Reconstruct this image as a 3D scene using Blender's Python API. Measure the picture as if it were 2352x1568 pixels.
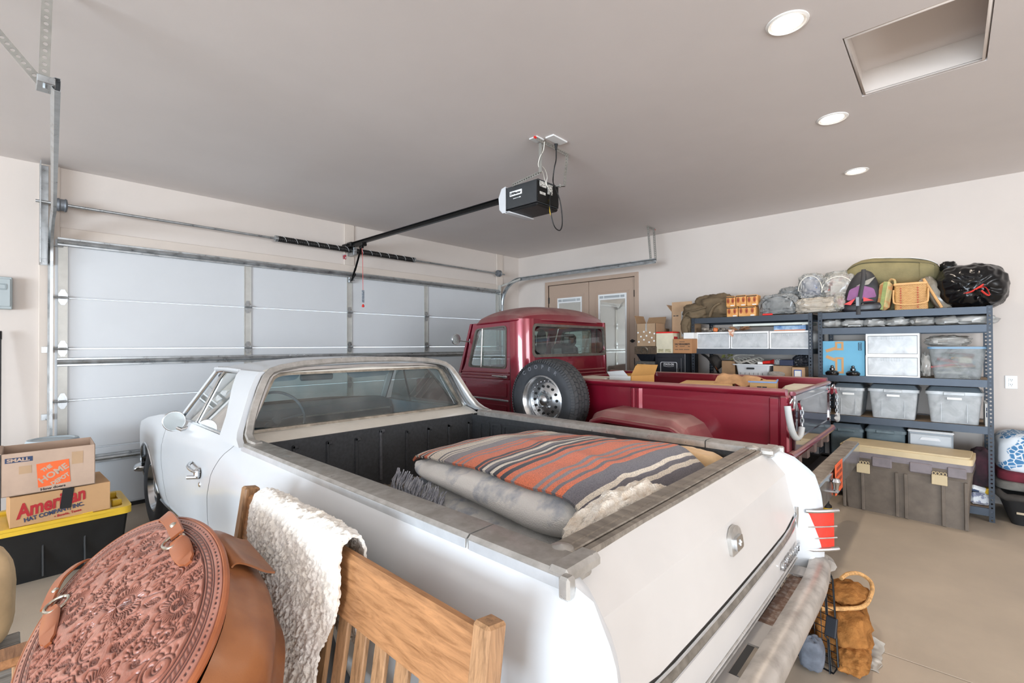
import bpy, math, random
import numpy as np
from mathutils import Vector, Matrix, noise as mnoise

for o in list(bpy.data.objects):
    bpy.data.objects.remove(o, do_unlink=True)
SC = bpy.context.scene
COL = SC.collection
PI = math.pi

# ---------------------------------------------------------------- camera
CAM_H = 1.49
yaw, pitch, roll = math.radians(42.817), math.radians(0.482), math.radians(-0.215)
fw = Vector((math.cos(yaw) * math.cos(pitch), math.sin(yaw) * math.cos(pitch), math.sin(pitch)))
rt = Vector((math.sin(yaw), -math.cos(yaw), 0))
up = rt.cross(fw)
rt, up = rt * math.cos(roll) + up * math.sin(roll), up * math.cos(roll) - rt * math.sin(roll)
cam_d = bpy.data.cameras.new('camera')
cam_d.sensor_width = 36.0
cam_d.lens = 36.0 * 1083.73 / 2352.0
cam_d.clip_start = 0.03
cam = bpy.data.objects.new('camera', cam_d)
COL.objects.link(cam)
R3 = Matrix((rt, up, -fw)).transposed()
cam.matrix_world = Matrix.Translation((0, 0, CAM_H)) @ R3.to_4x4()
SC.camera = cam

# ---------------------------------------------------------------- exposure, world, large lights
SC.view_settings.view_transform = 'Standard'
SC.view_settings.look = 'None'
SC.view_settings.gamma = 1.0
SC.view_settings.use_curve_mapping = False
SC.view_settings.exposure = 0.2
SC.cycles.max_bounces = 7
SC.cycles.diffuse_bounces = 3
SC.cycles.glossy_bounces = 3
SC.cycles.transparent_max_bounces = 10
SC.cycles.caustics_reflective = False
SC.cycles.caustics_refractive = False
SC.cycles.sample_clamp_indirect = 5.0
SC.cycles.sample_clamp_direct = 6.0
SC.cycles.use_adaptive_sampling = True
SC.cycles.adaptive_threshold = 0.08

W = bpy.data.worlds.new('world')
SC.world = W
W.use_nodes = True
W.node_tree.nodes['Background'].inputs[0].default_value = (0.80, 0.90, 1.0, 1)
W.node_tree.nodes['Background'].inputs[1].default_value = 2.0

def area_light(name, loc, rot, sx, sy, power, col):
    d = bpy.data.lights.new(name, 'AREA')
    d.shape = 'RECTANGLE'; d.size = sx; d.size_y = sy
    d.energy = power; d.color = col
    o = bpy.data.objects.new(name, d)
    COL.objects.link(o)
    o.location = loc; o.rotation_euler = rot
    return o
# daylight entering through the raised garage door of the neighbouring bay (wall_left); the light at the back wall is an added fill
DAY = area_light('daylight_side_opening', (-8.58, -0.8, 1.25), (0, -PI / 2 - 0.38, 0), 2.3, 5.4, 1080, (0.74, 0.87, 1.0))   # aimed upward to put extra light on the ceiling
BACK_FILL = area_light('back_fill_light', (-0.6, -7.06, 1.45), (PI / 2 + 0.38, 0, 0), 5.2, 2.3, 400, (0.92, 0.95, 1.0))  # added fill from behind the camera, tilted up for the ceiling

# ---------------------------------------------------------------- helpers: tags
WL = {}
def tag(o, label=None, cat=None, group=None, kind=None):
    if label: o['label'] = label
    if cat: o['category'] = cat
    if group: o['group'] = group
    if kind: o['kind'] = kind
    return o
def thing(name, loc, label=None, cat=None, group=None, kind=None):
    o = bpy.data.objects.new(name, None)
    o.empty_display_size = 0.1
    COL.objects.link(o)
    o.location = loc
    WL[o.name] = Vector(loc)
    return tag(o, label, cat, group, kind)
def copy_tree(root, loc, rz=None, label=None, parent=None):
    c = root.copy()
    COL.objects.link(c)
    if parent is not None: c.parent = parent
    if loc is not None: c.location = loc
    if rz is not None: c.rotation_euler = (0, 0, rz)
    if label: c['label'] = label
    for ch in [x for x in root.children]:
        d = ch.copy(); COL.objects.link(d); d.parent = c
        for g in [x for x in ch.children]:
            e = g.copy(); COL.objects.link(e); e.parent = d
    return c

# ---------------------------------------------------------------- helpers: materials
def lin(c):
    if isinstance(c, str):
        c = [int(c[i:i + 2], 16) / 255 for i in (0, 2, 4)]
    return tuple((x / 12.92 if x <= 0.04045 else ((x + 0.055) / 1.055) ** 2.4) for x in c) + (1.0,)
MATS = {}
def nd(nt, typ, **kw):
    n = nt.nodes.new(typ)
    for k, v in kw.items():
        if k.startswith('i_'):
            n.inputs[k[2:].replace('_', ' ')].default_value = v
        else:
            setattr(n, k, v)
    return n
def ramp(nt, stops, interp='LINEAR'):
    r = nt.nodes.new('ShaderNodeValToRGB')
    r.color_ramp.interpolation = interp
    el = r.color_ramp.elements
    while len(el) > 1: el.remove(el[0])
    el[0].position = stops[0][0]; el[0].color = stops[0][1]
    for p, c in stops[1:]:
        e = el.new(p); e.color = c
    return r
def mat(name, col, rough=0.5, metal=0.0, var=0.06, scale=6.0, bump=0.0, bscale=60.0, col2=None, lo=0.35, hi=0.65,
        coat=0.0, spec=0.5, detail=4.0, sheen=0.0, stretch=None, alpha=1.0, trans=0.0, emit=None, es=0.0, rvar=0.0):
    if name in MATS: return MATS[name]
    m = bpy.data.materials.new(name); MATS[name] = m
    m.use_nodes = True
    nt = m.node_tree; L = nt.links
    b = nt.nodes['Principled BSDF']
    b.inputs['Roughness'].default_value = rough
    b.inputs['Metallic'].default_value = metal
    b.inputs['Coat Weight'].default_value = coat
    b.inputs['Coat Roughness'].default_value = 0.05
    b.inputs['Specular IOR Level'].default_value = spec
    b.inputs['Sheen Weight'].default_value = sheen
    b.inputs['Alpha'].default_value = alpha
    b.inputs['Transmission Weight'].default_value = trans
    c = lin(col)
    if emit:
        b.inputs['Emission Color'].default_value = lin(emit); b.inputs['Emission Strength'].default_value = es
    tc = nt.nodes.new('ShaderNodeTexCoord')
    src = tc.outputs['Object']
    if stretch:
        mp = nt.nodes.new('ShaderNodeMapping'); mp.inputs['Scale'].default_value = stretch
        L.new(src, mp.inputs[0]); src = mp.outputs[0]
    if var > 0 or col2:
        n = nd(nt, 'ShaderNodeTexNoise', i_Scale=scale, i_Detail=detail, i_Roughness=0.6)
        L.new(src, n.inputs['Vector'])
        if col2: c0, c1 = c, lin(col2)
        else:
            c0 = tuple(max(0, x * (1 - var * 1.6)) for x in c[:3]) + (1,)
            c1 = tuple(min(1, x * (1 + var)) for x in c[:3]) + (1,)
        r = ramp(nt, [(lo, c0), (hi, c1)])
        L.new(n.outputs['Fac'], r.inputs[0])
        L.new(r.outputs[0], b.inputs['Base Color'])
        if rvar > 0:
            mr = nd(nt, 'ShaderNodeMapRange')
            mr.inputs[1].default_value = 0.3; mr.inputs[2].default_value = 0.7
            mr.inputs[3].default_value = max(0, rough - rvar); mr.inputs[4].default_value = min(1, rough + rvar)
            L.new(n.outputs['Fac'], mr.inputs[0]); L.new(mr.outputs[0], b.inputs['Roughness'])
    else:
        b.inputs['Base Color'].default_value = c
    if bump > 0:
        n2 = nd(nt, 'ShaderNodeTexNoise', i_Scale=bscale, i_Detail=3.0)
        L.new(src, n2.inputs['Vector'])
        bp = nd(nt, 'ShaderNodeBump', i_Strength=bump, i_Distance=0.01)
        L.new(n2.outputs['Fac'], bp.inputs['Height']); L.new(bp.outputs[0], b.inputs['Normal'])
    return m
def glass(name, tint, rough=0.02, clear=0.85, dust='C8C4BC', dustf=0.06, gl=0.10):
    """thin pane: mostly see-through, some mirror, a film of dust"""
    if name in MATS: return MATS[name]
    m = bpy.data.materials.new(name); MATS[name] = m
    m.use_nodes = True
    nt = m.node_tree; nt.nodes.remove(nt.nodes['Principled BSDF']); L = nt.links
    out = [n for n in nt.nodes if n.type == 'OUTPUT_MATERIAL'][0]
    t = nd(nt, 'ShaderNodeBsdfTransparent'); t.inputs[0].default_value = lin(tint)
    g = nd(nt, 'ShaderNodeBsdfGlossy'); g.inputs['Roughness'].default_value = rough; g.inputs[0].default_value = (1, 1, 1, 1)
    d = nd(nt, 'ShaderNodeBsdfDiffuse'); d.inputs[0].default_value = lin(dust)
    lw = nd(nt, 'ShaderNodeLayerWeight', i_Blend=0.25)
    ma = nd(nt, 'ShaderNodeMath', operation='MULTIPLY_ADD'); ma.inputs[1].default_value = 0.6; ma.inputs[2].default_value = gl
    L.new(lw.outputs['Fresnel'], ma.inputs[0])
    mx = nd(nt, 'ShaderNodeMixShader'); L.new(ma.outputs[0], mx.inputs[0]); L.new(t.outputs[0], mx.inputs[1]); L.new(g.outputs[0], mx.inputs[2])
    tc = nt.nodes.new('ShaderNodeTexCoord'); n = nd(nt, 'ShaderNodeTexNoise', i_Scale=7.0, i_Detail=6.0)
    L.new(tc.outputs['Object'], n.inputs['Vector'])
    mr = nd(nt, 'ShaderNodeMapRange'); mr.inputs[1].default_value = 0.35; mr.inputs[2].default_value = 0.75
    mr.inputs[3].default_value = dustf * 0.5; mr.inputs[4].default_value = dustf * 1.8
    L.new(n.outputs['Fac'], mr.inputs[0])
    m2 = nd(nt, 'ShaderNodeMixShader'); L.new(mr.outputs[0], m2.inputs[0]); L.new(mx.outputs[0], m2.inputs[1]); L.new(d.outputs[0], m2.inputs[2])
    L.new(m2.outputs[0], out.inputs[0])
    return m

# ---------------------------------------------------------------- helpers: geometry
def rotm(rx=0, ry=0, rz=0):
    return Matrix.Rotation(rz, 3, 'Z') @ Matrix.Rotation(ry, 3, 'Y') @ Matrix.Rotation(rx, 3, 'X')
class MB:
    def __init__(s):
        s.v = []; s.f = []; s.mi = []
        s.X = None                        # optional 4x4 applied to what is added
        s.cur = 0
    def add(s, vs, fs):
        k = len(s.v)
        if s.X is not None: vs = [s.X @ Vector(p) for p in vs]
        s.v += [tuple(p) for p in vs]
        s.f += [tuple(i + k for i in f) for f in fs]
        s.mi += [s.cur] * len(fs)
        return s
    def box(s, a, b, ch=0.0):
        x0, y0, z0 = [min(p, q) for p, q in zip(a, b)]; x1, y1, z1 = [max(p, q) for p, q in zip(a, b)]
        c = min(ch, (x1 - x0) * .45, (y1 - y0) * .45, (z1 - z0) * .45)
        if c <= 0:
            vs = [(x, y, z) for z in (z0, z1) for y in (y0, y1) for x in (x0, x1)]
            return s.add(vs, [(0, 2, 3, 1), (4, 5, 7, 6), (0, 1, 5, 4), (2, 6, 7, 3), (0, 4, 6, 2), (1, 3, 7, 5)])
        vs = []; idx = {}
        for i, X in enumerate((x0, x1)):
            for j, Y in enumerate((y0, y1)):
                for k, Z in enumerate((z0, z1)):
                    sx, sy, sz = (1 - 2 * i) * c, (1 - 2 * j) * c, (1 - 2 * k) * c
                    for ax in range(3):
                        p = [X + sx, Y + sy, Z + sz]; p[ax] = (X, Y, Z)[ax]
                        idx[i, j, k, ax] = len(vs); vs.append(tuple(p))
        g = lambda i, j, k, a: idx[i, j, k, a]
        fs = []
        for i in (0, 1):
            q = [g(i, 0, 0, 0), g(i, 1, 0, 0), g(i, 1, 1, 0), g(i, 0, 1, 0)]; fs.append(q if i else q[::-1])
            q = [g(0, i, 0, 1), g(0, i, 1, 1), g(1, i, 1, 1), g(1, i, 0, 1)]; fs.append(q if i else q[::-1])
            q = [g(0, 0, i, 2), g(1, 0, i, 2), g(1, 1, i, 2), g(0, 1, i, 2)]; fs.append(q if i else q[::-1])
        for i in (0, 1):
            for j in (0, 1):
                q = [g(i, j, 0, 0), g(i, j, 0, 1), g(i, j, 1, 1), g(i, j, 1, 0)]; fs.append(q if (i + j) % 2 else q[::-1])
                q = [g(i, 0, j, 0), g(i, 1, j, 0), g(i, 1, j, 2), g(i, 0, j, 2)]; fs.append(q if (i + j) % 2 == 0 else q[::-1])
                q = [g(0, i, j, 1), g(1, i, j, 1), g(1, i, j, 2), g(0, i, j, 2)]; fs.append(q if (i + j) % 2 else q[::-1])
                for k in (0, 1):
                    q = [g(i, j, k, 0), g(i, j, k, 1), g(i, j, k, 2)]; fs.append(q if (i + j + k) % 2 else q[::-1])
        return s.add(vs, fs)
    def obox(s, c, size, R=None, ch=0.0):
        old = s.X
        T = Matrix.Translation(c) @ ((R or Matrix.Identity(3)).to_4x4())
        s.X = T if old is None else old @ T
        h = [q / 2 for q in size]
        s.box((-h[0], -h[1], -h[2]), h, ch)
        s.X = old
        return s
    def beam(s, p0, p1, w, h, upv=(0, 0, 1), ch=0.0):
        p0, p1 = Vector(p0), Vector(p1); d = (p1 - p0); l = d.length; d.normalize()
        u = Vector(upv); x = d.cross(u)
        if x.length < 1e-4: x = d.cross(Vector((0, 1, 0)))
        x.normalize(); z = x.cross(d)
        return s.obox((p0 + p1) / 2, (w, l, h), Matrix((x, d, z)).transposed(), ch)
    def tube(s, path, r, n=8, closed=False, caps=True, flat=None):
        path = [Vector(p) for p in path]; m = len(path)
        rr = r if isinstance(r, (list, tuple)) else [r] * m
        vs = []; fs = []; prev = None
        for i in range(m):
            a = path[(i - 1) % m] if (closed or i > 0) else path[i]
            b = path[(i + 1) % m] if (closed or i < m - 1) else path[i]
            t = (b - a).normalized()
            if prev is None:
                ref = Vector((0, 0, 1)) if abs(t.z) < 0.9 else Vector((1, 0, 0))
                x = t.cross(ref).normalized()
            else:
                x = (prev - t * prev.dot(t)).normalized()
            prev = x; y = t.cross(x)
            for k in range(n):
                an = 2 * PI * k / n
                vs.append(path[i] + x * (math.cos(an) * rr[i]) + y * (math.sin(an) * rr[i] * (flat or 1)))
        for i in range(m if closed else m - 1):
            j = (i + 1) % m
            for k in range(n):
                l = (k + 1) % n
                fs.append((i * n + k, i * n + l, j * n + l, j * n + k))
        if caps and not closed:
            fs.append(tuple(range(n))[::-1]); fs.append(tuple((m - 1) * n + k for k in range(n)))
        return s.add(vs, fs)
    def cyl(s, p0, p1, r0, r1=None, n=16):
        return s.tube([p0, p1], [r0, r0 if r1 is None else r1], n)
    def lathe(s, prof, c=(0, 0, 0), axis='z', n=24, closed=False, caps=True):
        c = Vector(c); vs = []; fs = []; m = len(prof)
        for r, h in prof:
            for k in range(n):
                a = 2 * PI * k / n; x, y = r * math.cos(a), r * math.sin(a)
                p = {'z': (x, y, h), 'x': (h, x, y), 'y': (y, h, x)}[axis]
                vs.append(c + Vector(p))
        for i in range(m if closed else m - 1):
            j = (i + 1) % m
            for k in range(n):
                l = (k + 1) % n
                fs.append((i * n + k, i * n + l, j * n + l, j * n + k))
        if not closed and caps:
            if prof[0][0] > 1e-4: fs.append(tuple(range(n))[::-1])
            if prof[-1][0] > 1e-4: fs.append(tuple((m - 1) * n + k for k in range(n)))
        return s.add(vs, fs)
    def prism(s, poly, d0, d1, plane='yz'):
        """poly = 2d points, extruded along the remaining axis from d0 to d1"""
        def P(a, b, d): return {'yz': (d, a, b), 'xz': (a, d, b), 'xy': (a, b, d)}[plane]
        n = len(poly)
        vs = [P(a, b, d0) for a, b in poly] + [P(a, b, d1) for a, b in poly]
        fs = [tuple(range(n))[::-1], tuple(range(n, 2 * n))]
        fs += [(i, (i + 1) % n, n + (i + 1) % n, n + i) for i in range(n)]
        return s.add(vs, fs)
    def grid(s, fn, nu, nv, cu=False, cv=False):
        vs = [fn(i / (nu if cu else nu - 1), j / (nv if cv else nv - 1)) for i in range(nu) for j in range(nv)]
        fs = []
        for i in range(nu if cu else nu - 1):
            for j in range(nv if cv else nv - 1):
                a, b = (i + 1) % nu, (j + 1) % nv
                fs.append((i * nv + j, a * nv + j, a * nv + b, i * nv + b))
        return s.add(vs, fs)
    def slab(s, fn, nu, nv, th, nrm=None):
        """a curved sheet of thickness th (th along -normal) with closed edges"""
        P = [[Vector(fn(i / (nu - 1), j / (nv - 1))) for j in range(nv)] for i in range(nu)]
        vs = []; 
        for i in range(nu):
            for j in range(nv): vs.append(P[i][j])
        for i in range(nu):
            for j in range(nv):
                if nrm is not None: n = Vector(nrm)
                else:
                    du = P[min(i + 1, nu - 1)][j] - P[max(i - 1, 0)][j]; dv = P[i][min(j + 1, nv - 1)] - P[i][max(j - 1, 0)]
                    n = du.cross(dv); n = n.normalized() if n.length > 1e-9 else Vector((0, 0, 1))
                vs.append(P[i][j] - n * th)
        N = nu * nv; fs = []
        for i in range(nu - 1):
            for j in range(nv - 1):
                q = (i * nv + j, (i + 1) * nv + j, (i + 1) * nv + j + 1, i * nv + j + 1)
                fs.append(q); fs.append(tuple(N + k for k in q[::-1]))
        rim = [i * nv for i in range(nu)] + [(nu - 1) * nv + j for j in range(1, nv)] + [i * nv + nv - 1 for i in range(nu - 2, -1, -1)] + [j for j in range(nv - 2, 0, -1)]
        for a in range(len(rim)):
            b = (a + 1) % len(rim)
            fs.append((rim[b], rim[a], N + rim[a], N + rim[b]))
        return s.add(vs, fs)
    def ring(s, outer, inner, to3, d0, d1):
        """flat frame between two 2d loops (same length), to3(a, b, d) -> 3d, thickness d0..d1"""
        n = len(outer); vs = []
        for d in (d0, d1):
            vs += [to3(a, b, d) for a, b in outer]; vs += [to3(a, b, d) for a, b in inner]
        fs = []
        for i in range(n):
            j = (i + 1) % n
            fs.append((i, n + i, n + j, j)); fs.append((2 * n + i, 2 * n + j, 3 * n + j, 3 * n + i))
            fs.append((i, j, 2 * n + j, 2 * n + i)); fs.append((n + i, 3 * n + i, 3 * n + j, n + j))
        return s.add(vs, fs)
    def build(s, name, m, parent=None, smooth=35, loc=None):
        me = bpy.data.meshes.new(name)
        o = bpy.data.objects.new(name, me)
        COL.objects.link(o)
        if parent is not None:
            L = WL[parent.name]; o.parent = parent
        else:
            L = Vector(loc) if loc is not None else Vector((0, 0, 0)); o.location = L
        WL[o.name] = Vector(L)
        me.from_pydata([(p[0] - L[0], p[1] - L[1], p[2] - L[2]) for p in s.v], [], s.f)
        for k in (m if isinstance(m, (list, tuple)) else [m]): me.materials.append(k)
        if any(s.mi): me.polygons.foreach_set('material_index', s.mi)
        if smooth:
            me.polygons.foreach_set('use_smooth', [True] * len(me.polygons))
            me.update()
            me.set_sharp_from_angle(angle=math.radians(smooth))
        me.update()
        return o
def flip_out(o):
    import bmesh
    b = bmesh.new(); b.from_mesh(o.data)
    bmesh.ops.recalc_face_normals(b, faces=b.faces); b.to_mesh(o.data); b.free()
    return o
def rpoly(pts, r, n=4):
    """rounded polygon"""
    out = []; m = len(pts)
    for i in range(m):
        p = Vector(pts[i]).to_2d(); a = Vector(pts[i - 1]).to_2d(); b = Vector(pts[(i + 1) % m]).to_2d()
        ra = r[i] if isinstance(r, (list, tuple)) else r
        da, db = (a - p), (b - p); la, lb = da.length, db.length; da.normalize(); db.normalize()
        t = min(ra, la * .49, lb * .49)
        q0, q1 = p + da * t, p + db * t
        for k in range(n + 1):
            u = k / n
            out.append(tuple(q0 * (1 - u) ** 2 + p * 2 * u * (1 - u) + q1 * u ** 2))
    return out
def polar(loop, c, angles):
    """resample a convex loop at the given angles about c"""
    out = []; m = len(loop)
    for an in angles:
        d = (math.cos(an), math.sin(an)); best = None
        for i in range(m):
            x1, y1 = loop[i][0] - c[0], loop[i][1] - c[1]; x2, y2 = loop[(i + 1) % m][0] - c[0], loop[(i + 1) % m][1] - c[1]
            ex, ey = x2 - x1, y2 - y1; den = d[0] * ey - d[1] * ex
            if abs(den) < 1e-12: continue
            t = (x1 * ey - y1 * ex) / den; u = (x1 * d[1] - y1 * d[0]) / den
            if t > 0 and -1e-6 <= u <= 1 + 1e-6 and (best is None or t > best): best = t
        best = best or 0.0
        out.append((c[0] + d[0] * best, c[1] + d[1] * best))
    return out
def loops(outer, inner, c=None, n=48):
    if c is None: c = (sum(p[0] for p in inner) / len(inner), sum(p[1] for p in inner) / len(inner))
    an = [2 * PI * k / n for k in range(n)]
    for L in (outer, inner):
        for p in L: an.append(math.atan2(p[1] - c[1], p[0] - c[0]) % (2 * PI))
    an = sorted(set(round(a, 5) for a in an))
    return polar(outer, c, an), polar(inner, c, an)
def text(name, body, size, M4, m, parent, bold=0.0, shear=0.0, ext=0.0004, align='LEFT', width=None, spacing=1.0):
    cu = bpy.data.curves.new(name, 'FONT')
    cu.body = body; cu.size = size; cu.offset = bold; cu.shear = shear; cu.extrude = ext
    cu.align_x = align; cu.resolution_u = 3; cu.space_character = spacing
    t = bpy.data.objects.new(name + '_tmp', cu); COL.objects.link(t)
    dg = bpy.context.evaluated_depsgraph_get()
    me = bpy.data.meshes.new_from_object(t.evaluated_get(dg))
    bpy.data.objects.remove(t, do_unlink=True); bpy.data.curves.remove(cu)
    if width:
        xs = [v.co.x for v in me.vertices]
        k = width / max(1e-6, max(xs) - min(xs))
        for v in me.vertices: v.co.x *= k
    L = WL[parent.name]
    me.transform(Matrix.Translation(-L) @ M4)
    me.materials.clear(); me.materials.append(m)
    o = bpy.data.objects.new(name, me); COL.objects.link(o); o.parent = parent; WL[o.name] = Vector(L)
    return o
def frame_m(o, x, y):
    """4x4 placing local x,y axes along x,y at origin o"""
    x = Vector(x).normalized(); y = Vector(y); y = (y - x * y.dot(x)).normalized(); z = x.cross(y)
    M = Matrix((x, y, z)).transposed().to_4x4(); M.translation = Vector(o)
    return M
def nz(p, s=1.0, o=0.0):
    return mnoise.noise(Vector((p[0] * s + o, p[1] * s + o * 1.7, p[2] * s - o)))
def blob(mb, c, size, nu=28, nv=18, e=0.6, amp=0.12, fs=3.0, seed=0.0, ridge=0.0, rz=0.0, flatb=True):
    """lumpy superellipsoid (bags, pillows, heaps)"""
    c = Vector(c); cz, sz = math.cos(rz), math.sin(rz)
    def sp(v, p): return math.copysign(abs(v) ** p, v)
    def fn(u, v):
        a = 2 * PI * u; b = PI * (v - .5) * 0.999
        x = sp(math.cos(b), e) * sp(math.cos(a), e); y = sp(math.cos(b), e) * sp(math.sin(a), e); z = sp(math.sin(b), e)
        q = Vector((x, y, z)); k = 1 + amp * nz(q, fs, seed) + amp * .5 * nz(q, fs * 2.3, seed + 5)
        if ridge: k += ridge * (1 - 2 * abs(nz(q, fs * 1.6, seed + 9))) - ridge * .5
        x, y, z = x * k * size[0] / 2, y * k * size[1] / 2, z * k * size[2] / 2
        if flatb and z < -size[2] * .42: z = -size[2] * .42 + (z + size[2] * .42) * .15
        return (c.x + x * cz - y * sz, c.y + x * sz + y * cz, c.z + z)
    return mb.grid(fn, nu, nv, cu=True)
def lerp(a, b, t): return a + (b - a) * t
def interp(x, xs, ys):
    return float(np.interp(x, xs, ys))

def greek(par, M4, rows, m, th=.0006):
    """rows of print too small to read: (x, y, width, height) bars on a local plane"""
    for x, y, w, h in rows:
        mb = MB(); mb.X = M4; mb.box((x, y, 0), (x + w, y + h, th)); mb.build('print_line', m, par, 0)
# ---------------------------------------------------------------- materials
PAINT = mat('wall_paint', 'DACFC6', 0.75, var=0.015, scale=1.2, bump=0.04, bscale=45)
CEILP = mat('ceiling_paint', 'E6DEDA', 0.8, var=0.02, scale=0.9, bump=0.05, bscale=30)
TRIMP = mat('trim_paint', 'D9CCC0', 0.6, var=0.02, scale=3)
DOORP = mat('door_paint', 'B9A08D', 0.45, var=0.02, scale=2)
CONC = mat('concrete', 'BBAC99', 0.62, var=0.06, scale=2.2, bump=0.05, bscale=140, detail=8, rvar=0.1)
DARKGAP = mat('dark_gap', '2A2725', 0.9, var=0)
GDW = mat('door_white_steel', 'D4D6D8', 0.4, var=0.01, scale=3)
GALV = mat('galvanized_steel', 'B4B8BA', 0.36, metal=0.85, var=0.12, scale=14, rvar=0.12)
GALVL = mat('galvanized_stile', 'C9C8C2', 0.42, metal=0.35, var=0.05, scale=10)
BLACKP = mat('black_plastic', '1B1B1C', 0.4, var=0.1, scale=20)
CHAR = mat('charcoal_steel', '3B3D3F', 0.42, var=0.05, scale=8)
GREYP = mat('light_grey_plastic', 'D5D6D8', 0.4, var=0.02)
WHITEP = mat('white_plastic', 'EFEFEE', 0.4, var=0.02)
BLACKM = mat('black_metal', '151515', 0.35, metal=0.4, var=0.1, scale=30)
REDP = mat('red_plastic', 'D8271F', 0.4, var=0.05)
YELLOW = mat('yellow_plastic', 'E8BC35', 0.38, var=0.06, scale=4)
CHROME = mat('chrome', 'CFD2D5', 0.2, metal=1.0, var=0.05, scale=8, rvar=0.06)
PERF = mat('perforated_steel', '9E9B94', 0.45, metal=0.4, var=0.08, scale=14)
CHROMEB = mat('bright_trim', 'D3D6D9', 0.3, metal=0.35, var=0.06, scale=10)
CHROMEW = mat('weathered_chrome', 'C9C6C1', 0.36, metal=0.6, var=0.12, scale=16, rvar=0.1, col2='ABA7A1')
WIREP = mat('white_wire', 'E9E5DA', 0.5, var=0)

# ---------------------------------------------------------------- room shell
XL, XR, YB, YF, ZC = -8.5, 6.31, -7.0, 5.68, 3.055
def struct(mb, name, m, smooth=35):
    o = mb.build(name, m, None, smooth); o['kind'] = 'structure'; return o
fl = thing('floor', (0, 0, 0), 'smooth tan concrete garage floor with a saw cut joint', None, None, 'structure')
JX = 2.9
for x0, x1 in ((XL - .2, JX - .003), (JX + .003, XR + .2)):
    for y0, y1 in ((YB - .2, 1.697), (1.703, YF + .4)):
        MB().box((x0, y0, -0.1), (x1, y1, 0.0), 0.002).build('slab', CONC, fl)
MB().box((XL, YB, -0.12), (XR, YF, -0.03)).build('joint_filler', DARKGAP, fl)
# ceiling with the recessed attic hatch
HX0, HX1, HY0, HY1 = 2.92, 3.69, -0.166, 0.39
ce = thing('ceiling', (0, 0, 0), 'flat beige ceiling with a recessed attic hatch', None, None, 'structure')
o_, i_ = loops([(XL - .2, YB - .2), (XR + .2, YB - .2), (XR + .2, YF + .2), (XL - .2, YF + .2)], [(HX0, HY0), (HX1, HY0), (HX1, HY1), (HX0, HY1)], n=8)
mb = MB(); mb.ring(o_, i_, lambda a, b, d: (a, b, d), ZC, ZC + .02); mb.build('ceiling_board', CEILP, ce)
mb = MB()
pr = [(0.0, 0.0), (-0.012, 0.004), (-0.02, 0.02), (-0.02, 0.16)]     # rounded plaster lip
def hatch_side(u, v):
    k = v * 3; i = min(2, int(k)); t = k - i
    off = lerp(pr[i][0], pr[i + 1][0], t); z = lerp(pr[i][1], pr[i + 1][1], t)
    p = u * 4; s = int(p) % 4; q = p - int(p)
    x0, x1, y0, y1 = HX0 + off + .02, HX1 - off - .02, HY0 + off + .02, HY1 - off - .02
    c = [(x0, y0), (x1, y0), (x1, y1), (x0, y1)]
    a, b = c[s], c[(s + 1) % 4]
    return (lerp(a[0], b[0], q), lerp(a[1], b[1], q), ZC + z - .002)
mb = MB(); mb.grid(hatch_side, 4, 4, cu=True); mb.build('hatch_reveal', PAINT, ce, 60)
MB().box((HX0 - .02, HY0 - .02, ZC + .155), (HX1 + .02, HY1 + .02, ZC + .175)).build('hatch_panel', CEILP, ce)

DX0, DX1, DZ = 0.30, 5.79, 2.43
mb = MB()
mb.box((XL - .2, YF, 0), (DX0, YF + .2, ZC)); mb.box((DX1, YF, 0), (XR + .2, YF + .2, ZC)); mb.box((DX0, YF, DZ), (DX1, YF + .2, ZC))
struct(mb, 'wall_front', PAINT)
FY0, FY1, FZ = 3.38, 5.0, 2.50
mb = MB()
mb.box((XR, YB - .2, 0), (XR + .15, FY0, ZC)); mb.box((XR, FY1, 0), (XR + .15, YF, ZC)); mb.box((XR, FY0, FZ), (XR + .15, FY1, ZC))
struct(mb, 'wall_right', PAINT)
mb = MB()
mb.box((XL - .15, YB, 0), (XL, -3.55, ZC)); mb.box((XL - .15, 1.95, 0), (XL, YF, ZC)); mb.box((XL - .15, -3.55, 2.42), (XL, 1.95, ZC)); mb.box((XL - .15, -3.55, 0), (XL, 1.95, .08))
struct(mb, 'wall_left', PAINT)
mb = MB()
mb.box((XL, YB - .15, 0), (-3.25, YB, ZC)); mb.box((2.05, YB - .15, 0), (XR, YB, ZC)); mb.box((-3.25, YB - .15, 2.62), (2.05, YB, ZC)); mb.box((-3.25, YB - .15, 0), (2.05, YB, .28))
struct(mb, 'wall_back', PAINT)
# painted boards around the garage door
for i, (x0, x1, z0, z1) in enumerate(((0.205, 0.335, 0, 3.055), (2.963, 3.10, 2.53, 3.055), (5.735, 5.885, 0, 3.055), (0.335, 5.735, 2.43, 2.535))):
    struct(MB().box((x0, YF - .02 if i != 3 else YF - .014, z0), (x1, YF, z1), .004), 'trim_%d' % (i + 1), TRIMP)

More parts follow.
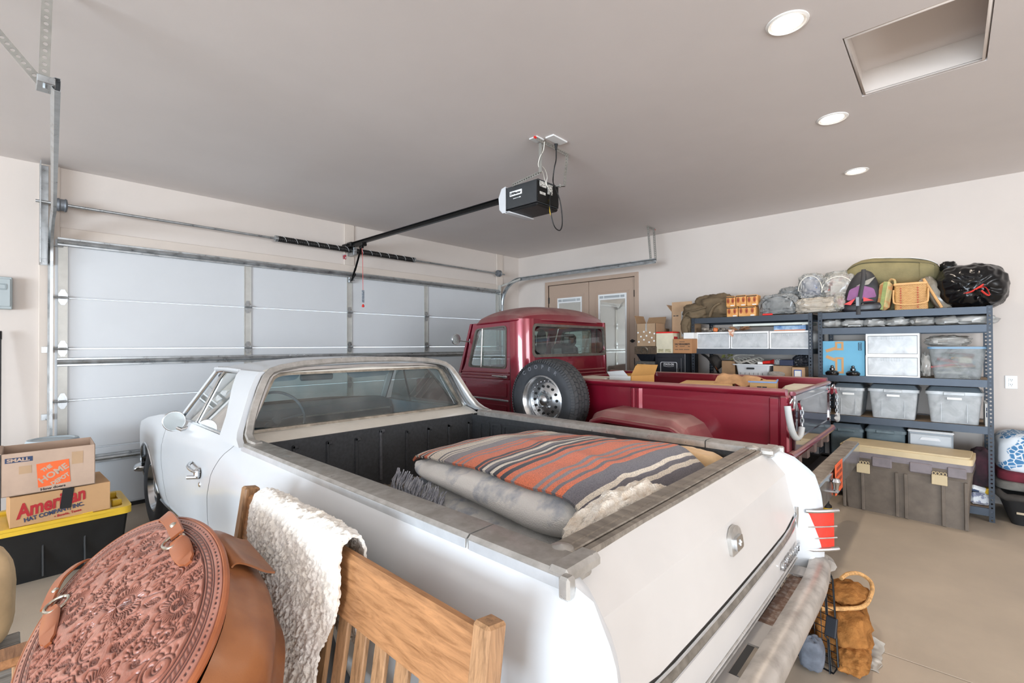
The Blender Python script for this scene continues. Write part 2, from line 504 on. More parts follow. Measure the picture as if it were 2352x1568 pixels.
# ---------------------------------------------------------------- sectional garage door
gd = thing('door_1', (3.05, 5.66, 0), 'white insulated sectional garage door with galvanized struts', None, None, 'structure')
SZ = [0.035, 0.58, 1.02, 1.475, 1.92, 2.43]
for a, b in zip(SZ, SZ[1:]):
    mb = MB()
    y = 5.655
    poly = [(y + .05, a + .003), (y + .003, a + .003), (y + .003, a + .010), (y, a + .016),
            (y, b - .010), (y + .003, b - .006), (y + .003, b - .003), (y + .05, b - .003)]
    mb.prism(poly, DX0 + .005, DX1 - .005, 'yz')
    mb.build('panel', GDW, gd, 20)
MB().box((DX0, 5.65, 0.0), (DX1, 5.70, .035)).build('bottom_seal', BLACKP, gd)
ST = [(0.322, 0.384), (1.791, 1.861), (2.990, 3.056), (4.202, 4.265), (5.69, 5.762)]
for x0, x1 in ST:
    for a, b in zip(SZ, SZ[1:]):
        mb = MB(); mb.box((x0, 5.647, a + .004), (x1, 5.655, b - .004), .002)
        mb.box((x0, 5.641, a + .004), (x0 + .004, 5.65, b - .004)); mb.box((x1 - .004, 5.641, a + .004), (x1, 5.65, b - .004))
        mb.build('stile', GALVL, gd)
for z in (2.405, 1.36, 0.485):
    mb = MB()
    mb.prism([(5.645, z - .038), (5.632, z - .034), (5.632, z - .020), (5.612, z - .014), (5.606, z), (5.612, z + .014), (5.632, z + .020), (5.632, z + .034), (5.645, z + .038)], .318, 5.768, 'yz')
    mb.build('strut', GALV, gd)
proto = None
for x0, x1 in ST:
    xc = (x0 + x1) / 2
    for z in SZ[1:5]:
        if proto is None:
            mb = MB(); L = Vector((xc, 5.64, z))
            mb.prism([(xc - .03, z + .006), (xc + .03, z + .006), (xc + .03, z + .03), (xc + .012, z + .07), (xc - .012, z + .07), (xc - .03, z + .03)], 5.636, 5.641, 'xz')
            mb.prism([(xc - .03, z - .006), (xc + .03, z - .006), (xc + .03, z - .03), (xc + .012, z - .065), (xc - .012, z - .065), (xc - .03, z - .03)], 5.636, 5.641, 'xz')
            mb.cyl((xc - .038, 5.626, z), (xc + .038, 5.626, z), .011, n=10)
            mb.box((xc - .03, 5.62, z - .01), (xc - .024, 5.64, z + .02)); mb.box((xc + .024, 5.62, z - .01), (xc + .03, 5.64, z + .02))
            for dz in (.025, .055, -.025, -.05): mb.cyl((xc, 5.630, z + dz), (xc, 5.637, z + dz), .008, n=6)
            proto = mb.build('hinge', GALV, gd); px, pz = xc, z
        else:
            c = proto.copy(); COL.objects.link(c); c.parent = gd; c.location = (xc - px, 0, z - pz)
for xc, sg in ((.353, -1), (5.726, 1)):
    for z in SZ[1:5] + [2.36]:
        mb = MB(); mb.cyl((xc, 5.622, z), (xc + sg * .075, 5.622, z), .006, n=8); mb.cyl((xc + sg * .07, 5.622, z), (xc + sg * .095, 5.622, z), .021, n=12)
        mb.build('roller', GALV, gd)
# hat bracket for the opener arm
mb = MB(); mb.box((2.995, 5.60, 2.30), (3.05, 5.64, 2.37), .004); mb.cyl((2.985, 5.59, 2.335), (3.06, 5.59, 2.335), .008, n=8)
mb.build('arm_bracket', GALV, gd)

# ---------------------------------------------------------------- tracks
def sweep(mb, path, prof, xd=(1, 0, 0), closed_prof=True):
    path = [Vector(p) for p in path]; xd = Vector(xd); n = len(prof); vs = []; fs = []
    for i, p in enumerate(path):
        t = (path[min(i + 1, len(path) - 1)] - path[max(i - 1, 0)]).normalized()
        nn = t.cross(xd).normalized(); x = nn.cross(t)
        vs += [p + x * a + nn * b for a, b in prof]
    for i in range(len(path) - 1):
        for k in range(n if closed_prof else n - 1):
            l = (k + 1) % n
            fs.append((i * n + k, i * n + l, (i + 1) * n + l, (i + 1) * n + k))
    if closed_prof:
        fs.append(tuple(range(n))[::-1]); fs.append(tuple((len(path) - 1) * n + k for k in range(n)))
    return mb.add(vs, fs)
def cprof(w, h, t, s=1):
    """open channel with rolled lips, mouth towards s*x"""
    P = [(w, -h * .62), (w, -h), (-w * .2, -h), (-w, -h * .45), (-w, h * .45), (-w * .2, h), (w, h), (w, h * .62)]
    Q = [(x - t if abs(x - w) < 1e-6 else x + t * (1 if x < 0 else 0), y + (t if y < -h * .9 else (-t if y > h * .9 else 0))) for x, y in P][::-1]
    return [(s * x, y) for x, y in P + Q]
def perf(mb, p0, p1, wdir, w, pitch, hole, th=0.002, sq=False):
    """perforated strip from p0 to p1, real holes"""
    p0, p1 = Vector(p0), Vector(p1); d = p1 - p0; l = d.length; d.normalize()
    wd = Vector(wdir); wd = (wd - d * wd.dot(d)).normalized(); nn = d.cross(wd)
    n = max(1, round(l / pitch)); st = l / n
    for i in range(n):
        a = i * st; cell = [(a, -w / 2), (a + st, -w / 2), (a + st, w / 2), (a, w / 2)]
        c = (a + st / 2, 0)
        ho = [(c[0] + hole * math.cos(k * PI / 4 + PI / 8), hole * math.sin(k * PI / 4 + PI / 8)) for k in range(8)]
        an = [k * PI / 4 + PI / 8 for k in range(8)] + [math.atan2(q[1], q[0] - c[0]) % (2 * PI) for q in cell]
        an = sorted(set(round(x % (2 * PI), 5) for x in an))
        O, I = polar(cell, c, an), polar(ho, c, an)
        mb.ring(O, I, lambda q, r, dd: p0 + d * q + wd * r + nn * dd, 0, th)
    return mb
TR = cprof(.016, .028, .002)
def curve_path(x, ytop, zt, rad, ye, xe, n=9):
    P = [(x, ytop, 0.02), (x, ytop, zt - rad)]
    for k in range(1, n + 1):
        a = k / n * PI / 2; P.append((x, ytop - rad * (1 - math.cos(a)), zt - rad + rad * math.sin(a)))
    y0 = ytop - rad
    for k in range(1, 7): P.append((lerp(x, xe, k / 6), lerp(y0, ye, k / 6), zt))
    return P
tl = thing('garage_door_track', (0.28, 5.59, 0), 'galvanized door track on the side by the breaker panel', 'door track', 'garage door tracks')
pth = curve_path(.272, 5.59, 2.585, .36, 2.72, .145)
mb = MB(); sweep(mb, pth[:2], cprof(.016, .028, .002)); mb.build('vertical_track', GALV, tl)
mb = MB(); sweep(mb, pth[1:], cprof(.016, .028, .002)); mb.build('horizontal_track', GALV, tl)
mb = MB(); mb.box((.205, 5.50, 2.19), (.212, 5.657, 3.04), .001); mb.box((.205, 5.652, 2.19), (.262, 5.658, 3.04), .001); mb.build('end_bearing_plate', GALV, tl)
for z in (2.22, 1.468, .895):
    mb = MB(); mb.box((.222, 5.645, z - .025), (.268, 5.659, z + .025), .001); mb.box((.262, 5.60, z - .025), (.268, 5.65, z + .025), .001)
    mb.cyl((.240, 5.638, z), (.240, 5.646, z), .008, n=6); mb.build('wall_bracket', GALV, tl)
mb = MB(); perf(mb, (.112, 2.76, 2.57), (.125, 2.80, 3.05), (1, 0, 0), .034, .030, .008); perf(mb, (.129, 2.78, 2.57), (.142, 2.82, 3.05), (0, 1, 0), .034, .030, .008); mb.build('hanger', PERF, tl)
mb = MB(); perf(mb, (.108, 2.765, 2.585), (-.20, 2.95, 3.05), (1, 0, .3), .034, .030, .008); mb.build('brace', PERF, tl)
mb = MB(); mb.box((.09, 2.70, 2.57), (.145, 2.81, 2.60), .002); mb.cyl((.115, 2.74, 2.56), (.115, 2.74, 2.61), .008, n=6); mb.build('bolt_plate', GALV, tl)
tr = thing('garage_door_track', (5.80, 5.59, 0), 'galvanized door track curving towards the french doors', 'door track', 'garage door tracks')
pth = curve_path(5.80, 5.59, 2.582, .40, 2.79, 5.76)
mb = MB(); sweep(mb, pth[:2], cprof(.016, .028, .002, -1)); mb.build('vertical_track', GALV, tr)
mb = MB(); sweep(mb, pth[1:], cprof(.016, .032, .002, -1)); mb.build('horizontal_track', GALV, tr)
mb = MB(); mb.beam((5.79, 5.64, 2.50), (5.79, 5.17, 2.585), .004, .03); mb.box((5.77, 5.60, 2.10), (5.775, 5.66, 2.52)); perf(mb, (5.785, 5.655, 2.12), (5.785, 5.655, 2.5), (1, 0, 0), .05, .035, .006); mb.build('flag_bracket', GALVL, tr)
mb = MB(); perf(mb, (5.775, 2.86, 2.58), (5.775, 2.90, 3.05), (0, 1, 0), .03, .028, .007); perf(mb, (5.79, 2.875, 2.58), (5.79, 2.915, 3.05), (1, 0, 0), .03, .028, .007); mb.build('hanger', PERF, tr)
mb = MB(); perf(mb, (5.785, 2.80, 2.585), (5.90, 2.88, 3.045), (0, 1, 0), .03, .026, .008); mb.build('brace', PERF, tr)
mb = MB(); perf(mb, (5.74, 2.895, 3.045), (5.95, 2.895, 3.045), (0, 0, 1), .03, .028, .006); mb.build('ceiling_angle', PERF, tr)
MB().cyl((5.952, 2.895, 3.04), (5.968, 2.895, 3.04), .008, n=8).build('red_lag_bolt', REDP, tr)

# ---------------------------------------------------------------- torsion shaft
SPRING = mat('oiled_spring', '1D1C1B', 0.45, metal=0.3, var=0.2, scale=40)
ts = thing('torsion_spring_shaft', (3.03, 5.55, 2.70), 'steel torsion shaft with two black coil springs above the garage door', 'door spring')
MB().cyl((.18, 5.54, 2.705), (5.80, 5.54, 2.695), .0125, n=12).build('shaft', GALV, ts)
for x0, x1 in ((2.10, 2.99), (3.06, 3.96)):
    mb = MB(); nt_ = 44; pts = []
    prof = []
    for k in range(nt_ * 2 + 1): prof.append((.031 + (.0035 if k % 2 else 0), x0 + (x1 - x0) * k / (nt_ * 2)))
    mb.lathe(prof, (0, 5.54, 2.702), 'x', 14); sp_ = mb.build('spring', SPRING, ts, 30)
    xe = x0 if x0 < 3 else x1
    mb = MB(); mb.lathe([(.028, -.03), (.036, -.028), (.036, 0), (.03, .004)], (xe, 5.54, 2.702), 'x', 14); mb.build('winding_cone', GALV, ts)
    for k in range(7):
        mb = MB(); xx = lerp(x0 + .05, x1 - .08, k / 6); mb.tube([(xx + .02 * t, 5.54 - .0352 * math.sin(a), 2.702 + .0352 * math.cos(a)) for t, a in ((0, .2), (.5, .7), (1, 1.2), (1.5, 1.8), (2, 2.4))], .0016, 4); mb.build('chalk_line', WHITEP, ts)
mb = MB(); mb.box((3.005, 5.50, 2.64), (3.05, 5.66, 2.76), .004); mb.lathe([(.045, -.02), (.05, 0), (.045, .02)], (3.027, 5.54, 2.702), 'x', 16); mb.build('center_bracket', GALV, ts)
mb = MB(); mb.box((2.94, 5.655, 2.60), (2.985, 5.66, 2.66), .001); mb.build('warning_tag', mat('tag_print', 'C8C2C6', .5, col2='B04048', lo=.45, hi=.5, scale=60), ts)
for xd, sg in ((.300, 1), (5.70, -1)):
    mb = MB(); mb.lathe([(.02, -.035), (.052, -.035), (.056, -.02), (.050, -.012), (.050, .012), (.056, .02), (.052, .03), (.02, .035)], (xd + .04 * sg, 5.54, 2.70), 'x', 20); mb.build('cable_drum', mat('cast_grey', '7E8287', .5, metal=.6, var=.1), ts)

# ---------------------------------------------------------------- opener
op = thing('garage_door_opener', (2.97, 2.55, 2.60), 'black and grey ceiling garage door opener with black rail', 'door opener')
mb = MB(); mb.X = Matrix.Translation((2.97, 2.52, 2.70))
mb.prism([(-.14, -.085), (.14, -.085), (.145, -.05), (.14, .09), (.12, .10), (-.12, .10), (-.14, .09), (-.145, -.05)], -.165, .16, 'xz'); mb.build('housing', CHAR, op, 25)
mb = MB(); mb.X = Matrix.Translation((2.97, 2.52, 2.70))
mb.box((-.135, -.172, -.08), (.135, -.164, .085), .003); mb.build('back_cover', BLACKM, op)
mb = MB(); mb.X = Matrix.Translation((2.97, 2.52, 2.70))
mb.box((-.138, -.168, -.112), (.138, .15, -.084), .012); mb.build('bottom_cover', BLACKP, op)
def lens(u, v):
    a = lerp(-.15, .15, u); t = v * PI / 2 * 1.0
    return (2.97 + a * (1 - .08 * v), 2.68 + .105 * math.sin(PI / 2 * (1 - v)) * (1 - .5 * (a / .15) ** 2 * .3) - .0, 2.79 - .23 * v + .0)
mb = MB()
prof = [(2.675, 2.80), (2.72, 2.795), (2.755, 2.76), (2.77, 2.70), (2.76, 2.64), (2.73, 2.595), (2.675, 2.572), (2.62, 2.575), (2.62, 2.585), (2.675, 2.59)]
def lensf(u, v):
    k = v * (len(prof) - 1); i = min(len(prof) - 2, int(k)); t = k - i
    y, z = lerp(prof[i][0], prof[i + 1][0], t), lerp(prof[i][1], prof[i + 1][1], t)
    a = (u - .5) * 2
    sh = 1 - .30 * abs(a) ** 3
    return (2.97 + a * .155, 2.67 + (y - 2.67) * sh, 2.69 + (z - 2.69) * (1 - .05 * abs(a) ** 4))
mb.slab(lensf, 13, 28, .004); mb.build('light_lens', GREYP, op, 50)
mb = MB(); mb.prism([(2.675, 2.585), (2.675, 2.80), (2.72, 2.79), (2.755, 2.72), (2.745, 2.62), (2.71, 2.585)], 2.814, 2.820, 'yz'); mb.build('lens_side', GREYP, op)
mb = MB(); mb.box((2.816, 2.50, 2.705), (2.824, 2.63, 2.745), .001); bd = mb.build('badge', WHITEP, op)
text('badge_lettering', 'LiftMaster', .026, frame_m((2.8155, 2.625, 2.716), (0, -1, 0), (0, 0, 1)), BLACKP, op, bold=.0012, width=.118)
greek(op, frame_m((2.8265, 2.60, 2.683), (0, -1, 0), (0, 0, 1)), ((0, .001, .042, .005), (.047, .001, .012, .005), (.064, 0, .018, .008)), WHITEP)
mb = MB(); mb.box((2.86, 2.344, 2.74), (2.94, 2.349, 2.785), .001); mb.box((2.96, 2.344, 2.70), (3.02, 2.349, 2.78), .001); mb.box((2.86, 2.344, 2.68), (2.93, 2.349, 2.70)); mb.build('spec_sticker', mat('sticker_print', 'D8D6CF', .5, col2='8A8780', scale=90, lo=.48, hi=.52), op)
# rail (T-section) towards the door
mb = MB(); mb.box((2.945, 2.66, 2.775), (2.995, 5.56, 2.781), .001); mb.box((2.966, 2.66, 2.742), (2.974, 5.56, 2.778), .001); mb.box((2.952, 2.66, 2.738), (2.988, 5.56, 2.745), .001)
mb.build('rail', BLACKM, op)
mb = MB(); mb.box((2.94, 5.45, 2.73), (3.00, 5.56, 2.79), .004); mb.box((2.93, 5.56, 2.72), (3.01, 5.66, 2.78), .003); mb.cyl((2.92, 5.52, 2.76), (3.02, 5.52, 2.76), .01, n=8); mb.build('header_bracket', BLACKM, op)
mb = MB(); mb.box((2.935, 5.18, 2.705), (3.005, 5.34, 2.742), .006); mb.box((2.955, 5.22, 2.68), (2.985, 5.28, 2.71), .003); mb.build('trolley', BLACKM, op)
mb = MB(); mb.beam((2.97, 5.25, 2.70), (3.02, 5.50, 2.44), .022, .008); mb.beam((3.02, 5.49, 2.47), (3.022, 5.575, 2.335), .022, .010); mb.beam((3.022, 5.49, 2.40), (3.022, 5.595, 2.325), .012, .022); mb.build('door_arm', BLACKM, op)
mb = MB(); mb.tube([(2.97, 5.24, 2.69), (2.975, 5.23, 2.55), (2.978, 5.23, 2.3), (2.98, 5.23, 2.08)], .003, 6); mb.build('release_cord', mat('red_cord', 'E0605A', .6, var=.1), op)
mb = MB(); mb.box((2.965, 5.225, 2.02), (2.995, 5.235, 2.17), .002); mb.build('release_tag', mat('tag_blue', '5E6A78', .5, col2='B8BCC0', scale=120, lo=.5, hi=.55), op)
mb = MB(); mb.lathe([(.001, 0), (.014, .005), (.016, .02), (.006, .04)], (2.98, 5.23, 1.96), 'z', 10); mb.build('release_handle', REDP, op)
# hanger irons
mb = MB(); perf(mb, (2.70, 2.25, 3.04), (3.14, 2.27, 3.04), (0, 0, 1), .032, .028, .006); mb.build('ceiling_angle', PERF, op)
MB().cyl((2.682, 2.25, 3.04), (2.70, 2.25, 3.04), .009, n=8).build('red_lag_bolt', REDP, op)
mb = MB(); perf(mb, (2.79, 2.262, 3.035), (2.80, 2.30, 2.815), (1, 0, 0), .026, .026, .006); mb.box((2.78, 2.262, 2.81), (2.785, 2.29, 3.035)); hg = mb.build('hanger', PERF, op)
mb = MB(); perf(mb, (3.10, 2.262, 3.035), (3.115, 2.30, 2.79), (1, 0, 0), .026, .026, .006); perf(mb, (3.115, 2.27, 3.03), (3.13, 2.31, 2.79), (0, 1, 0), .026, .026, .006); mb.build('hanger', PERF, op)
mb = MB(); perf(mb, (2.80, 2.29, 2.82), (2.83, 2.60, 2.80), (1, 0, 0), .03, .026, .007); perf(mb, (2.79, 2.29, 2.812), (2.815, 2.60, 2.795), (0, 0, 1), .026, .026, .006); mb.build('side_iron', PERF, op)
mb = MB(); mb.beam((3.115, 2.29, 2.79), (3.08, 2.38, 2.795), .03, .004); mb.cyl((3.10, 2.33, 2.785), (3.10, 2.33, 2.81), .009, n=6); mb.build('side_iron', PERF, op)
def smooth_path(pts, n=6):
    pts = [Vector(p) for p in pts]; out = []
    for i in range(len(pts) - 1):
        p0, p1, p2, p3 = pts[max(i - 1, 0)], pts[i], pts[i + 1], pts[min(i + 2, len(pts) - 1)]
        for k in range(n):
            t = k / n
            out.append(.5 * ((2 * p1) + (p2 - p0) * t + (2 * p0 - 5 * p1 + 4 * p2 - p3) * t * t + (3 * p1 - p0 - 3 * p2 + p3) * t ** 3))
    return out + [pts[-1]]
mb = MB(); mb.tube(smooth_path([(2.90, 2.215, 3.03), (2.90, 2.215, 2.93), (2.885, 2.22, 2.86), (2.905, 2.25, 2.78), (2.985, 2.30, 2.76), (3.06, 2.30, 2.66), (3.09, 2.30, 2.50), (3.06, 2.30, 2.42), (3.00, 2.31, 2.44), (2.965, 2.32, 2.54), (2.97, 2.335, 2.66), (3.0, 2.345, 2.72)]), .0048, 7); mb.build('power_cable', BLACKP, op)
MB().cyl((2.90, 2.215, 3.045), (2.90, 2.215, 3.0), .014, .008, n=10).build('power_plug', BLACKP, op)
mb = MB(); mb.tube(smooth_path([(2.80, 2.25, 3.04), (2.80, 2.26, 2.98), (2.77, 2.27, 2.92), (2.775, 2.29, 2.86), (2.84, 2.30, 2.83), (2.90, 2.33, 2.80), (2.955, 2.345, 2.755)]), .003, 6)
mb.tube(smooth_path([(2.785, 2.28, 2.87), (2.88, 2.31, 2.865), (2.92, 2.32, 2.82), (2.93, 2.335, 2.78), (2.97, 2.345, 2.745)]), .0028, 6); mb.build('low_voltage_wire', WIREP, op)
mb = MB(); mb.tube(smooth_path([(2.98, 2.345, 2.66), (2.965, 2.33, 2.60), (2.96, 2.325, 2.55), (2.97, 2.32, 2.52)]), .004, 6); mb.build('antenna_wire', YELLOW, op)
ou = thing('ceiling_outlet', (2.83, 2.19, 3.05), 'white outlet cover plates on the ceiling above the opener', 'outlet')
MB().box((2.765, 2.135, 3.044), (2.94, 2.215, ZC), .003).build('cover_plate', WHITEP, ou)
MB().box((2.70, 2.24, 3.046), (2.79, 2.32, ZC), .003).build('blank_plate', WHITEP, ou)

# ---------------------------------------------------------------- french doors in wall_right
fd = thing('door_2', (XR, 4.19, 0), 'tan french doors with glass panes and enclosed white blinds', None, None, 'structure')
for y0, y1, z0, z1 in ((FY1, FY1 + .06, 0, FZ + .06), (FY0 - .06, FY0, 0, FZ + .06), (FY0 + .0005, FY1 - .0005, FZ, FZ + .06)):
    MB().box((XR - .018, y0, z0), (XR + .10, y1, z1), .004).build('door_casing', DOORP, fd)
FDGLASS = mat('door_glass', 'C9C3B8', 0.04, metal=0.55, var=0.03, scale=2)
BLIND = mat('blind_frame', 'F1F1EF', 0.4, var=0)
BL2 = mat('blind_slats', 'B9BCBD', 0.45, var=.25, scale=1, stretch=(1, 1, 90))
for y0, y1, side in ((4.195, FY1 - .006, 1), (FY0 + .006, 4.185, -1)):
    gy0, gy1 = (4.325, 4.823) if side == 1 else (3.524, 4.023)
    O, I = loops([(y0, .02), (y1, .02), (y1, FZ - .006), (y0, FZ - .006)], [(gy0, .28), (gy1, .28), (gy1, 2.275), (gy0, 2.275)], n=8)
    mb = MB(); mb.ring(O, I, lambda a, b, d: (XR + d, a, b), .012, .06); lf = mb.build('door_leaf', DOORP, fd)
    O, I = loops([(gy0 - .045, .235), (gy1 + .045, .235), (gy1 + .045, 2.32), (gy0 - .045, 2.32)], [(gy0 - .03, .25), (gy1 + .03, .25), (gy1 + .03, 2.305), (gy0 - .03, 2.305)], n=8)
    mb = MB(); mb.ring(O, I, lambda a, b, d: (XR + d, a, b), .006, .013); mb.build('glass_bead', DOORP, lf)
    MB().box((XR + .03, gy0, .28), (XR + .036, gy1, 2.275)).build('glass_pane', FDGLASS, lf)
    O, I = loops([(gy0, .28), (gy1, .28), (gy1, 2.275), (gy0, 2.275)], [(gy0 + .03, .31), (gy1 - .03, .31), (gy1 - .03, 2.19), (gy0 + .03, 2.19)], n=8)
    mb = MB(); mb.ring(O, I, lambda a, b, d: (XR + d, a, b), .020, .03); mb.build('blind_frame', BLIND, lf)
    for a, b in ((.04, .11), (.125, .40), (.415, .485)):
        w = gy1 - gy0
        MB().box((XR + .016, gy0 + w * (a / .5) * .98, 2.212), (XR + .021, gy0 + w * (b / .5) * .98, 2.25)).build('blind_slats', BL2, lf)
    yh = y1 - .004 if side == 1 else y0 + .004
    for zh in (2.25, 1.25, .3):
        mb = MB(); mb.cyl((XR + .004, yh, zh - .05), (XR + .004, yh, zh + .05), .011, n=10); mb.build('door_hinge', BLACKM, lf)
mb = MB(); mb.cyl((XR + .01, 3.43, 1.55), (XR - .05, 3.43, 1.55), .01, n=8); mb.tube([(XR - .05, 3.43, 1.55), (XR - .05, 3.36, 1.552)], .008, 8); mb.cyl((XR + .014, 3.43, 1.55), (XR + .002, 3.43, 1.55), .026, n=14); mb.build('door_lever', BLACKM, fd)

# ---------------------------------------------------------------- recessed lights
LENS = mat('lamp_lens', 'FFFFFF', .5, var=0, emit='FFF4E6', es=14)
TRIMW = mat('lamp_trim', 'F2EEE8', .4, var=0)
for i, (x, y, lab) in enumerate(((2.592, .566, 'recessed ceiling downlight beside the attic hatch, largest of the three in view'),
                                 (3.905, .581, 'recessed ceiling downlight, middle one of the row of three'),
                                 (5.243, .603, 'recessed ceiling downlight closest to the shelving wall'))):
    t = thing('ceiling_light', (x, y, ZC), lab, 'ceiling light', 'recessed downlights in a row')
    mb = MB(); mb.lathe([(.066, .0), (.082, -.008), (.092, -.004), (.093, .0)], (x, y, ZC), 'z', 32); mb.build('trim_ring', TRIMW, t)
    mb = MB(); mb.lathe([(.0, -.006), (.04, -.005), (.068, -.002), (.068, .004)], (x, y, ZC), 'z', 32); mb.build('lens', LENS, t)
    d = bpy.data.lights.new('downlight', 'AREA'); d.shape = 'DISK'; d.size = .13; d.energy = 6; d.color = (1, .86, .72); d.spread = math.radians(150)
    lo = bpy.data.objects.new('downlight', d); COL.objects.link(lo); lo.parent = t; lo.location = (0, 0, -.012)

# ---------------------------------------------------------------- small wall fixtures
PANEL = mat('panel_grey', 'A9B2B3', .45, var=.02)
bp = thing('breaker_panel', (-.08, 5.66, 1.86), 'grey electrical breaker panel at the edge of the garage door wall', 'breaker panel')
MB().box((-.30, 5.60, 1.80), (.052, YF, 2.062), .006).build('cabinet', PANEL, bp)
mb = MB(); mb.box((-.29, 5.592, 1.82), (.042, 5.602, 2.045), .004); dr = mb.build('cover', PANEL, bp)
mb = MB(); O, I = loops(rpoly([(-.16, 1.955), (.02, 1.955), (.02, 2.005), (-.16, 2.005)], .012), rpoly([(-.15, 1.965), (.01, 1.965), (.01, 1.995), (-.15, 1.995)], .008), n=24)
mb.ring(O, I, lambda a, b, d: (a, d, b), 5.588, 5.594); mb.build('latch_recess', mat('panel_grey_dark', '8E989A', .5, var=0), bp)
wo = thing('wall_outlet', (XR, -.40, 1.14), 'white duplex outlet on the wall beside the tall shelving', 'outlet')
MB().box((XR - .008, -.455, 1.075), (XR, -.375, 1.195), .003).build('cover_plate', WHITEP, wo)
for z in (1.155, 1.112):
    mb = MB(); mb.box((XR - .011, -.432, z - .016), (XR - .007, -.398, z + .016), .004); rc = mb.build('receptacle', WHITEP, wo)
    mb = MB(); mb.box((XR - .012, -.423, z - .002), (XR - .0105, -.420, z + .008)); mb.box((XR - .012, -.411, z - .002), (XR - .0105, -.408, z + .008)); mb.cyl((XR - .012, -.4155, z - .009), (XR - .0105, -.4155, z - .009), .003, n=6); mb.build('slot', BLACKP, rc)
pl = thing('broom_handle', (-.03, 5.45, 0), 'dark pole leaning on the garage wall under the breaker panel', 'broom')
MB().tube([(-.017, 5.42, 0.12), (-.018, 5.60, 1.57)], .011, 8).build('pole', CHAR, pl)
MB().tube([(-.018, 5.60, 1.555), (-.018, 5.612, 1.62)], .014, 8).build('grip', BLACKP, pl)
mb = MB(); mb.box((-.20, 5.36, 0.0), (.12, 5.44, .13), .01); mb.build('broom_head', mat('broom_bristle', '6B5A41', .9, var=.2, scale=80, stretch=(1, 1, .1)), pl)
# ================================================================ white coupe utility car
CARW = mat('car_white', 'CFD1D3', 0.3, var=0.015, scale=2, coat=0.3)
LINER = mat('bed_liner', '37393C', 0.62, var=0.15, scale=60, bump=0.25, bscale=350)
BEDFL = mat('bed_floor_dirt', '6F665B', 0.75, var=0.25, scale=9, col2='8A7E6E', bump=0.2, bscale=120)
GLASSC = glass('car_glass', 'D3E2E2', dustf=0.10, gl=0.03)
TIRE = mat('tire_rubber', '34363A', 0.62, var=0.12, scale=14)
VINYL = mat('blue_vinyl', '8397A5', 0.5, var=0.08, scale=6)
VINYLD = mat('dark_blue_vinyl', '57646E', 0.55, var=0.08, scale=6)
RUBBER = mat('black_rubber', '1C1B1A', 0.7, var=0.1)
DUSTMET = mat('dusty_metal_cap', '9C948A', 0.45, metal=0.5, var=0.2, scale=22, stretch=(2, .25, 1), rvar=.1)
BUMPM = mat('dusty_bumper', 'BDB6AE', 0.38, metal=0.45, var=0.2, scale=11, col2='8E867F', lo=.42, hi=.75)
RUSTY = mat('rusty_ledge', '8A6F60', .85, var=.3, scale=35, col2='C9BDB3', lo=.45, hi=.75)
REDLENS = mat('red_lens', 'E23A2C', 0.25, var=0.12, scale=160, coat=.4)
XC = 1.695
car = thing('vintage_car', (XC, 2.95, 0), 'white vintage car with open cargo bed and chrome bed rails', 'car')
def car_b(mb, name, m, smooth=35, par=None): return mb.build(name, m, par or car, smooth)
ZQ = [.26, .30, .40, .52, .66, .78, .87, .92, .955, .985, 1.02]
WQ = [.80, .86, .895, .915, .930, .935, .925, .897, .874, .866, .86]
WD = [.80, .86, .89, .905, .915, .915, .902, .887, .868, .852, .845]
def cw(y, z):
    q, d = interp(z, ZQ, WQ), interp(z, ZQ, WD)
    t = min(1, max(0, (y - 2.3) / .7)); t = t * t * (3 - 2 * t)
    w = lerp(q, d, t)
    if y > 4.3: w -= (y - 4.3) * .035 + max(0, y - 5.1) ** 2 * .6
    if y < .9: w -= (.9 - y) ** 2 * .10
    return w
def ztop(y): return interp(y, [.4, 2.7, 3.5, 4.0, 4.5, 4.9, 5.2, 5.38], [.985, .985, .988, 1.0, .965, .905, .835, .76])
AR = ((1.93, .33, .385), (4.83, .33, .37))
def zb(y):
    z = interp(y, [.4, 1.3, 1.6, 4.4, 5.25, 5.4], [.42, .34, .27, .27, .34, .42])
    for yc, zc, r in AR:
        if abs(y - yc) < r: z = max(z, zc + math.sqrt(r * r - (y - yc) ** 2))
    return z
def cap_y(z): return interp(z, [.40, .56, .74, .86, .957, .985], [.435, .43, .445, .47, .55, .63])
def door_r(z): return interp(z, [.26, .5, .65, .8, .9, .985], [3.10, 3.09, 3.06, 2.98, 2.87, 2.74])
def door_f(z): return interp(z, [.26, .7, .99], [4.13, 4.19, 4.12])
def side(sg, ya, yb, nu, nv=22):
    def fn(s, t):
        z0 = lerp(.985, .27, t); y = lerp(ya(z0), yb(z0), s); z = lerp(ztop(y), zb(y), t)
        return (XC + sg * cw(y, z), y, z)
    return fn
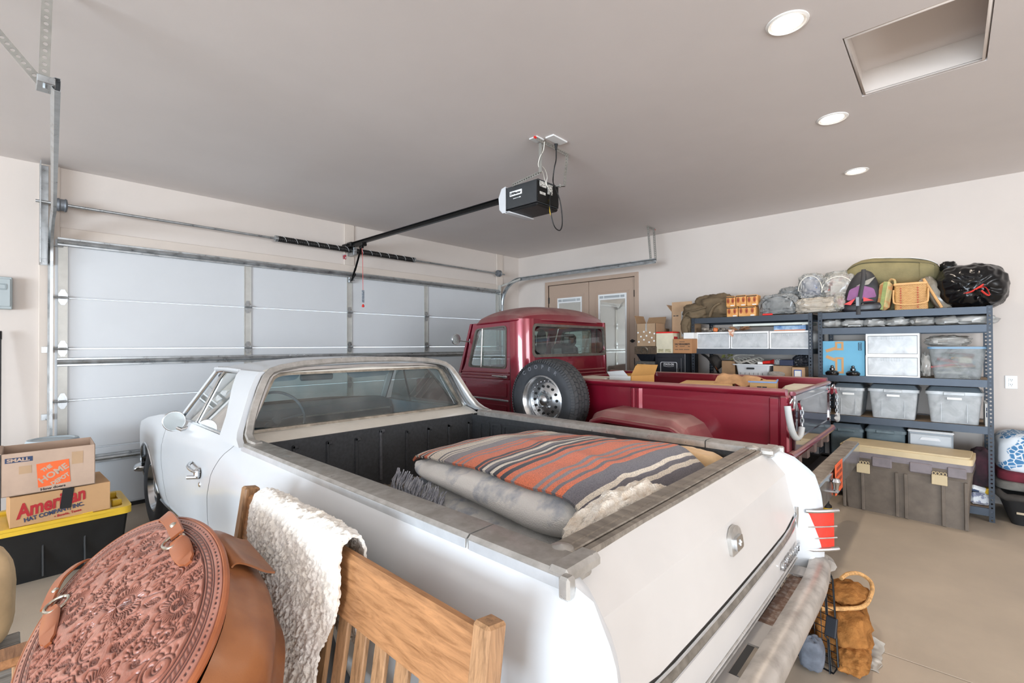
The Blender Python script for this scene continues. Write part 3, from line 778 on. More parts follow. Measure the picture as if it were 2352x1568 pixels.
for sg in (-1, 1):
    mb = MB(); mb.grid(side(sg, cap_y, lambda z: door_r(z) - .003, 70), 70, 22); car_b(mb, 'quarter_panel', CARW, 40)
    mb = MB(); mb.grid(side(sg, lambda z: door_r(z) + .003, lambda z: door_f(z) - .003, 26), 26, 22); dr_ = car_b(mb, 'door', CARW, 40)
    mb = MB(); mb.grid(side(sg, lambda z: door_f(z) + .003, lambda z: 5.38, 44), 44, 22); car_b(mb, 'front_fender', CARW, 40)
    # dark seam behind the gaps
    for f in (door_r, door_f):
        mb = MB()
        def sm(u, v, f=f):
            z = lerp(.985, .28, v); y = f(z) + (u - .5) * .03
            return (XC + sg * (cw(y, z) - .006), y, z)
        mb.grid(sm, 2, 22); car_b(mb, 'door_seam', RUBBER)
    # rocker trim
    mb = MB(); mb.tube([(XC + sg * (cw(y, .325) + .003), y, .325) for y in np.linspace(2.4, 4.42, 12)], .012, 6); car_b(mb, 'rocker_molding', CHROME)
    mb = MB(); mb.tube([(XC + sg * (cw(AR[1][0] + .37 * math.cos(a), .33 + .37 * math.sin(a)) + .002), AR[1][0] + .372 * math.cos(a), .33 + .372 * math.sin(a)) for a in np.linspace(.1, PI - .1, 18)], .008, 6); car_b(mb, 'wheel_arch_molding', CHROME)
    # rear corner cap (column that carries the tail lamp)
    def capf(u, v):
        z = lerp(.985, .42, v); yi = interp(z, [.47, .535, .632, .685, .79, .885, .932, .978, .985], [.541, .526, .530, .534, .554, .572, .614, .659, .665])
        xo = cw(cap_y(z), z); t = u
        x = lerp(.792, xo, t); y = lerp(yi, cap_y(z), t ** .8) - .016 * math.sin(PI * t)
        return (XC + sg * x, y, z)
    mb = MB(); mb.grid(capf, 9, 24); car_b(mb, 'quarter_end_cap', CARW, 50)
    # tail lamp
    def ly(a): return lerp(.508, .398, ((a - .82) / .105) ** .75)
    tl_ = MB(); tl_.slab(lambda u, v: (XC + sg * lerp(.828, .925, u), ly(lerp(.828, .925, u)) - .006 * math.sin(PI * u), lerp(.555, .712, v)), 9, 7, .02, (0, -1, 0)); lamp = car_b(tl_, 'tail_lamp', REDLENS)
    for z in (.546, .722):
        mb = MB(); mb.tube([(XC + sg * a, ly(a) - .010, z) for a in (.822, .84, .86, .885, .91, .932)], .009, 8); mb.build('lamp_bezel', CHROME, lamp)
    for o_ in (0, .016):
        mb = MB(); mb.tube([(XC + sg * (.820 - o_), .516 + o_ * .6, z) for z in (.53, .64, .74)], .009, 8, flat=.8); mb.build('lamp_bezel', CHROME, lamp)
    for z in (.598, .65):
        mb = MB(); mb.tube([(XC + sg * a, ly(a) - .008, z) for a in (.828, .85, .87, .89, .91, .928)], .0032, 6); mb.build('lamp_rib', CHROMEW, lamp)
    # bed rail: chrome cap, long piece and rear corner piece
    RP = [(.868, .958), (.872, .962), (.872, .988), (.862, .997), (.775, .999), (.762, .992), (.762, .962), (.768, .958)]
    for ya, yb2, nm in ((.928, 2.64, 'bed_rail'), (.615, .922, 'rail_corner')):
        mb = MB(); pp = [(sg * x, z) for x, z in RP]
        mb.prism([(XC + x, z) for x, z in pp], ya, yb2, 'xz'); car_b(mb, nm, CHROMEW)
        mb = MB(); mb.box((XC + sg * .8735, ya + .004, .961), (XC + sg * .871, yb2 - .004, .986), .001); car_b(mb, 'rail_side_strip', CHROMEB)
    mb = MB(); mb.obox((XC + sg * .80, .635, .985), (.14, .06, .035), None, .01); mb.obox((XC + sg * .872, .605, .972), (.03, .03, .05), None, .006)
    mb.lathe([(.0, .02), (.03, .012), (.04, -.01), (.035, -.03)], (XC + sg * .765, .70, .985), 'z', 16); car_b(mb, 'rail_end_casting', CHROMEW)
    # bed side liner
    mb = MB(); mb.box((XC + sg * .762, .74, .58), (XC + sg * .775, 2.70, .962)); car_b(mb, 'side_liner', LINER)
    for ya, yb2 in ((2.50, 2.605), (2.38, 2.485), (2.15, 2.36), (1.55, 1.95)):
        mb = MB(); O, I = loops(rpoly([(ya, .66), (yb2, .66), (yb2, .92), (ya, .92)], .02), rpoly([(ya + .015, .675), (yb2 - .015, .675), (yb2 - .015, .905), (ya + .015, .905)], .015), n=24)
        mb.ring(O, I, lambda a, b, d: (XC + sg * (.762 - d), a, b), 0, .008); car_b(mb, 'liner_embossing', LINER)
# bed floor with ribs, front liner with ribs
mb = MB(); poly = []
for k in range(26):
    x = -.76 + k * 1.52 / 26; poly += [(x, .585), (x + .03, .585), (x + .036, .596), (x + .052, .596)]
poly = [(XC + a, b) for a, b in poly] + [(XC + .765, .585), (XC + .765, .56), (XC - .765, .56)]
vs = [(a, y, b) for y in (.72, 2.71) for a, b in poly]; n = len(poly)
mb.add(vs, [(i, i + 1, n + i + 1, n + i) for i in range(n - 1)]); car_b(mb, 'bed_floor', BEDFL)
mb = MB(); mb.box((XC - .775, 2.695, .57), (XC + .775, 2.73, .968), .004); car_b(mb, 'front_liner', LINER)
for x, zt in zip((1.107, 1.304, 1.487, 1.658, 1.857, 2.039, 2.224, 2.417), (.936, .93, .923, .95, .92, .917, .915, .914)):
    mb = MB(); mb.box((x - .009, 2.684, .625), (x + .009, 2.70, zt), .005); mb.box((x - .009, 2.684, zt - .022), (x + .03, 2.70, zt), .005)
    if x != 1.658: car_b(mb, 'liner_rib', LINER)
    else: car_b(mb, 'liner_rib', mat('worn_liner', '55565A', .55, var=.2, scale=30))
# white cowl between liner and rear window
mb = MB()
def cowl(u, v):
    x = lerp(-.83, .83, u); y = lerp(2.70, 2.86, v); z = lerp(.966, 1.012, v) + .004 * math.sin(PI * v)
    return (XC + x, y - .03 * (1 - (x / .83) ** 2) * v * 0, z)
mb.grid(cowl, 20, 5); mb.box((XC - .8, 2.72, .80), (XC + .8, 2.74, .968)); car_b(mb, 'rear_cowl', mat('car_cream', 'E6DFD3', .35, var=.05, scale=4, coat=.2))

# tailgate
TG = [(.70, .978), (.645, .978), (.600, .932), (.558, .885), (.540, .79), (.520, .685), (.530, .676), (.530, .640), (.516, .632), (.512, .535), (.522, .522), (.512, .508), (.528, .47), (.56, .46)]
mb = MB()
vs = []; xs = np.linspace(-.80, .80, 9); n = len(TG)
for x in xs: vs += [(XC + x, y + .010 * (x / .8) ** 2, z + (.03 * max(0, abs(x) - .62) / .18 if .6 < z < .7 else 0)) for y, z in TG]
mb.add(vs, [(i * n + k, i * n + k + 1, (i + 1) * n + k + 1, (i + 1) * n + k) for i in range(len(xs) - 1) for k in range(n - 1)])
tgm = mat('tailgate_cream', 'CDC9C5', .4, var=.02, scale=3, coat=.12)
tg = car_b(mb, 'tailgate', tgm, 12)
mb = MB()
for ya, yb, za in ((.648, .672, .985), (.676, .70, .987), (.704, .742, .985)): mb.box((XC - .78, ya, .965), (XC + .78, yb, za + .004), .003)
mb.build('tailgate_cap', DUSTMET, tg)
MB().box((XC - .78, .735, .58), (XC + .78, .75, .97)).build('tailgate_inner_panel', LINER, tg)
mb = MB(); vs = []
for x in np.linspace(-.79, .79, 9):
    e = .03 * max(0, abs(x) - .62) / .18
    vs += [(XC + x, .513 + .010 * (x / .8) ** 2, .674 + e), (XC + x, .521 + .01 * (x / .8) ** 2, .658 + e), (XC + x, .513 + .01 * (x / .8) ** 2, .641 + e)]
mb.add(vs, [(i * 3 + k, i * 3 + k + 1, i * 3 + k + 4, i * 3 + k + 3) for i in range(8) for k in range(2)])
mb.build('tailgate_trim_strip', mat('dull_trim', '8D877E', .4, metal=.6, var=.2, scale=20), tg)
for z, m_ in ((.676, CHROME), (.638, CHROME)):
    mb = MB(); mb.tube([(XC + x, .514 + .01 * (x / .8) ** 2, z + .03 * max(0, abs(x) - .62) / .18) for x in np.linspace(-.79, .79, 13)], .004, 6); mb.build('trim_edge', m_, tg)
for z in (.53, .508):
    mb = MB(); mb.tube([(XC + x, .512 + .01 * (x / .8) ** 2, z) for x in np.linspace(-.79, .79, 9)], .0045, 6); mb.build('trim_edge', CHROMEW, tg)
# release handle on the crease
mb = MB()
O = rpoly([(-.055, -.035), (.055, -.035), (.05, .03), (.02, .052), (-.02, .052), (-.05, .03)], .012)
M_ = frame_m((XC, .543, .82), (1, 0, 0), (0, .10, .95)); mb.X = M_
mb.prism(O, -.004, .010, 'xy'); hd = mb.build('release_handle', CHROMEW, tg)
mb = MB(); mb.X = M_; mb.prism(rpoly([(-.034, -.022), (.034, -.022), (.03, .022), (-.03, .022)], .01), .010, .020, 'xy'); mb.build('handle_boss', CHROME, hd)
mb = MB(); mb.X = M_; mb.box((-.012, -.003, .02), (.012, .003, .022)); mb.box((-.003, -.010, .02), (.003, .010, .022)); mb.build('emblem', WHITEP, hd)
text('nameplate', 'CHEVROLET', .045, frame_m((2.17, .507, .560), (1, 0, 0), (0, 0, 1)), CHROME, tg, bold=.0012, ext=.004, width=.29, spacing=1.15)
# splash pan, rusty ledge, opening
for q in ((-.80, .47, -.16), (.04, .47, .20), (-.16, .515, .04), (.70, .47, .80)):
    mb = MB(); mb.box((XC + q[0], q[1], .465), (XC + q[2], .535, .472)); car_b(mb, 'splash_pan', tgm)
mb = MB(); mb.box((XC + .20, .45, .44), (XC + .70, .53, .462)); car_b(mb, 'rusty_ledge', RUSTY)
mb = MB(); mb.tube(smooth_path([(1.58, .50, .44), (1.62, .48, .38), (1.68, .50, .34), (1.70, .47, .30)]), .005, 6); mb.tube(smooth_path([(1.60, .51, .42), (1.66, .50, .36), (1.66, .48, .28)]), .004, 6); mb.obox((1.67, .485, .40), (.03, .025, .05), rotm(.4, .3, 0), .006); car_b(mb, 'wiring_harness', mat('harness_blue', '4A5670', .5, var=.2))
for sg in (-1, 1):
    mb = MB(); mb.lathe([(.0, -.012), (.018, -.012), (.026, -.004), (.026, .012)], (XC + sg * .845, .47, .495), 'y', 18)
    car_b(mb, 'bumper_bolt', WHITEP)
# rear bumper
def bump(mb, yf, sgn, prof, xm):
    xs = np.concatenate([np.linspace(-1, 1, 25)]); n = len(prof); vs = []
    for t in xs:
        x = t * xm; b = yf(abs(x))
        vs += [(XC + x, b + sgn * p, q) for p, q in prof]
    N = len(xs)
    mb.add(vs, [(i * n + k, i * n + (k + 1) % n, (i + 1) * n + (k + 1) % n, (i + 1) * n + k) for i in range(N - 1) for k in range(n)] + [tuple(range(n)), tuple((N - 1) * n + k for k in range(n))[::-1]])
PB = [(0, .505), (.03, .515), (.07, .512), (.10, .495), (.115, .46), (.112, .42), (.09, .385), (.05, .37), (.04, .38), (.07, .42), (.06, .47), (.01, .49)]
PR = [(0, .505), (.025, .513), (.055, .510), (.075, .495), (.084, .47), (.080, .445), (.06, .425), (.03, .42), (.03, .43), (.055, .45), (.05, .48), (.01, .49)]
mb = MB(); bump(mb, lambda x: .462 + max(0, x - .55) ** 2 * .25, -1, PR, .925); car_b(mb, 'rear_bumper', BUMPM, 50)
for sg in (-1, 1):
    mb = MB(); mb.tube(smooth_path([(XC + sg * .895, .425, .468), (XC + sg * .945, .45, .470), (XC + sg * .958, .51, .470), (XC + sg * .945, .59, .470)]), [.042] * 18 + [.03], 10, flat=.7)
    car_b(mb, 'bumper_end', BUMPM, 60)
mb = MB(); bump(mb, lambda x: 5.395 - max(0, x - .5) ** 2 * .9, 1, PB, .85); car_b(mb, 'front_bumper', CHROME, 50)
for sg in (-1, 1):
    mb = MB(); mb.tube(smooth_path([(XC + sg * .84, 5.25, .45), (XC + sg * .87, 5.16, .46), (XC + sg * .88, 5.10, .44)]), [.055] * 12 + [.04], 10, flat=.5)
    car_b(mb, 'front_bumper_end', CHROME, 60)
# hood and nose
def hood(u, v):
    y = lerp(4.10, 5.38, v); w = cw(y, ztop(y)); x = lerp(-w, w, u); k = abs(x / w)
    y2 = y + (.06 * (1 - k * k) * v * 0)
    return (XC + x, y2, ztop(y) + .045 * (1 - k ** 2.5) * (1 - .6 * v) + .0)
mb = MB(); mb.grid(hood, 33, 26); car_b(mb, 'hood', CARW, 40)
mb = MB(); mb.grid(lambda u, v: (XC + lerp(-1, 1, u) * cw(5.38, .76) * (1 - .02 * v), 5.38 + .012 * math.sin(PI * v), lerp(.762, .42, v)), 17, 6); car_b(mb, 'nose_panel', CARW)
mb = MB(); mb.box((XC - .62, 5.385, .55), (XC + .62, 5.40, .73), .004); car_b(mb, 'grille', CHROMEW)
for x in (-.74, -.56, .56, .74):
    mb = MB(); mb.lathe([(.0, .02), (.05, .015), (.075, .0), (.085, -.01)], (XC + x, 5.395, .645), 'y', 18)
    car_b(mb, 'headlight', mat('headlight_glass', 'DDE2E4', .1, var=.02, metal=.3))
mb = MB(); mb.box((XC - .80, .60, .24), (XC + .80, 5.2, .30)); mb.box((XC - .78, 2.74, .30), (XC + .78, 2.78, .80)); car_b(mb, 'underbody', RUBBER)
# wheels
def wheel(par, c, r, w, rim, sg, cmat=CHROME, parts=None):
    cx, cy, cz = c
    mb = MB(); h = w / 2
    mb.lathe([(rim, -h * .86), (rim + .01, -h * .96), (lerp(rim, r, .45), -h * 1.04), (r - .035, -h * .96), (r - .008, -h * .78), (r, -h * .5), (r, h * .5), (r - .008, h * .78), (r - .035, h * .96), (lerp(rim, r, .45), h * 1.04), (rim + .01, h * .96), (rim, h * .86)], c, 'x', 48, closed=True)
    t = mb.build('tire', TIRE, par, 40)
    mb = MB(); s = sg
    mb.lathe([(rim + .004, s * h * .90), (rim - .012, s * h * .92), (rim - .025, s * h * .55), (rim * .62, s * h * .42), (rim * .5, s * h * .62), (rim * .25, s * h * .72), (.0, s * h * .74)], c, 'x', 40, caps=False)
    w_ = mb.build('wheel', cmat, par, 40)
    return t, w_
for sg in (-1, 1):
    for y in (AR[0][0], AR[1][0]): wheel(car, (XC + sg * .76, y, .335), .335, .205, .195, sg)
# ---- cab
def roof(u, v):
    a = (u - .5) * 2; y = lerp(2.885 + .055 * (1 - a * a), 3.70 + .05 * (1 - a * a), v)
    hw = lerp(.665, .69, v); k = abs(a)
    z = 1.335 + .082 * (1 - k ** 3.2) * (1 - .25 * (2 * v - 1) ** 2 - .10 * v)
    return (XC + a * hw, y, z)
mb = MB(); mb.slab(roof, 31, 15, .025, (0, 0, 1)); car_b(mb, 'roof', CARW, 40)
DRIP = [(3.70, 1.338), (3.45, 1.343), (3.22, 1.340)]
for sg in (-1, 1):
    # sail panel (C pillar)
    def sail(u, v):
        z = lerp(1.345, .985, v)
        yr = interp(z, [.985, 1.0, 1.03, 1.10, 1.20, 1.345], [2.60, 2.66, 2.72, 2.775, 2.82, 2.885]); yf = lerp(3.215, 2.93, v)
        x = interp(z, [.985, 1.10, 1.25, 1.32, 1.345], [.864, .80, .735, .695, .668])
        return (XC + sg * x, lerp(yr, yf, u), z)
    mb = MB(); mb.slab(sail, 10, 14, .03 * (-sg), (1, 0, 0)); flip_out(car_b(mb, 'sail_panel', CARW, 40))
    # A pillar, window frame, glass
    A0, A1 = Vector((XC + sg * .80, 4.02, .995)), Vector((XC + sg * .675, 3.66, 1.335))
    mb = MB(); mb.beam(A0, A1, .035, .05); car_b(mb, 'windshield_pillar', CARW)
    mb = MB(); mb.tube([A0 + Vector((sg * .018, -.02, 0)), A1 + Vector((sg * .018, -.02, 0))], .011, 6); car_b(mb, 'pillar_trim', CHROME)
    mb = MB(); mb.tube([(XC + sg * (.70), y, z) for y, z in DRIP] , .012, 6); car_b(mb, 'drip_rail', CARW)
    def sx(z): return interp(z, [.985, 1.335], [.835, .69])
    Wn = [(2.965, .990), (3.60, .990), (3.535, 1.27), (3.49, 1.325), (3.225, 1.325)]
    mb = MB(); mb.add([(XC + sg * sx(z), y, z) for y, z in Wn], [tuple(range(5))]); gl = car_b(mb, 'side_window', GLASSC, 0)
    Vn = [(3.62, .990), (3.93, .990), (3.63, 1.30), (3.555, 1.27)]
    mb = MB(); mb.add([(XC + sg * sx(z), y, z) for y, z in Vn], [tuple(range(4))]); car_b(mb, 'vent_window', GLASSC, 0)
    mb = MB(); mb.tube([(XC + sg * (sx(z) + .004), y, z) for y, z in ((3.61, .985), (3.545, 1.28), (3.50, 1.325))], .009, 6); car_b(mb, 'vent_divider', CHROME)
    mb = MB(); mb.tube([(XC + sg * (sx(z) + .006), y, z) for y, z in ((2.945, .985), (3.08, 1.16), (3.21, 1.328), (3.50, 1.332), (3.66, 1.325))], .013, 6); car_b(mb, 'window_frame', CHROME)
    mb = MB(); mb.tube([(XC + sg * (cw(y, .985) - .008), y, .992) for y in (2.93, 3.3, 3.7, 4.0)], .009, 6); car_b(mb, 'belt_molding', CHROME)
    mb = MB(); mb.add([(XC + sg * .79, 2.80, .99), (XC + sg * .79, 4.1, .99), (XC + sg * .77, 4.1, .35), (XC + sg * .77, 2.80, .35), (XC + sg * .845, 2.80, .988), (XC + sg * .845, 4.1, .988)], [(0, 1, 2, 3), (0, 1, 5, 4)]); car_b(mb, 'door_card', VINYL)
    # push button handle and lock, outside mirror
    mb = MB(); xh = XC + sg * (cw(3.28, .775) + .004)
    mb.tube(smooth_path([(xh, 3.17, .765), (xh + sg * .03, 3.19, .775), (xh + sg * .035, 3.28, .785), (xh + sg * .012, 3.345, .79), (xh, 3.36, .79)]), .010, 8, flat=.8); mb.obox((xh + sg * .012, 3.185, .762), (.03, .05, .055), None, .012); mb.cyl((xh, 3.19, .735), (xh + sg * .05, 3.235, .735), .011, n=10); car_b(mb, 'door_handle', CHROME)
    mb = MB(); xk = XC + sg * cw(3.2, .685); mb.lathe([(.0, sg * .006), (.012, sg * .005), (.016, 0)], (xk, 3.20, .690), 'x', 14); car_b(mb, 'door_lock', CHROME)
mb = MB(); mb.lathe([(.0, .035), (.04, .030), (.062, .012), (.066, -.006), (.062, -.010)], (.762, 3.72, 1.005), 'y', 24); mb.tube([(.762, 3.73, .97), (.80, 3.70, .945), (.835, 3.69, .955)], .012, 8); mr = car_b(mb, 'side_mirror', CHROME)
mb = MB(); mb.lathe([(.0, -.011), (.060, -.0105)], (.762, 3.72, 1.005), 'y', 24); mb.build('mirror_glass', mat('mirror', '8F9494', .25, metal=.9, var=.02), mr)
# rear window: frame, glass, chrome surround
GB, GT = (2.855, 1.018), (2.935, 1.322)
def rw(a, b, d=0.0):     # a lateral, b 0..1 height
    k = abs(a)
    return (XC + a, lerp(GB[0], GT[0], b) - .015 * (1 - (a / .8) ** 2) + d + .03 * max(0, (k - .5)) * 0, lerp(GB[1], GT[1], b))
inner = rpoly([(-.765, 0.02), (.765, 0.02), (.60, .985), (-.60, .985)], [.03, .03, .09, .09], 5)
outer = rpoly([(-.835, -.06), (.835, -.06), (.665, 1.14), (-.665, 1.14)], [.02, .02, .12, .12], 5)
mid = rpoly([(-.79, -.03), (.79, -.03), (.618, 1.03), (-.618, 1.03)], [.03, .03, .10, .10], 5)
O, I = loops(outer, mid, (0, .5), 48); mb = MB(); mb.ring(O, I, rw, -.012, .012); car_b(mb, 'rear_window_surround', mat('car_cream', 'E6DFD3'), 30)
O, I = loops(mid, inner, (0, .5), 48); mb = MB(); mb.ring(O, I, rw, -.022, .005); car_b(mb, 'rear_window_gasket', mat('dusty_gasket', '9A9082', .5, metal=.4, var=.2, scale=20), 30)
g_ = polar(inner, (0, .5), [2 * PI * k / 48 for k in range(48)]); mb = MB(); mb.add([rw(a, b, -.004) for a, b in g_], [tuple(range(48))]); car_b(mb, 'rear_window_glass', GLASSC, 0)
# chrome molding that climbs the sail panels and crosses the roof edge
def ribbon(mb, pts, nrm, w, t):
    pts = [Vector(p) for p in pts]; vs = []; m = len(pts)
    for i, p in enumerate(pts):
        tan = (pts[min(i + 1, m - 1)] - pts[max(i - 1, 0)]).normalized(); n = Vector(nrm[i] if isinstance(nrm, list) else nrm); n = (n - tan * n.dot(tan)).normalized(); s = tan.cross(n)
        for a, b in ((-w / 2, 0), (-w / 2 * .7, t), (w / 2 * .7, t), (w / 2, 0), (w / 2 * .6, -t * .5), (-w / 2 * .6, -t * .5)): vs.append(p + s * a + n * b)
    fs = [(i * 6 + k, i * 6 + (k + 1) % 6, (i + 1) * 6 + (k + 1) % 6, (i + 1) * 6 + k) for i in range(m - 1) for k in range(6)]
    mb.add(vs, fs + [tuple(range(6)), tuple((m - 1) * 6 + k for k in range(6))[::-1]])
half = [(.815, 2.56, .996), (.822, 2.64, 1.0), (.815, 2.70, 1.025), (.79, 2.745, 1.09), (.755, 2.785, 1.17), (.71, 2.825, 1.26), (.675, 2.85, 1.318), (.64, 2.868, 1.348), (.58, 2.88, 1.366), (.45, 2.892, 1.384), (.25, 2.905, 1.395), (0, 2.912, 1.399)]
full = [(XC - a, b, c) for a, b, c in half] + [(XC + a, b, c) for a, b, c in half[-2::-1]]
nr = []
for p in full:
    nr.append(Vector((0, -1, .55)) if p[2] > 1.05 else Vector((0, -.35, 1)))
mb = MB(); ribbon(mb, full, nr, .042, .010); car_b(mb, 'roof_edge_molding', CHROMEW, 40)
half2 = [(.775, 2.79, 1.02), (.772, 2.815, 1.04), (.72, 2.845, 1.15), (.665, 2.875, 1.27), (.635, 2.89, 1.318), (.59, 2.90, 1.342), (.45, 2.905, 1.352), (.0, 2.912, 1.358)]
full2 = [(XC - a, b, c) for a, b, c in half2] + [(XC + a, b, c) for a, b, c in half2[-2::-1]]
mb = MB(); ribbon(mb, full2, [Vector((0, -1, .2))] * len(full2), .026, .012); car_b(mb, 'rear_window_molding', CHROME, 40)
# windshield and cabin
mb = MB(); mb.grid(lambda u, v: (XC + lerp(-1, 1, u) * lerp(.79, .66, v), lerp(4.04, 3.68, v) + .16 * (1 - (2 * u - 1) ** 2) * (1 - .4 * v), lerp(.995, 1.33, v)), 15, 5); car_b(mb, 'windshield', GLASSC)
mb = MB(); mb.tube([(XC + a * .66, 3.68 + .095 * (1 - a * a), 1.335) for a in np.linspace(-1, 1, 11)], .02, 6); car_b(mb, 'windshield_header', CARW)
mb = MB(); mb.prism([(3.82, .72), (3.80, .93), (3.85, .995), (4.00, 1.015), (4.25, 1.00), (4.25, .72)], XC - .77, XC + .77, 'yz'); ds = car_b(mb, 'dashboard', VINYLD, 30)
for z in (.80, .86, .92): MB().box((XC - .1, 3.79, z), (XC + .74, 3.81, z + .012), .002).build('dash_strip', CHROMEW, ds)
mb = MB(); mb.box((XC - .76, 2.80, .32), (XC + .76, 4.2, .36)); car_b(mb, 'cabin_floor', VINYLD)
mb = MB(); mb.box((XC - .74, 3.0, .45), (XC + .74, 3.5, .58), .05); mb.box((XC - .74, 2.88, .52), (XC + .74, 3.02, .93), .05); car_b(mb, 'bench_seat', VINYL)
mb = MB(); M_ = frame_m((1.365, 3.60, .975), (1, 0, 0), (0, .45, .9)); mb.X = M_
mb.tube([(.195 * math.cos(a), .195 * math.sin(a), 0) for a in np.linspace(0, 2 * PI, 33)[:-1]], .011, 8, closed=True)
mb.tube([(-.19, 0, 0), (0, -.02, -.03), (.19, 0, 0)], .009, 6); mb.lathe([(.0, .01), (.03, .005), (.035, -.03)], (0, -.02, -.02), 'z', 14); sw = car_b(mb, 'steering_wheel', VINYLD)
mb = MB(); mb.cyl((1.365, 3.62, .95), (1.365, 3.86, .86), .025, n=10); car_b(mb, 'steering_column', VINYLD)
mb = MB(); mb.obox((1.73, 3.76, 1.243), (.27, .03, .055), rotm(0, 0, 0), .012); mb.cyl((1.71, 3.77, 1.26), (1.70, 3.72, 1.33), .006, n=6); car_b(mb, 'rear_view_mirror', VINYLD)
for x0, x1 in ((1.10, 1.55), (1.90, 2.34)):
    mb = MB(); mb.prism(rpoly([(x0, 1.325), (x1, 1.325), (x1 - .02, 1.235), (x0 + .06, 1.225)], .05), 3.64, 3.66, 'xz'); car_b(mb, 'sun_visor', VINYL)
# ================================================================ maroon pickup truck
def dusty_paint(name, col, dust, up=True):
    """metallic maroon with dust settled on the surfaces that face up"""
    m = bpy.data.materials.new(name); MATS[name] = m; m.use_nodes = True
    nt = m.node_tree; L = nt.links; b = nt.nodes['Principled BSDF']
    b.inputs['Metallic'].default_value = .25; b.inputs['Coat Weight'].default_value = .9; b.inputs['Coat Roughness'].default_value = .04
    ge = nt.nodes.new('ShaderNodeNewGeometry'); sp = nt.nodes.new('ShaderNodeSeparateXYZ'); L.new(ge.outputs['True Normal'], sp.inputs[0])
    tc = nt.nodes.new('ShaderNodeTexCoord'); n = nd(nt, 'ShaderNodeTexNoise', i_Scale=5.0, i_Detail=6.0); L.new(tc.outputs['Object'], n.inputs['Vector'])
    mr = nd(nt, 'ShaderNodeMapRange'); mr.inputs[1].default_value = .25; mr.inputs[2].default_value = .9; L.new(sp.outputs['Z'], mr.inputs[0])
    n2 = nd(nt, 'ShaderNodeMapRange'); n2.inputs[1].default_value = .30; n2.inputs[2].default_value = .55; n2.inputs[3].default_value = .35; n2.inputs[4].default_value = 1.0; L.new(n.outputs['Fac'], n2.inputs[0])
    mu = nd(nt, 'ShaderNodeMath', operation='MULTIPLY'); L.new(mr.outputs[0], mu.inputs[0]); L.new(n2.outputs[0], mu.inputs[1])
    mu2 = nd(nt, 'ShaderNodeMath', operation='MULTIPLY_ADD'); mu2.inputs[1].default_value = .78; mu2.inputs[2].default_value = .0; L.new(mu.outputs[0], mu2.inputs[0])
    mx = nd(nt, 'ShaderNodeMix', data_type='RGBA'); L.new(mu2.outputs[0], mx.inputs[0]); mx.inputs[6].default_value = lin(col); mx.inputs[7].default_value = lin(dust)
    L.new(mx.outputs[2], b.inputs['Base Color'])
    r = nd(nt, 'ShaderNodeMath', operation='MULTIPLY_ADD'); r.inputs[1].default_value = .5; r.inputs[2].default_value = .28; L.new(mu2.outputs[0], r.inputs[0]); L.new(r.outputs[0], b.inputs['Roughness'])
    c = nd(nt, 'ShaderNodeMath', operation='MULTIPLY_ADD'); c.inputs[1].default_value = -1.3; c.inputs[2].default_value = .9; c.use_clamp = True; L.new(mu2.outputs[0], c.inputs[0]); L.new(c.outputs[0], b.inputs['Coat Weight'])
    return m
MAR = dusty_paint('maroon_paint', '7E1228', 'A88A82')
MARD = dusty_paint('maroon_inner', '6A1A28', '9A8078')
GLASST = glass('truck_glass', 'CFE0DC', dustf=0.05, gl=0.05)
TX = 4.06; HW = .755
tk = thing('pickup_truck', (TX, 2.6, 0), 'maroon vintage pickup truck with spare tire on its side', 'truck')
def tk_b(mb, name, m, smooth=35, par=None): return mb.build(name, m, par or tk, smooth)
def bow(x, a): return a * (1 - (x / .62) ** 2)
# rear cab panel with window hole
YB_, RC = 2.90, .135
wo_ = rpoly([(-.655, 1.375), (.655, 1.375), (.640, 1.700), (-.640, 1.700)], .06, 5)
wi_ = rpoly([(-.625, 1.402), (.625, 1.402), (.610, 1.675), (-.610, 1.675)], .05, 5)
wm_ = rpoly([(-.63, 1.40), (.63, 1.40), (.615, 1.68), (-.615, 1.68)], .05, 5)
def bk(a, b, d=0): return (TX + a, YB_ + d + .03 * max(0, b - 1.2), b)
O, I = loops([(-(HW - RC) - .03, .60), (HW - RC + .03, .60), (HW - RC + .03, 1.745), (-(HW - RC) - .03, 1.745)], wm_, (0, 1.54), 40)
O = [(max(-.645, min(.645, a)), b) for a, b in O]
mb = MB(); mb.ring(O, I, bk, 0, .02); tk_b(mb, 'cab_back', MAR, 30)
O, I = loops(wo_, wi_, (0, 1.54), 40); mb = MB(); mb.ring(O, I, bk, -.016, .01); tk_b(mb, 'rear_window_gasket', mat('gasket_dusty', '5E5851', .6, var=.15, scale=20), 40)
g_ = polar(wi_, (0, 1.54), [2 * PI * k / 48 for k in range(48)]); mb = MB(); mb.add([bk(a, b, .0) for a, b in g_], [tuple(range(48))]); tk_b(mb, 'rear_window_glass', GLASST, 0)
for z in (1.225, 1.19, 1.155):
    mb = MB(); mb.tube([bk(x, z, -.004) for x in np.linspace(-.64, .66, 9)], .009, 8); tk_b(mb, 'body_bead', MAR)
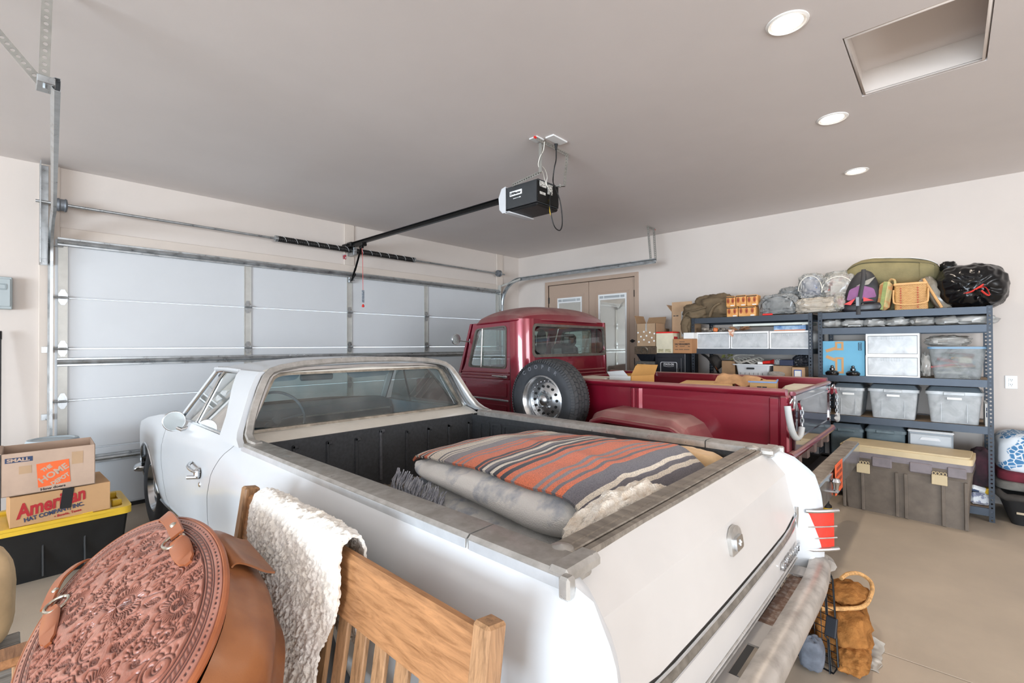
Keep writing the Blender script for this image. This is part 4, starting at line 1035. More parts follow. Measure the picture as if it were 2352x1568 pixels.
for sg in (-1, 1):
    def corner(u, v):
        a = u * PI / 2; z = lerp(.60, 1.745, v); x = HW - RC - .0 + (RC) * math.sin(a) - .012 * max(0, (z - 1.2)) * u; y = YB_ + .17 * (1 - math.cos(a)) + .03 * max(0, z - 1.2)
        return (TX + sg * (x + .0), y, z)
    mb = MB(); mb.slab(corner, 10, 8, .015 * -sg); flip_out(tk_b(mb, 'cab_corner', MAR, 50))
    for z in (1.225, 1.19, 1.155):
        mb = MB(); mb.tube([Vector(corner(u, (z - .6) / 1.145)) + Vector((sg * .004 * u, -.004, 0)) for u in np.linspace(0, 1, 8)], .009, 8); tk_b(mb, 'body_bead', MAR)
    # door with window hole
    def dm(a, b, d=0): return (TX + sg * (HW - d - .014 * max(0, b - 1.2)), a, b)
    do = [(3.085, .60), (3.70, .60), (3.80, .95), (3.80, 1.18), (3.735, 1.30), (3.615, 1.715), (3.085, 1.73)]
    di = rpoly([(3.135, 1.262), (3.690, 1.268), (3.575, 1.662), (3.135, 1.685)], .045, 4)
    dg = rpoly([(3.150, 1.280), (3.665, 1.285), (3.560, 1.650), (3.150, 1.670)], .04, 4)
    O, I = loops(do, di, (3.40, 1.47), 40); mb = MB(); mb.ring(O, I, dm, 0, .03); dr_ = tk_b(mb, 'door', MAR, 30)
    O, I = loops(di, dg, (3.40, 1.47), 40); mb = MB(); mb.ring(O, I, dm, -.006, .02); mb.build('window_channel', mat('gasket_dusty', '5E5851'), dr_, 40)
    g_ = polar(dg, (3.40, 1.47), [2 * PI * k / 40 for k in range(40)]); mb = MB(); mb.add([dm(a, b, .008) for a, b in g_], [tuple(range(40))]); mb.build('window_glass', GLASST, dr_, 0)
    mb = MB(); mb.tube([dm(3.49, 1.272, -.004), dm(3.475, 1.66, -.004)], .007, 6); mb.build('vent_divider', CHROMEW, dr_)
    for z in (1.225, 1.195, 1.165):
        mb = MB(); mb.tube([dm(y, z, -.003) for y in (3.10, 3.4, 3.7, 3.78)], .008, 8); mb.build('body_bead', MAR, dr_)
    O, I = loops(rpoly([(3.13, .985), (3.72, .985), (3.76, 1.13), (3.13, 1.13)], .02), rpoly([(3.143, .998), (3.71, .998), (3.745, 1.117), (3.143, 1.117)], .018), n=32)
    mb = MB(); mb.ring(O, I, dm, -.007, .004); mb.build('panel_emboss', MAR, dr_, 40)
    O, I = loops(rpoly([(3.13, .66), (3.68, .66), (3.72, .91), (3.13, .91)], .02), rpoly([(3.143, .673), (3.67, .673), (3.71, .897), (3.143, .897)], .018), n=32)
    mb = MB(); mb.ring(O, I, dm, -.007, .004); mb.build('panel_emboss', MAR, dr_, 40)
    mb = MB(); mb.beam(dm(3.105, .955, -.006), dm(3.78, .965, -.006), .012, .018, (0, 0, 1), .004); mb.build('chrome_strip', CHROME, dr_)
    mb = MB(); mb.tube(smooth_path([dm(3.115, 1.187, -.012), dm(3.16, 1.190, -.035), dm(3.22, 1.192, -.035), dm(3.30, 1.194, -.030)]), [.012] * 6 + [.014] * 6 + [.010] * 6 + [.008], 8, flat=.8); mb.obox(dm(3.14, 1.187, -.012), (.03, .05, .03), None, .006); mb.build('door_handle', CHROME, dr_)
    mb = MB(); mb.tube([dm(3.083, .62, -.001), dm(3.083, 1.0, -.001), dm(3.083, 1.4, -.001), dm(3.078, 1.725, -.001)], .006, 6); tk_b(mb, 'door_seam', RUBBER)
    # outside mirror
    mb = MB(); c = (TX + sg * .88, 3.735, 1.555); mb.lathe([(.0, .05), (.035, .044), (.052, .02), (.058, -.006), (.055, -.010)], c, 'y', 20); mb.tube([(TX + sg * .86, 3.74, 1.545), (TX + sg * .80, 3.70, 1.535), (TX + sg * .742, 3.66, 1.53)], .007, 6); mb.box((TX + sg * .735, 3.64, 1.50), (TX + sg * .75, 3.68, 1.56), .003); mr = tk_b(mb, 'side_mirror', CHROME)
    mb = MB(); mb.lathe([(.0, -.011), (.052, -.0105)], c, 'y', 20); mb.build('mirror_glass', mat('mirror', 'B7BBBA'), mr)
# roof dome with drip lip
def rf(u, v):
    a, b = 2 * u - 1, 2 * v - 1
    x = a * (HW + .005); y = lerp(2.885, 3.66, v)
    # rounded plan
    k = max(abs(a), abs(b)); r = math.hypot(a, b) or 1e-6
    t = max(0, (1 - abs(a) ** 3.0)) * max(0, (1 - abs(b) ** 2.6))
    return (TX + x * (1 - .06 * max(0, abs(b) - .75) * 4 * abs(a) ** 3), y + (-.0) + (.09 * a * a if b < 0 else -.06 * a * a) * abs(b) ** 3, 1.738 - .03 * v + .172 * t ** .55)
mb = MB(); mb.grid(rf, 41, 31); tk_b(mb, 'roof', MAR, 60)
rim = [rf(i / 20, 0) for i in range(21)] + [rf(1, j / 14) for j in range(1, 15)] + [rf(1 - i / 20, 1) for i in range(1, 21)] + [rf(0, 1 - j / 14) for j in range(1, 14)]
mb = MB(); mb.tube([(x, y, z - .002) for x, y, z in rim], .011, 6, closed=True); tk_b(mb, 'drip_rail', MAR)
mb = MB(); mb.add([rim[i] for i in range(len(rim))], [tuple(range(len(rim)))]); tk_b(mb, 'headliner', mat('headliner', '4A4744', .9, var=.05), 0)
# windshield, cowl, dash, interior
mb = MB(); mb.add([(TX - .60, 3.80, 1.27), (TX + .60, 3.80, 1.27), (TX + .57, 3.66, 1.68), (TX - .57, 3.66, 1.68)], [(0, 1, 2, 3)]); tk_b(mb, 'windshield', GLASST, 0)
O, I = loops([(-HW + .005, 1.20), (HW - .005, 1.20), (HW - .015, 1.715), (-HW + .015, 1.715)], rpoly([(-.62, 1.27), (.62, 1.27), (.60, 1.66), (-.60, 1.66)], .05), (0, 1.46), 32)
mb = MB(); mb.ring(O, I, lambda a, b, d: (TX + a, 3.825 - (b - 1.2) * .33 + d, b), -.01, .02); tk_b(mb, 'windshield_frame', MAR)
mb = MB(); mb.box((TX - .01, 3.66, 1.27), (TX + .01, 3.80, 1.68)); mb2 = MB(); mb2.beam((TX, 3.79, 1.27), (TX, 3.66, 1.68), .025, .02); tk_b(mb2, 'windshield_post', RUBBER)
mb = MB(); mb.box((TX - .72, 3.62, .95), (TX + .72, 3.82, 1.235), .03); tk_b(mb, 'dashboard', mat('dash_grey', '8F8F8C', .5, var=.1), 30)
mb = MB(); mb.X = frame_m((3.68, 3.50, 1.235), (1, 0, 0), (0, .75, .66)); mb.tube([(.20 * math.cos(a), .20 * math.sin(a), 0) for a in np.linspace(0, 2 * PI, 33)[:-1]], .013, 8, closed=True); mb.tube([(-.19, 0, 0), (0, -.02, -.05), (.19, 0, 0)], .012, 6); mb.tube([(0, -.19, 0), (0, -.02, -.05)], .012, 6); mb.lathe([(.0, .0), (.045, -.01), (.05, -.06)], (0, -.02, -.02), 'z', 14); tk_b(mb, 'steering_wheel', mat('grey_wheel', 'A9ADAA', .4, var=.05))
SEAT = mat('black_leather', '26272A', .38, var=.15, scale=12)
for x in (-.36, .36):
    mb = MB(); mb.obox((TX + x, 3.24, 1.22), (.44, .15, .58), rotm(-.12, 0, 0), .06); mb.obox((TX + x, 3.45, .93), (.46, .48, .16), None, .05); mb.obox((TX + x, 3.20, 1.55), (.22, .09, .14), None, .035); tk_b(mb, 'seat', SEAT, 40)
mb = MB(); blob(mb, (TX - .26, 3.10, 1.52), (.14, .07, .26), 14, 12, .8, .2, 3, 4.0, flatb=False); tk_b(mb, 'hanging_jacket', mat('dark_cloth', '222223', .9, var=.2), 60)
mb = MB(); mb.tube([(TX - .60, 3.06, 1.62), (TX - .48, 3.30, 1.36), (TX - .44, 3.42, 1.15)], .012, 6, flat=.3); tk_b(mb, 'seat_belt', mat('belt_grey', '8D8F90', .6))
mb = MB(); mb.box((TX - .73, 2.93, .55), (TX + .73, 3.85, .60)); tk_b(mb, 'cab_floor', RUBBER)
# hood, fenders, grille, front wheels (mostly hidden by the white car)
def th(u, v):
    a = 2 * u - 1; y = lerp(3.80, 4.95, v); w = lerp(.70, .50, v)
    return (TX + a * w, y, lerp(1.215, 1.10, v) - .16 * abs(a) ** 2.5)
mb = MB(); mb.grid(th, 19, 10); tk_b(mb, 'hood', MAR, 50)
for sg in (-1, 1):
    mb = MB(); mb.add([th(0 if sg < 0 else 1, j / 6) for j in range(7)] + [(TX + sg * lerp(.70, .52, j / 6), lerp(3.80, 4.95, j / 6), .60) for j in range(7)], [(j, j + 1, 8 + j, 7 + j) for j in range(6)]); tk_b(mb, 'engine_side', MAR)
    def ff(u, v):
        y = lerp(3.72, 5.05, u); z = interp(u, [0, .15, .35, .8, .93, 1], [.45, .70, .84, .84, .78, .55])
        return (TX + sg * lerp(.50, .84, v), y, z - .05 * v ** 4)
    mb = MB(); mb.slab(ff, 24, 8, .02); flip_out(tk_b(mb, 'front_fender', MAR, 50))
mb = MB(); mb.box((TX - .50, 4.92, .62), (TX + .50, 4.97, 1.08), .03); gr = tk_b(mb, 'grille_shell', MAR)
for k in range(9): MB().box((TX - .34 + k * .08, 4.965, .68), (TX - .31 + k * .08, 4.985, 1.0), .004).build('grille_bar', CHROMEW, gr)
for sg in (-1, 1):
    mb = MB(); mb.lathe([(.0, .02), (.07, .012), (.085, -.01)], (TX + sg * .42, 4.98, .93), 'y', 18); mb.build('headlight', mat('headlight_glass', 'DDE2E4'), gr)
mb = MB(); mb.box((TX - .84, 5.08, .48), (TX + .84, 5.14, .60), .02); tk_b(mb, 'front_bumper', CHROME)
for sg in (-1, 1):
    for y in (1.66, 4.42): wheel(tk, (TX + sg * .70, y, .36), .36, .22, .20, sg, CHROMEW)
mb = MB(); mb.box((TX - .45, .65, .50), (TX - .38, 5.0, .60)); mb.box((TX + .38, .65, .50), (TX + .45, 5.0, .60)); mb.box((TX - .45, .70, .52), (TX + .45, .76, .60)); mb.box((TX - .45, 2.7, .52), (TX + .45, 2.8, .60)); tk_b(mb, 'frame_rail', RUBBER)
# ---- cargo bed
BX = .655
for sg in (-1, 1):
    mb = MB(); X0 = TX + sg * BX
    mb.box((X0 - .012, .78, .78), (X0 + .012, 2.84, 1.165), .004); tk_b(mb, 'bed_side', MAR)
    mb = MB(); pr_ = [(.0, 1.150), (.03, 1.156), (.055, 1.172), (.060, 1.192), (.048, 1.206), (.025, 1.208), (-.01, 1.200), (-.012, 1.15)]
    mb.prism([(X0 + sg * a, b) for a, b in pr_], .76, 2.85, 'xz'); tk_b(mb, 'bed_rail', MAR, 60)
    for y0, y1 in ((1.76, 1.86), (2.72, 2.82)):
        mb = MB(); mb.prism([(y0, 0), (y0 + .018, .022), (y0 + .035, .022), (y0 + .042, .012), (y1 - .042, .012), (y1 - .035, .022), (y1 - .018, .022), (y1, 0)], .80, 1.152, 'xy')
        mb.v = [(X0 + sg * (.012 + b), a, z) for a, b, z in mb.v]; flip_out(tk_b(mb, 'stake_pocket', MAR, 40))
    mb = MB(); mb.prism([(X0 + sg * a, b) for a, b in ((-.03, .745), (.012, .745), (.04, .755), (.046, .80), (.03, .84), (-.03, .845))], .73, .76, 'xy'); 
    mb = MB(); mb.box((X0 - .045, .745, .76), (X0 + .045, .80, 1.165), .012); mb.box((X0 + sg * .012, .80, .76), (X0 + sg * .036, .86, 1.15), .008); tk_b(mb, 'corner_post', MAR)
    # rear fender
    def fn_(u, v):
        y = lerp(1.16, 2.12, u); z = interp(u, [0, .04, .12, .22, .80, .9, .97, 1], [.62, .80, .93, .985, 1.005, .97, .86, .70])
        x = lerp(.0, .335, v); rnd = .05 * max(0, (v - .8) / .2) ** 2
        return (X0 + sg * (.01 + x), lerp(1.64, y, 1 - .04 * v), z - rnd)
    mb = MB(); mb.slab(fn_, 40, 10, .018, (0, 0, 1)); f_ = flip_out(tk_b(mb, 'rear_fender', MAR, 60))
    mb = MB(); mb.tube([Vector(fn_(u, 1)) + Vector((0, 0, -.02)) for u in np.linspace(0, 1, 40)], .026, 8, flat=.8); mb.build('fender_lip', MAR, f_, 60)
mb = MB(); mb.box((TX - BX, .77, .76), (TX + BX, 2.83, .80)); tk_b(mb, 'bed_floor', MARD)
mb = MB(); mb.box((TX - BX, 2.825, .78), (TX + BX, 2.85, 1.165), .004); tk_b(mb, 'bed_front', MAR)
TGM = mat('tailgate_maroon', '3A1A20', .08, metal=.3, var=.05, coat=1.0)
mb = MB(); mb.box((TX - .61, .725, .80), (TX + .61, .757, 1.165), .006); tgt = tk_b(mb, 'tailgate', TGM)
mb = MB(); mb.tube([(TX - .61, .742, 1.172), (TX + .61, .742, 1.172)], .022, 8, flat=.7); mb.build('tailgate_rail', MARD, tgt)
O, I = loops(rpoly([(TX - .52, .86), (TX + .52, .86), (TX + .52, 1.12), (TX - .52, 1.12)], .02), rpoly([(TX - .50, .88), (TX + .50, .88), (TX + .50, 1.10), (TX - .50, 1.10)], .018), n=16)
mb = MB(); mb.ring(O, I, lambda a, b, d: (a, d, b), .718, .727); mb.build('tailgate_emboss', TGM, tgt)
mb = MB(); mb.tube([(TX - .72, .735, .785), (TX + .72, .735, .785)], .026, 10); tk_b(mb, 'rear_sill', MAR)
for k in range(5): MB().box((TX - .52 + k * .24, .72, .70), (TX - .46 + k * .24, .78, .77), .006).build('sill_bracket', mat('dusty_brown', '6E5A52', .8, var=.2), tk)
# tailgate chains, the near one in a grey sleeve
GREYS = mat('grey_sleeve', 'B9BAB8', .6, var=.06)
for sg in (-1, 1):
    x = TX + sg * (BX + .045)
    mb = MB(); mb.obox((x - sg * .02, .728, 1.10), (.05, .03, .06), None, .012); mb.tube([(x - sg * .05, .70, 1.12), (x - sg * .055, .69, 1.08)], .008, 6); tk_b(mb, 'chain_bracket', MAR)
    if sg < 0:
        mb = MB(); mb.tube(smooth_path([(3.335, .745, 1.105), (3.33, .735, 1.03), (3.335, .72, .95), (3.365, .705, .905), (3.42, .695, .915), (3.445, .69, .965)]), [.020] * 31, 10, flat=.75); tk_b(mb, 'chain_sleeve', GREYS, 60)
        pts = [(3.447 - .0 * k, .688, .98 + .026 * k) for k in range(5)]
    else:
        mb = MB(); mb.tube(smooth_path([(4.80, .70, .90), (4.815, .70, .87), (4.80, .70, .85), (4.77, .70, .87)]), .018, 8); tk_b(mb, 'chain_sleeve', GREYS, 60)
        pts = [(4.78 + .002 * k, .70, .905 + .028 * k) for k in range(7)]
    for i, p in enumerate(pts):
        mb = MB(); mb.X = Matrix.Translation(p) @ rotm(0, 0, (PI / 2 if i % 2 else 0)).to_4x4() @ rotm(PI / 2, 0, 0).to_4x4()
        mb.tube([(.008 * math.cos(a), .018 * math.sin(a), 0) for a in np.linspace(0, 2 * PI, 13)[:-1]], .0035, 6, closed=True); tk_b(mb, 'chain_link', GALV)
    mb = MB(); mb.tube(smooth_path([(x, .735, 1.12), (x + .005, .72, 1.15), (x - .01, .71, 1.13), (x - .005, .715, 1.09)]), .006, 6); tk_b(mb, 'chain_hook', GALV)
# rear bumper with trailer hitch and orange plate
mb = MB(); mb.box((TX - .84, .56, .50), (TX + .84, .66, .665), .012); bm = tk_b(mb, 'rear_bumper', CHROME)
mb = MB(); mb.box((TX - .835, .565, .664), (TX + .835, .656, .670), .002); mb.build('bumper_top', mat('dusty_top', 'A39A8E', .7, var=.2, scale=12, col2='7B7268'), bm)
mb = MB(); mb.box((TX + .84, .575, .52), (TX + .875, .645, .65), .008); mb.build('bumper_end', RUBBER, bm)
mb = MB(); mb.obox((3.82, .552, .60), (.26, .008, .20), None, .003); pl_ = mb.build('orange_plate', mat('orange_plate', 'E2602E', .5, var=.05), bm)
PI_ = mat('plate_ink', '8E3418', .6, var=0)
greek(bm, frame_m((3.70, .5475, .505), (1, 0, 0), (0, 0, 1)), ((.02, .155, .16, .02), (.0, .115, .10, .022), (.12, .115, .10, .022), (.0, .07, .21, .022), (.03, .03, .07, .02), (.12, .03, .07, .02)), PI_)
mb = MB(); mb.lathe([(.0, .045), (.018, .04), (.025, .022), (.018, .004), (.013, -.03), (.02, -.035)], (3.60, .535, .595), 'z', 14); mb.obox((3.60, .55, .555), (.05, .06, .012), None, .003); mb.build('hitch_ball', CHROME, bm)
for x in (-.5, .5): MB().box((TX + x - .03, .62, .52), (TX + x + .03, .78, .60), .004).build('bumper_bracket', RUBBER, tk)
# ---- spare tire on its bracket
sc_ = (3.155, 2.495, 1.03); SR, SWD = .345, .235
mb = MB(); h = SWD / 2; r = SR; rim = .205
mb.lathe([(rim, -h * .84), (rim + .012, -h * .97), (.262, -h * 1.05), (r - .045, -h * 1.0), (r - .015, -h * .86), (r - .006, -h * .70), (r - .004, h * .70), (r - .015, h * .86), (r - .045, h), (.262, h * 1.05), (rim + .012, h * .97), (rim, h * .84)], sc_, 'x', 64, closed=True)
sp = tk_b(mb, 'spare_tire', TIRE, 40)
TREAD = mat('tire_tread', '3C3D3F', .7, var=.1, scale=20)
nb = 44; vsb = MB(); rows = ((-.098, -.066, 0), (-.060, -.022, .5), (-.016, .016, 0), (.022, .060, .5), (.066, .098, 0))
bl = MB()
for rI, (x0, x1, ph) in enumerate(rows):
    for k in range(nb):
        a0 = 2 * PI * (k + ph + .07) / nb; a1 = 2 * PI * (k + ph + .93) / nb; sk = .02 * (1 if rI % 2 else -1)
        vs = []
        for rr in (r - .012, r + .002):
            for x, a in ((x0, a0), (x1, a0 + sk), (x1, a1 + sk), (x0, a1)):
                drop = .010 if abs(x) > .09 else 0
                vs.append((sc_[0] + x, sc_[1] + (rr - drop) * math.cos(a), sc_[2] + (rr - drop) * math.sin(a)))
        bl.add(vs, [(0, 3, 2, 1), (4, 5, 6, 7), (0, 1, 5, 4), (1, 2, 6, 5), (2, 3, 7, 6), (3, 0, 4, 7)])
for k in range(nb * 2):
    a = 2 * PI * k / (nb * 2); da = 2 * PI * .3 / (nb * 2)
    for sg in (-1, 1):
        vs = []
        for rr, xx in ((r - .010, .100), (r - .034, .119)):
            for aa in (a - da, a + da): vs += [(sc_[0] + sg * xx, sc_[1] + rr * math.cos(aa), sc_[2] + rr * math.sin(aa)), (sc_[0] + sg * (xx + .004), sc_[1] + (rr + .003) * math.cos(aa), sc_[2] + (rr + .003) * math.sin(aa))]
        bl.add(vs, [(0, 2, 3, 1), (1, 3, 7, 5), (4, 5, 7, 6), (0, 1, 5, 4), (2, 6, 7, 3)])
bb = bl.build('tread_blocks', TREAD, sp, 0); bb['kind'] = 'stuff'
fx = sc_[0] - h * 1.05
for i, chh in enumerate('COOPER'):
    a = math.radians(128 - i * 14.5)
    rr = .268
    text('sidewall_letter', chh, .045, frame_m((fx - .0005, sc_[1] + rr * math.cos(a) * 1.0, sc_[2] + rr * math.sin(a)) , (0, math.sin(a) * 1.0, -math.cos(a)), (0, math.cos(a), math.sin(a))) if False else frame_m((fx - .0005, sc_[1] - rr * math.cos(a), sc_[2] + rr * math.sin(a)), (0, -math.sin(a), -math.cos(a)), (0, -math.cos(a), math.sin(a))), mat('sidewall_print', '6B6D72', .6, var=0), sp, bold=.001, align='CENTER')
ALU = mat('machined_aluminium', 'C4C6C8', .25, metal=.9, var=.06, scale=5, rvar=.08)
mb = MB()
mb.lathe([(rim + .008, -h * .90), (rim - .004, -h * .96), (rim - .010, -h * .86), (rim - .022, -h * .74), (rim - .03, -h * .34), (.150, -h * .26), (.148, -h * .30), (.085, -h * .48), (.07, -h * .52), (.0, -h * .52)], sc_, 'x', 48, caps=False); wl = mb.build('alloy_wheel', ALU, tk, 35)
for k in range(14):
    a = 2 * PI * k / 14; p = (sc_[0] - h * .40, sc_[1] + .118 * math.cos(a), sc_[2] + .118 * math.sin(a))
    mb = MB(); mb.lathe([(.0, -.008), (.0105, -.0085), (.012, -.004)], p, 'x', 12); mb.build('vent_hole', RUBBER, wl)
for k in range(24):
    a = 2 * PI * (k + .5) / 24; p = (sc_[0] - h * .29, sc_[1] + .160 * math.cos(a), sc_[2] + .160 * math.sin(a))
    mb = MB(); mb.lathe([(.0, -.008), (.004, -.006), (.005, .0)], p, 'x', 8); mb.build('rim_rivet', CHROME, wl)
mb = MB(); mb.lathe([(.0, -.045), (.03, -.042), (.045, -.03), (.05, .0), (.055, .01)], (sc_[0] - h * .52, sc_[1], sc_[2]), 'x', 18); mb.build('hub_cap', CHROME, wl)
for k in range(5):
    a = 2 * PI * k / 5 + .3; p = Vector((sc_[0] - h * .5, sc_[1] + .07 * math.cos(a), sc_[2] + .07 * math.sin(a)))
    mb = MB(); mb.lathe([(.0, -.03), (.008, -.028), (.011, -.02), (.012, .004)], p, 'x', 8); mb.build('lug_nut', CHROME, wl)
mb = MB(); mb.cyl((sc_[0], 2.495, 1.03), (3.42, 2.495, 1.03), .04, n=12); mb.obox((3.40, 2.495, 1.0), (.03, .24, .30), None, .01); tk_b(mb, 'spare_carrier', MAR)
# bed wheel well of the white car
for sg in (-1, 1):
    mb = MB(); mb.grid(lambda u, v: (XC + sg * lerp(.765, .635, min(1, v * 1.0)), 1.93 + .40 * math.cos(PI * u), .585 + .165 * math.sin(PI * u) ** .7 * (1 if v < .98 else 1)), 24, 4); mb.add([(XC + sg * .635, 1.93 + .40 * math.cos(PI * k / 23), .585 + .165 * max(0, math.sin(PI * k / 23)) ** .7) for k in range(24)], [tuple(range(24))]); car_b(mb, 'wheel_well', LINER, 40)
# ================================================================ blankets in the car bed
def set_uv(o, uvs):
    me = o.data; ul = me.uv_layers.new(name='uv'); n = len(me.loops); vi = np.zeros(n, dtype=np.int32); me.loops.foreach_get('vertex_index', vi)
    ul.data.foreach_set('uv', np.array(uvs, dtype=np.float32)[vi].ravel())
def fuzzy(name, col, col2, scale, lo=.4, hi=.6, bump=.6, bscale=220, sheen=.4, extra=None):
    return mat(name, col, .95, var=.1, scale=scale, col2=col2, lo=lo, hi=hi, bump=bump, bscale=bscale, sheen=sheen, spec=.1)
FLEECE = fuzzy('fleece_print', 'FFFDF8', 'AEB7C4', 4.5, .52, .66)
SHERPA = fuzzy('sherpa', 'FBF3E6', 'E2D0BA', 26, .40, .7, 1.0, 130)
RUGM = fuzzy('dark_rug', '5B524A', '3A342F', 30)
SUEDE = mat('tan_suede', 'DDB98B', .9, var=.08, scale=6, bump=.15, bscale=120, sheen=.3)
QC = [(1.25, .90), (2.28, .87), (2.42, 2.02), (1.50, 2.22)]
def Q(s, t):
    a = [lerp(QC[0][i], QC[1][i], s) for i in (0, 1)]; b = [lerp(QC[3][i], QC[2][i], s) for i in (0, 1)]
    return lerp(a[0], b[0], t), lerp(a[1], b[1], t)
def topz(s, t):
    return .915 + .085 * (1 - t) * min(1, max(0, t + .25) * 3) + .03 * math.sin(PI * min(1, max(0, s))) * math.sin(PI * min(1, max(0, t))) - .05 * max(0, .5 - s) * 1.2 + .012 * nz((s * 3, t * 3, 0), 1, 3.3)
def quadblob(mb, s0, s1, t0, t1, z0, z1f, nu=64, nv=24, e=.28, amp=.015, fs=4, seed=0):
    def sp(v, p): return math.copysign(abs(v) ** p, v)
    def fn(u, v):
        a = 2 * PI * u; b = PI * (v - .5) * .999
        x = sp(math.cos(b), e * 1.6) * sp(math.cos(a), e); y = sp(math.cos(b), e * 1.6) * sp(math.sin(a), e); z = sp(math.sin(b), .8)
        s, t = lerp(s0, s1, (x + 1) / 2), lerp(t0, t1, (y + 1) / 2)
        X, Y = Q(s, t); zt = z1f(s, t); zz = lerp(z0, zt, (z + 1) / 2)
        k = amp * nz((X, Y, zz), fs * 2.2, seed) + amp * .6 * nz((X, Y, zz), fs * 6, seed + 3)
        d = Vector((x, y, 0)); d = d.normalized() if d.length > 0 else d
        return (X + d.x * k, Y + d.y * k, zz + k * .6)
    return mb.grid(fn, nu, nv, cu=True)
mb = MB(); quadblob(mb, -.10, 1.0, -.03, 1.03, .587, lambda s, t: .645, seed=7, amp=.02); rg = mb.build('bed_rug', RUGM, None, 60, (1.8, 1.5, .59)); tag(rg, 'dark brown shaggy rug under the folded blankets', 'rug')
fb = thing('fleece_blanket', (1.8, 1.5, .65), 'folded white fleece blanket with grey blue blotches under the striped one', 'blanket')
mb = MB(); quadblob(mb, -.02, .97, .0, 1.0, .645, lambda s, t: .79 + .01 * nz((s, t, 0), 5, 1), seed=1, amp=.022); mb.build('lower_fold', FLEECE, fb, 70)
mb = MB(); quadblob(mb, .0, .97, .01, .985, .775, lambda s, t: topz(s, t) - .012, seed=2, amp=.018); mb.build('upper_fold', FLEECE, fb, 70)
mb = MB()
rnd = random.Random(4)
for k in range(90):
    t = lerp(.62, 1.03, k / 89); X, Y = Q(-.01, t); X += rnd.uniform(-.01, .015)
    mb.tube([(X, Y, .80 + rnd.uniform(-.02, .02)), (X - .03, Y + rnd.uniform(-.02, .02), .75), (X - .035 + rnd.uniform(-.01, .01), Y + rnd.uniform(-.03, .03), .68 + rnd.uniform(-.02, .02))], .0035, 5)
fr = mb.build('fringe', fuzzy('fringe_grey', 'D9DBE2', 'A9ACB8', 30), fb); fr['kind'] = 'stuff'
# striped serape
def serape_mat():
    m = bpy.data.materials.new('striped_wool'); m.use_nodes = True; nt = m.node_tree; L = nt.links; b = nt.nodes['Principled BSDF']
    b.inputs['Roughness'].default_value = .95; b.inputs['Specular IOR Level'].default_value = .1; b.inputs['Sheen Weight'].default_value = .25
    tc = nt.nodes.new('ShaderNodeTexCoord'); sp = nt.nodes.new('ShaderNodeSeparateXYZ'); L.new(tc.outputs['UV'], sp.inputs[0])
    n = nd(nt, 'ShaderNodeTexNoise', i_Scale=14.0, i_Detail=2.0); L.new(tc.outputs['UV'], n.inputs['Vector'])
    ad = nd(nt, 'ShaderNodeMath', operation='MULTIPLY_ADD'); ad.inputs[1].default_value = .006; L.new(n.outputs['Fac'], ad.inputs[0]); L.new(sp.outputs['Y'], ad.inputs[2])
    O_, Wt, K, G, DG = lin('D9724C'), lin('DDD3C4'), lin('34363F'), lin('8A8488'), lin('6D6A70')
    seq = [(DG, .045), (Wt, .012), (DG, .012), (Wt, .01), (DG, .05), (O_, .022), (DG, .018), (O_, .02), (G, .018), (O_, .02), (G, .02), (O_, .075), (G, .014), (O_, .03), (K, .024), (O_, .022), (K, .018), (Wt, .018), (K, .012), (DG, .016), (Wt, .022), (K, .018), (O_, .014), (K, .018), (O_, .062), (G, .014), (O_, .022), (G, .014), (O_, .018), (G, .07), (Wt, .012), (DG, .01), (Wt, .014), (DG, .012), (Wt, .065), (K, .008), (Wt, .012), (O_, .016), (K, .012), (Wt, .008), (K, .012), (O_, .014), (Wt, .014), (K, .008), (Wt, .012), (O_, .03)]
    tot = sum(w for _, w in seq); st = []; p = 0
    # a colour ramp holds 32 stops: split the run over two ramps
    half = len(seq) // 2
    for c, w in seq: st.append((p / tot, c)); p += w
    r1 = ramp(nt, st[:half], 'CONSTANT'); r2 = ramp(nt, st[half:], 'CONSTANT')
    L.new(ad.outputs[0], r1.inputs[0]); L.new(ad.outputs[0], r2.inputs[0])
    gt = nd(nt, 'ShaderNodeMath', operation='GREATER_THAN'); gt.inputs[1].default_value = st[half][0]; L.new(ad.outputs[0], gt.inputs[0])
    mx = nd(nt, 'ShaderNodeMix', data_type='RGBA'); L.new(gt.outputs[0], mx.inputs[0]); L.new(r1.outputs[0], mx.inputs[6]); L.new(r2.outputs[0], mx.inputs[7])
    n2 = nd(nt, 'ShaderNodeTexNoise', i_Scale=260.0, i_Detail=1.0); L.new(tc.outputs['Object'], n2.inputs['Vector'])
    rr = ramp(nt, [(.3, (.55, .55, .57, 1)), (.5, (1, 1, 1, 1)), (.68, (1.25, 1.22, 1.2, 1))]); L.new(n2.outputs['Fac'], rr.inputs[0])
    mm = nd(nt, 'ShaderNodeMix', data_type='RGBA', blend_type='MULTIPLY'); mm.inputs[0].default_value = .8; L.new(mx.outputs[2], mm.inputs[6]); L.new(rr.outputs[0], mm.inputs[7])
    L.new(mm.outputs[2], b.inputs['Base Color'])
    bp_ = nd(nt, 'ShaderNodeBump', i_Strength=.6, i_Distance=.004); L.new(n2.outputs['Fac'], bp_.inputs['Height']); L.new(bp_.outputs[0], b.inputs['Normal'])
    return m
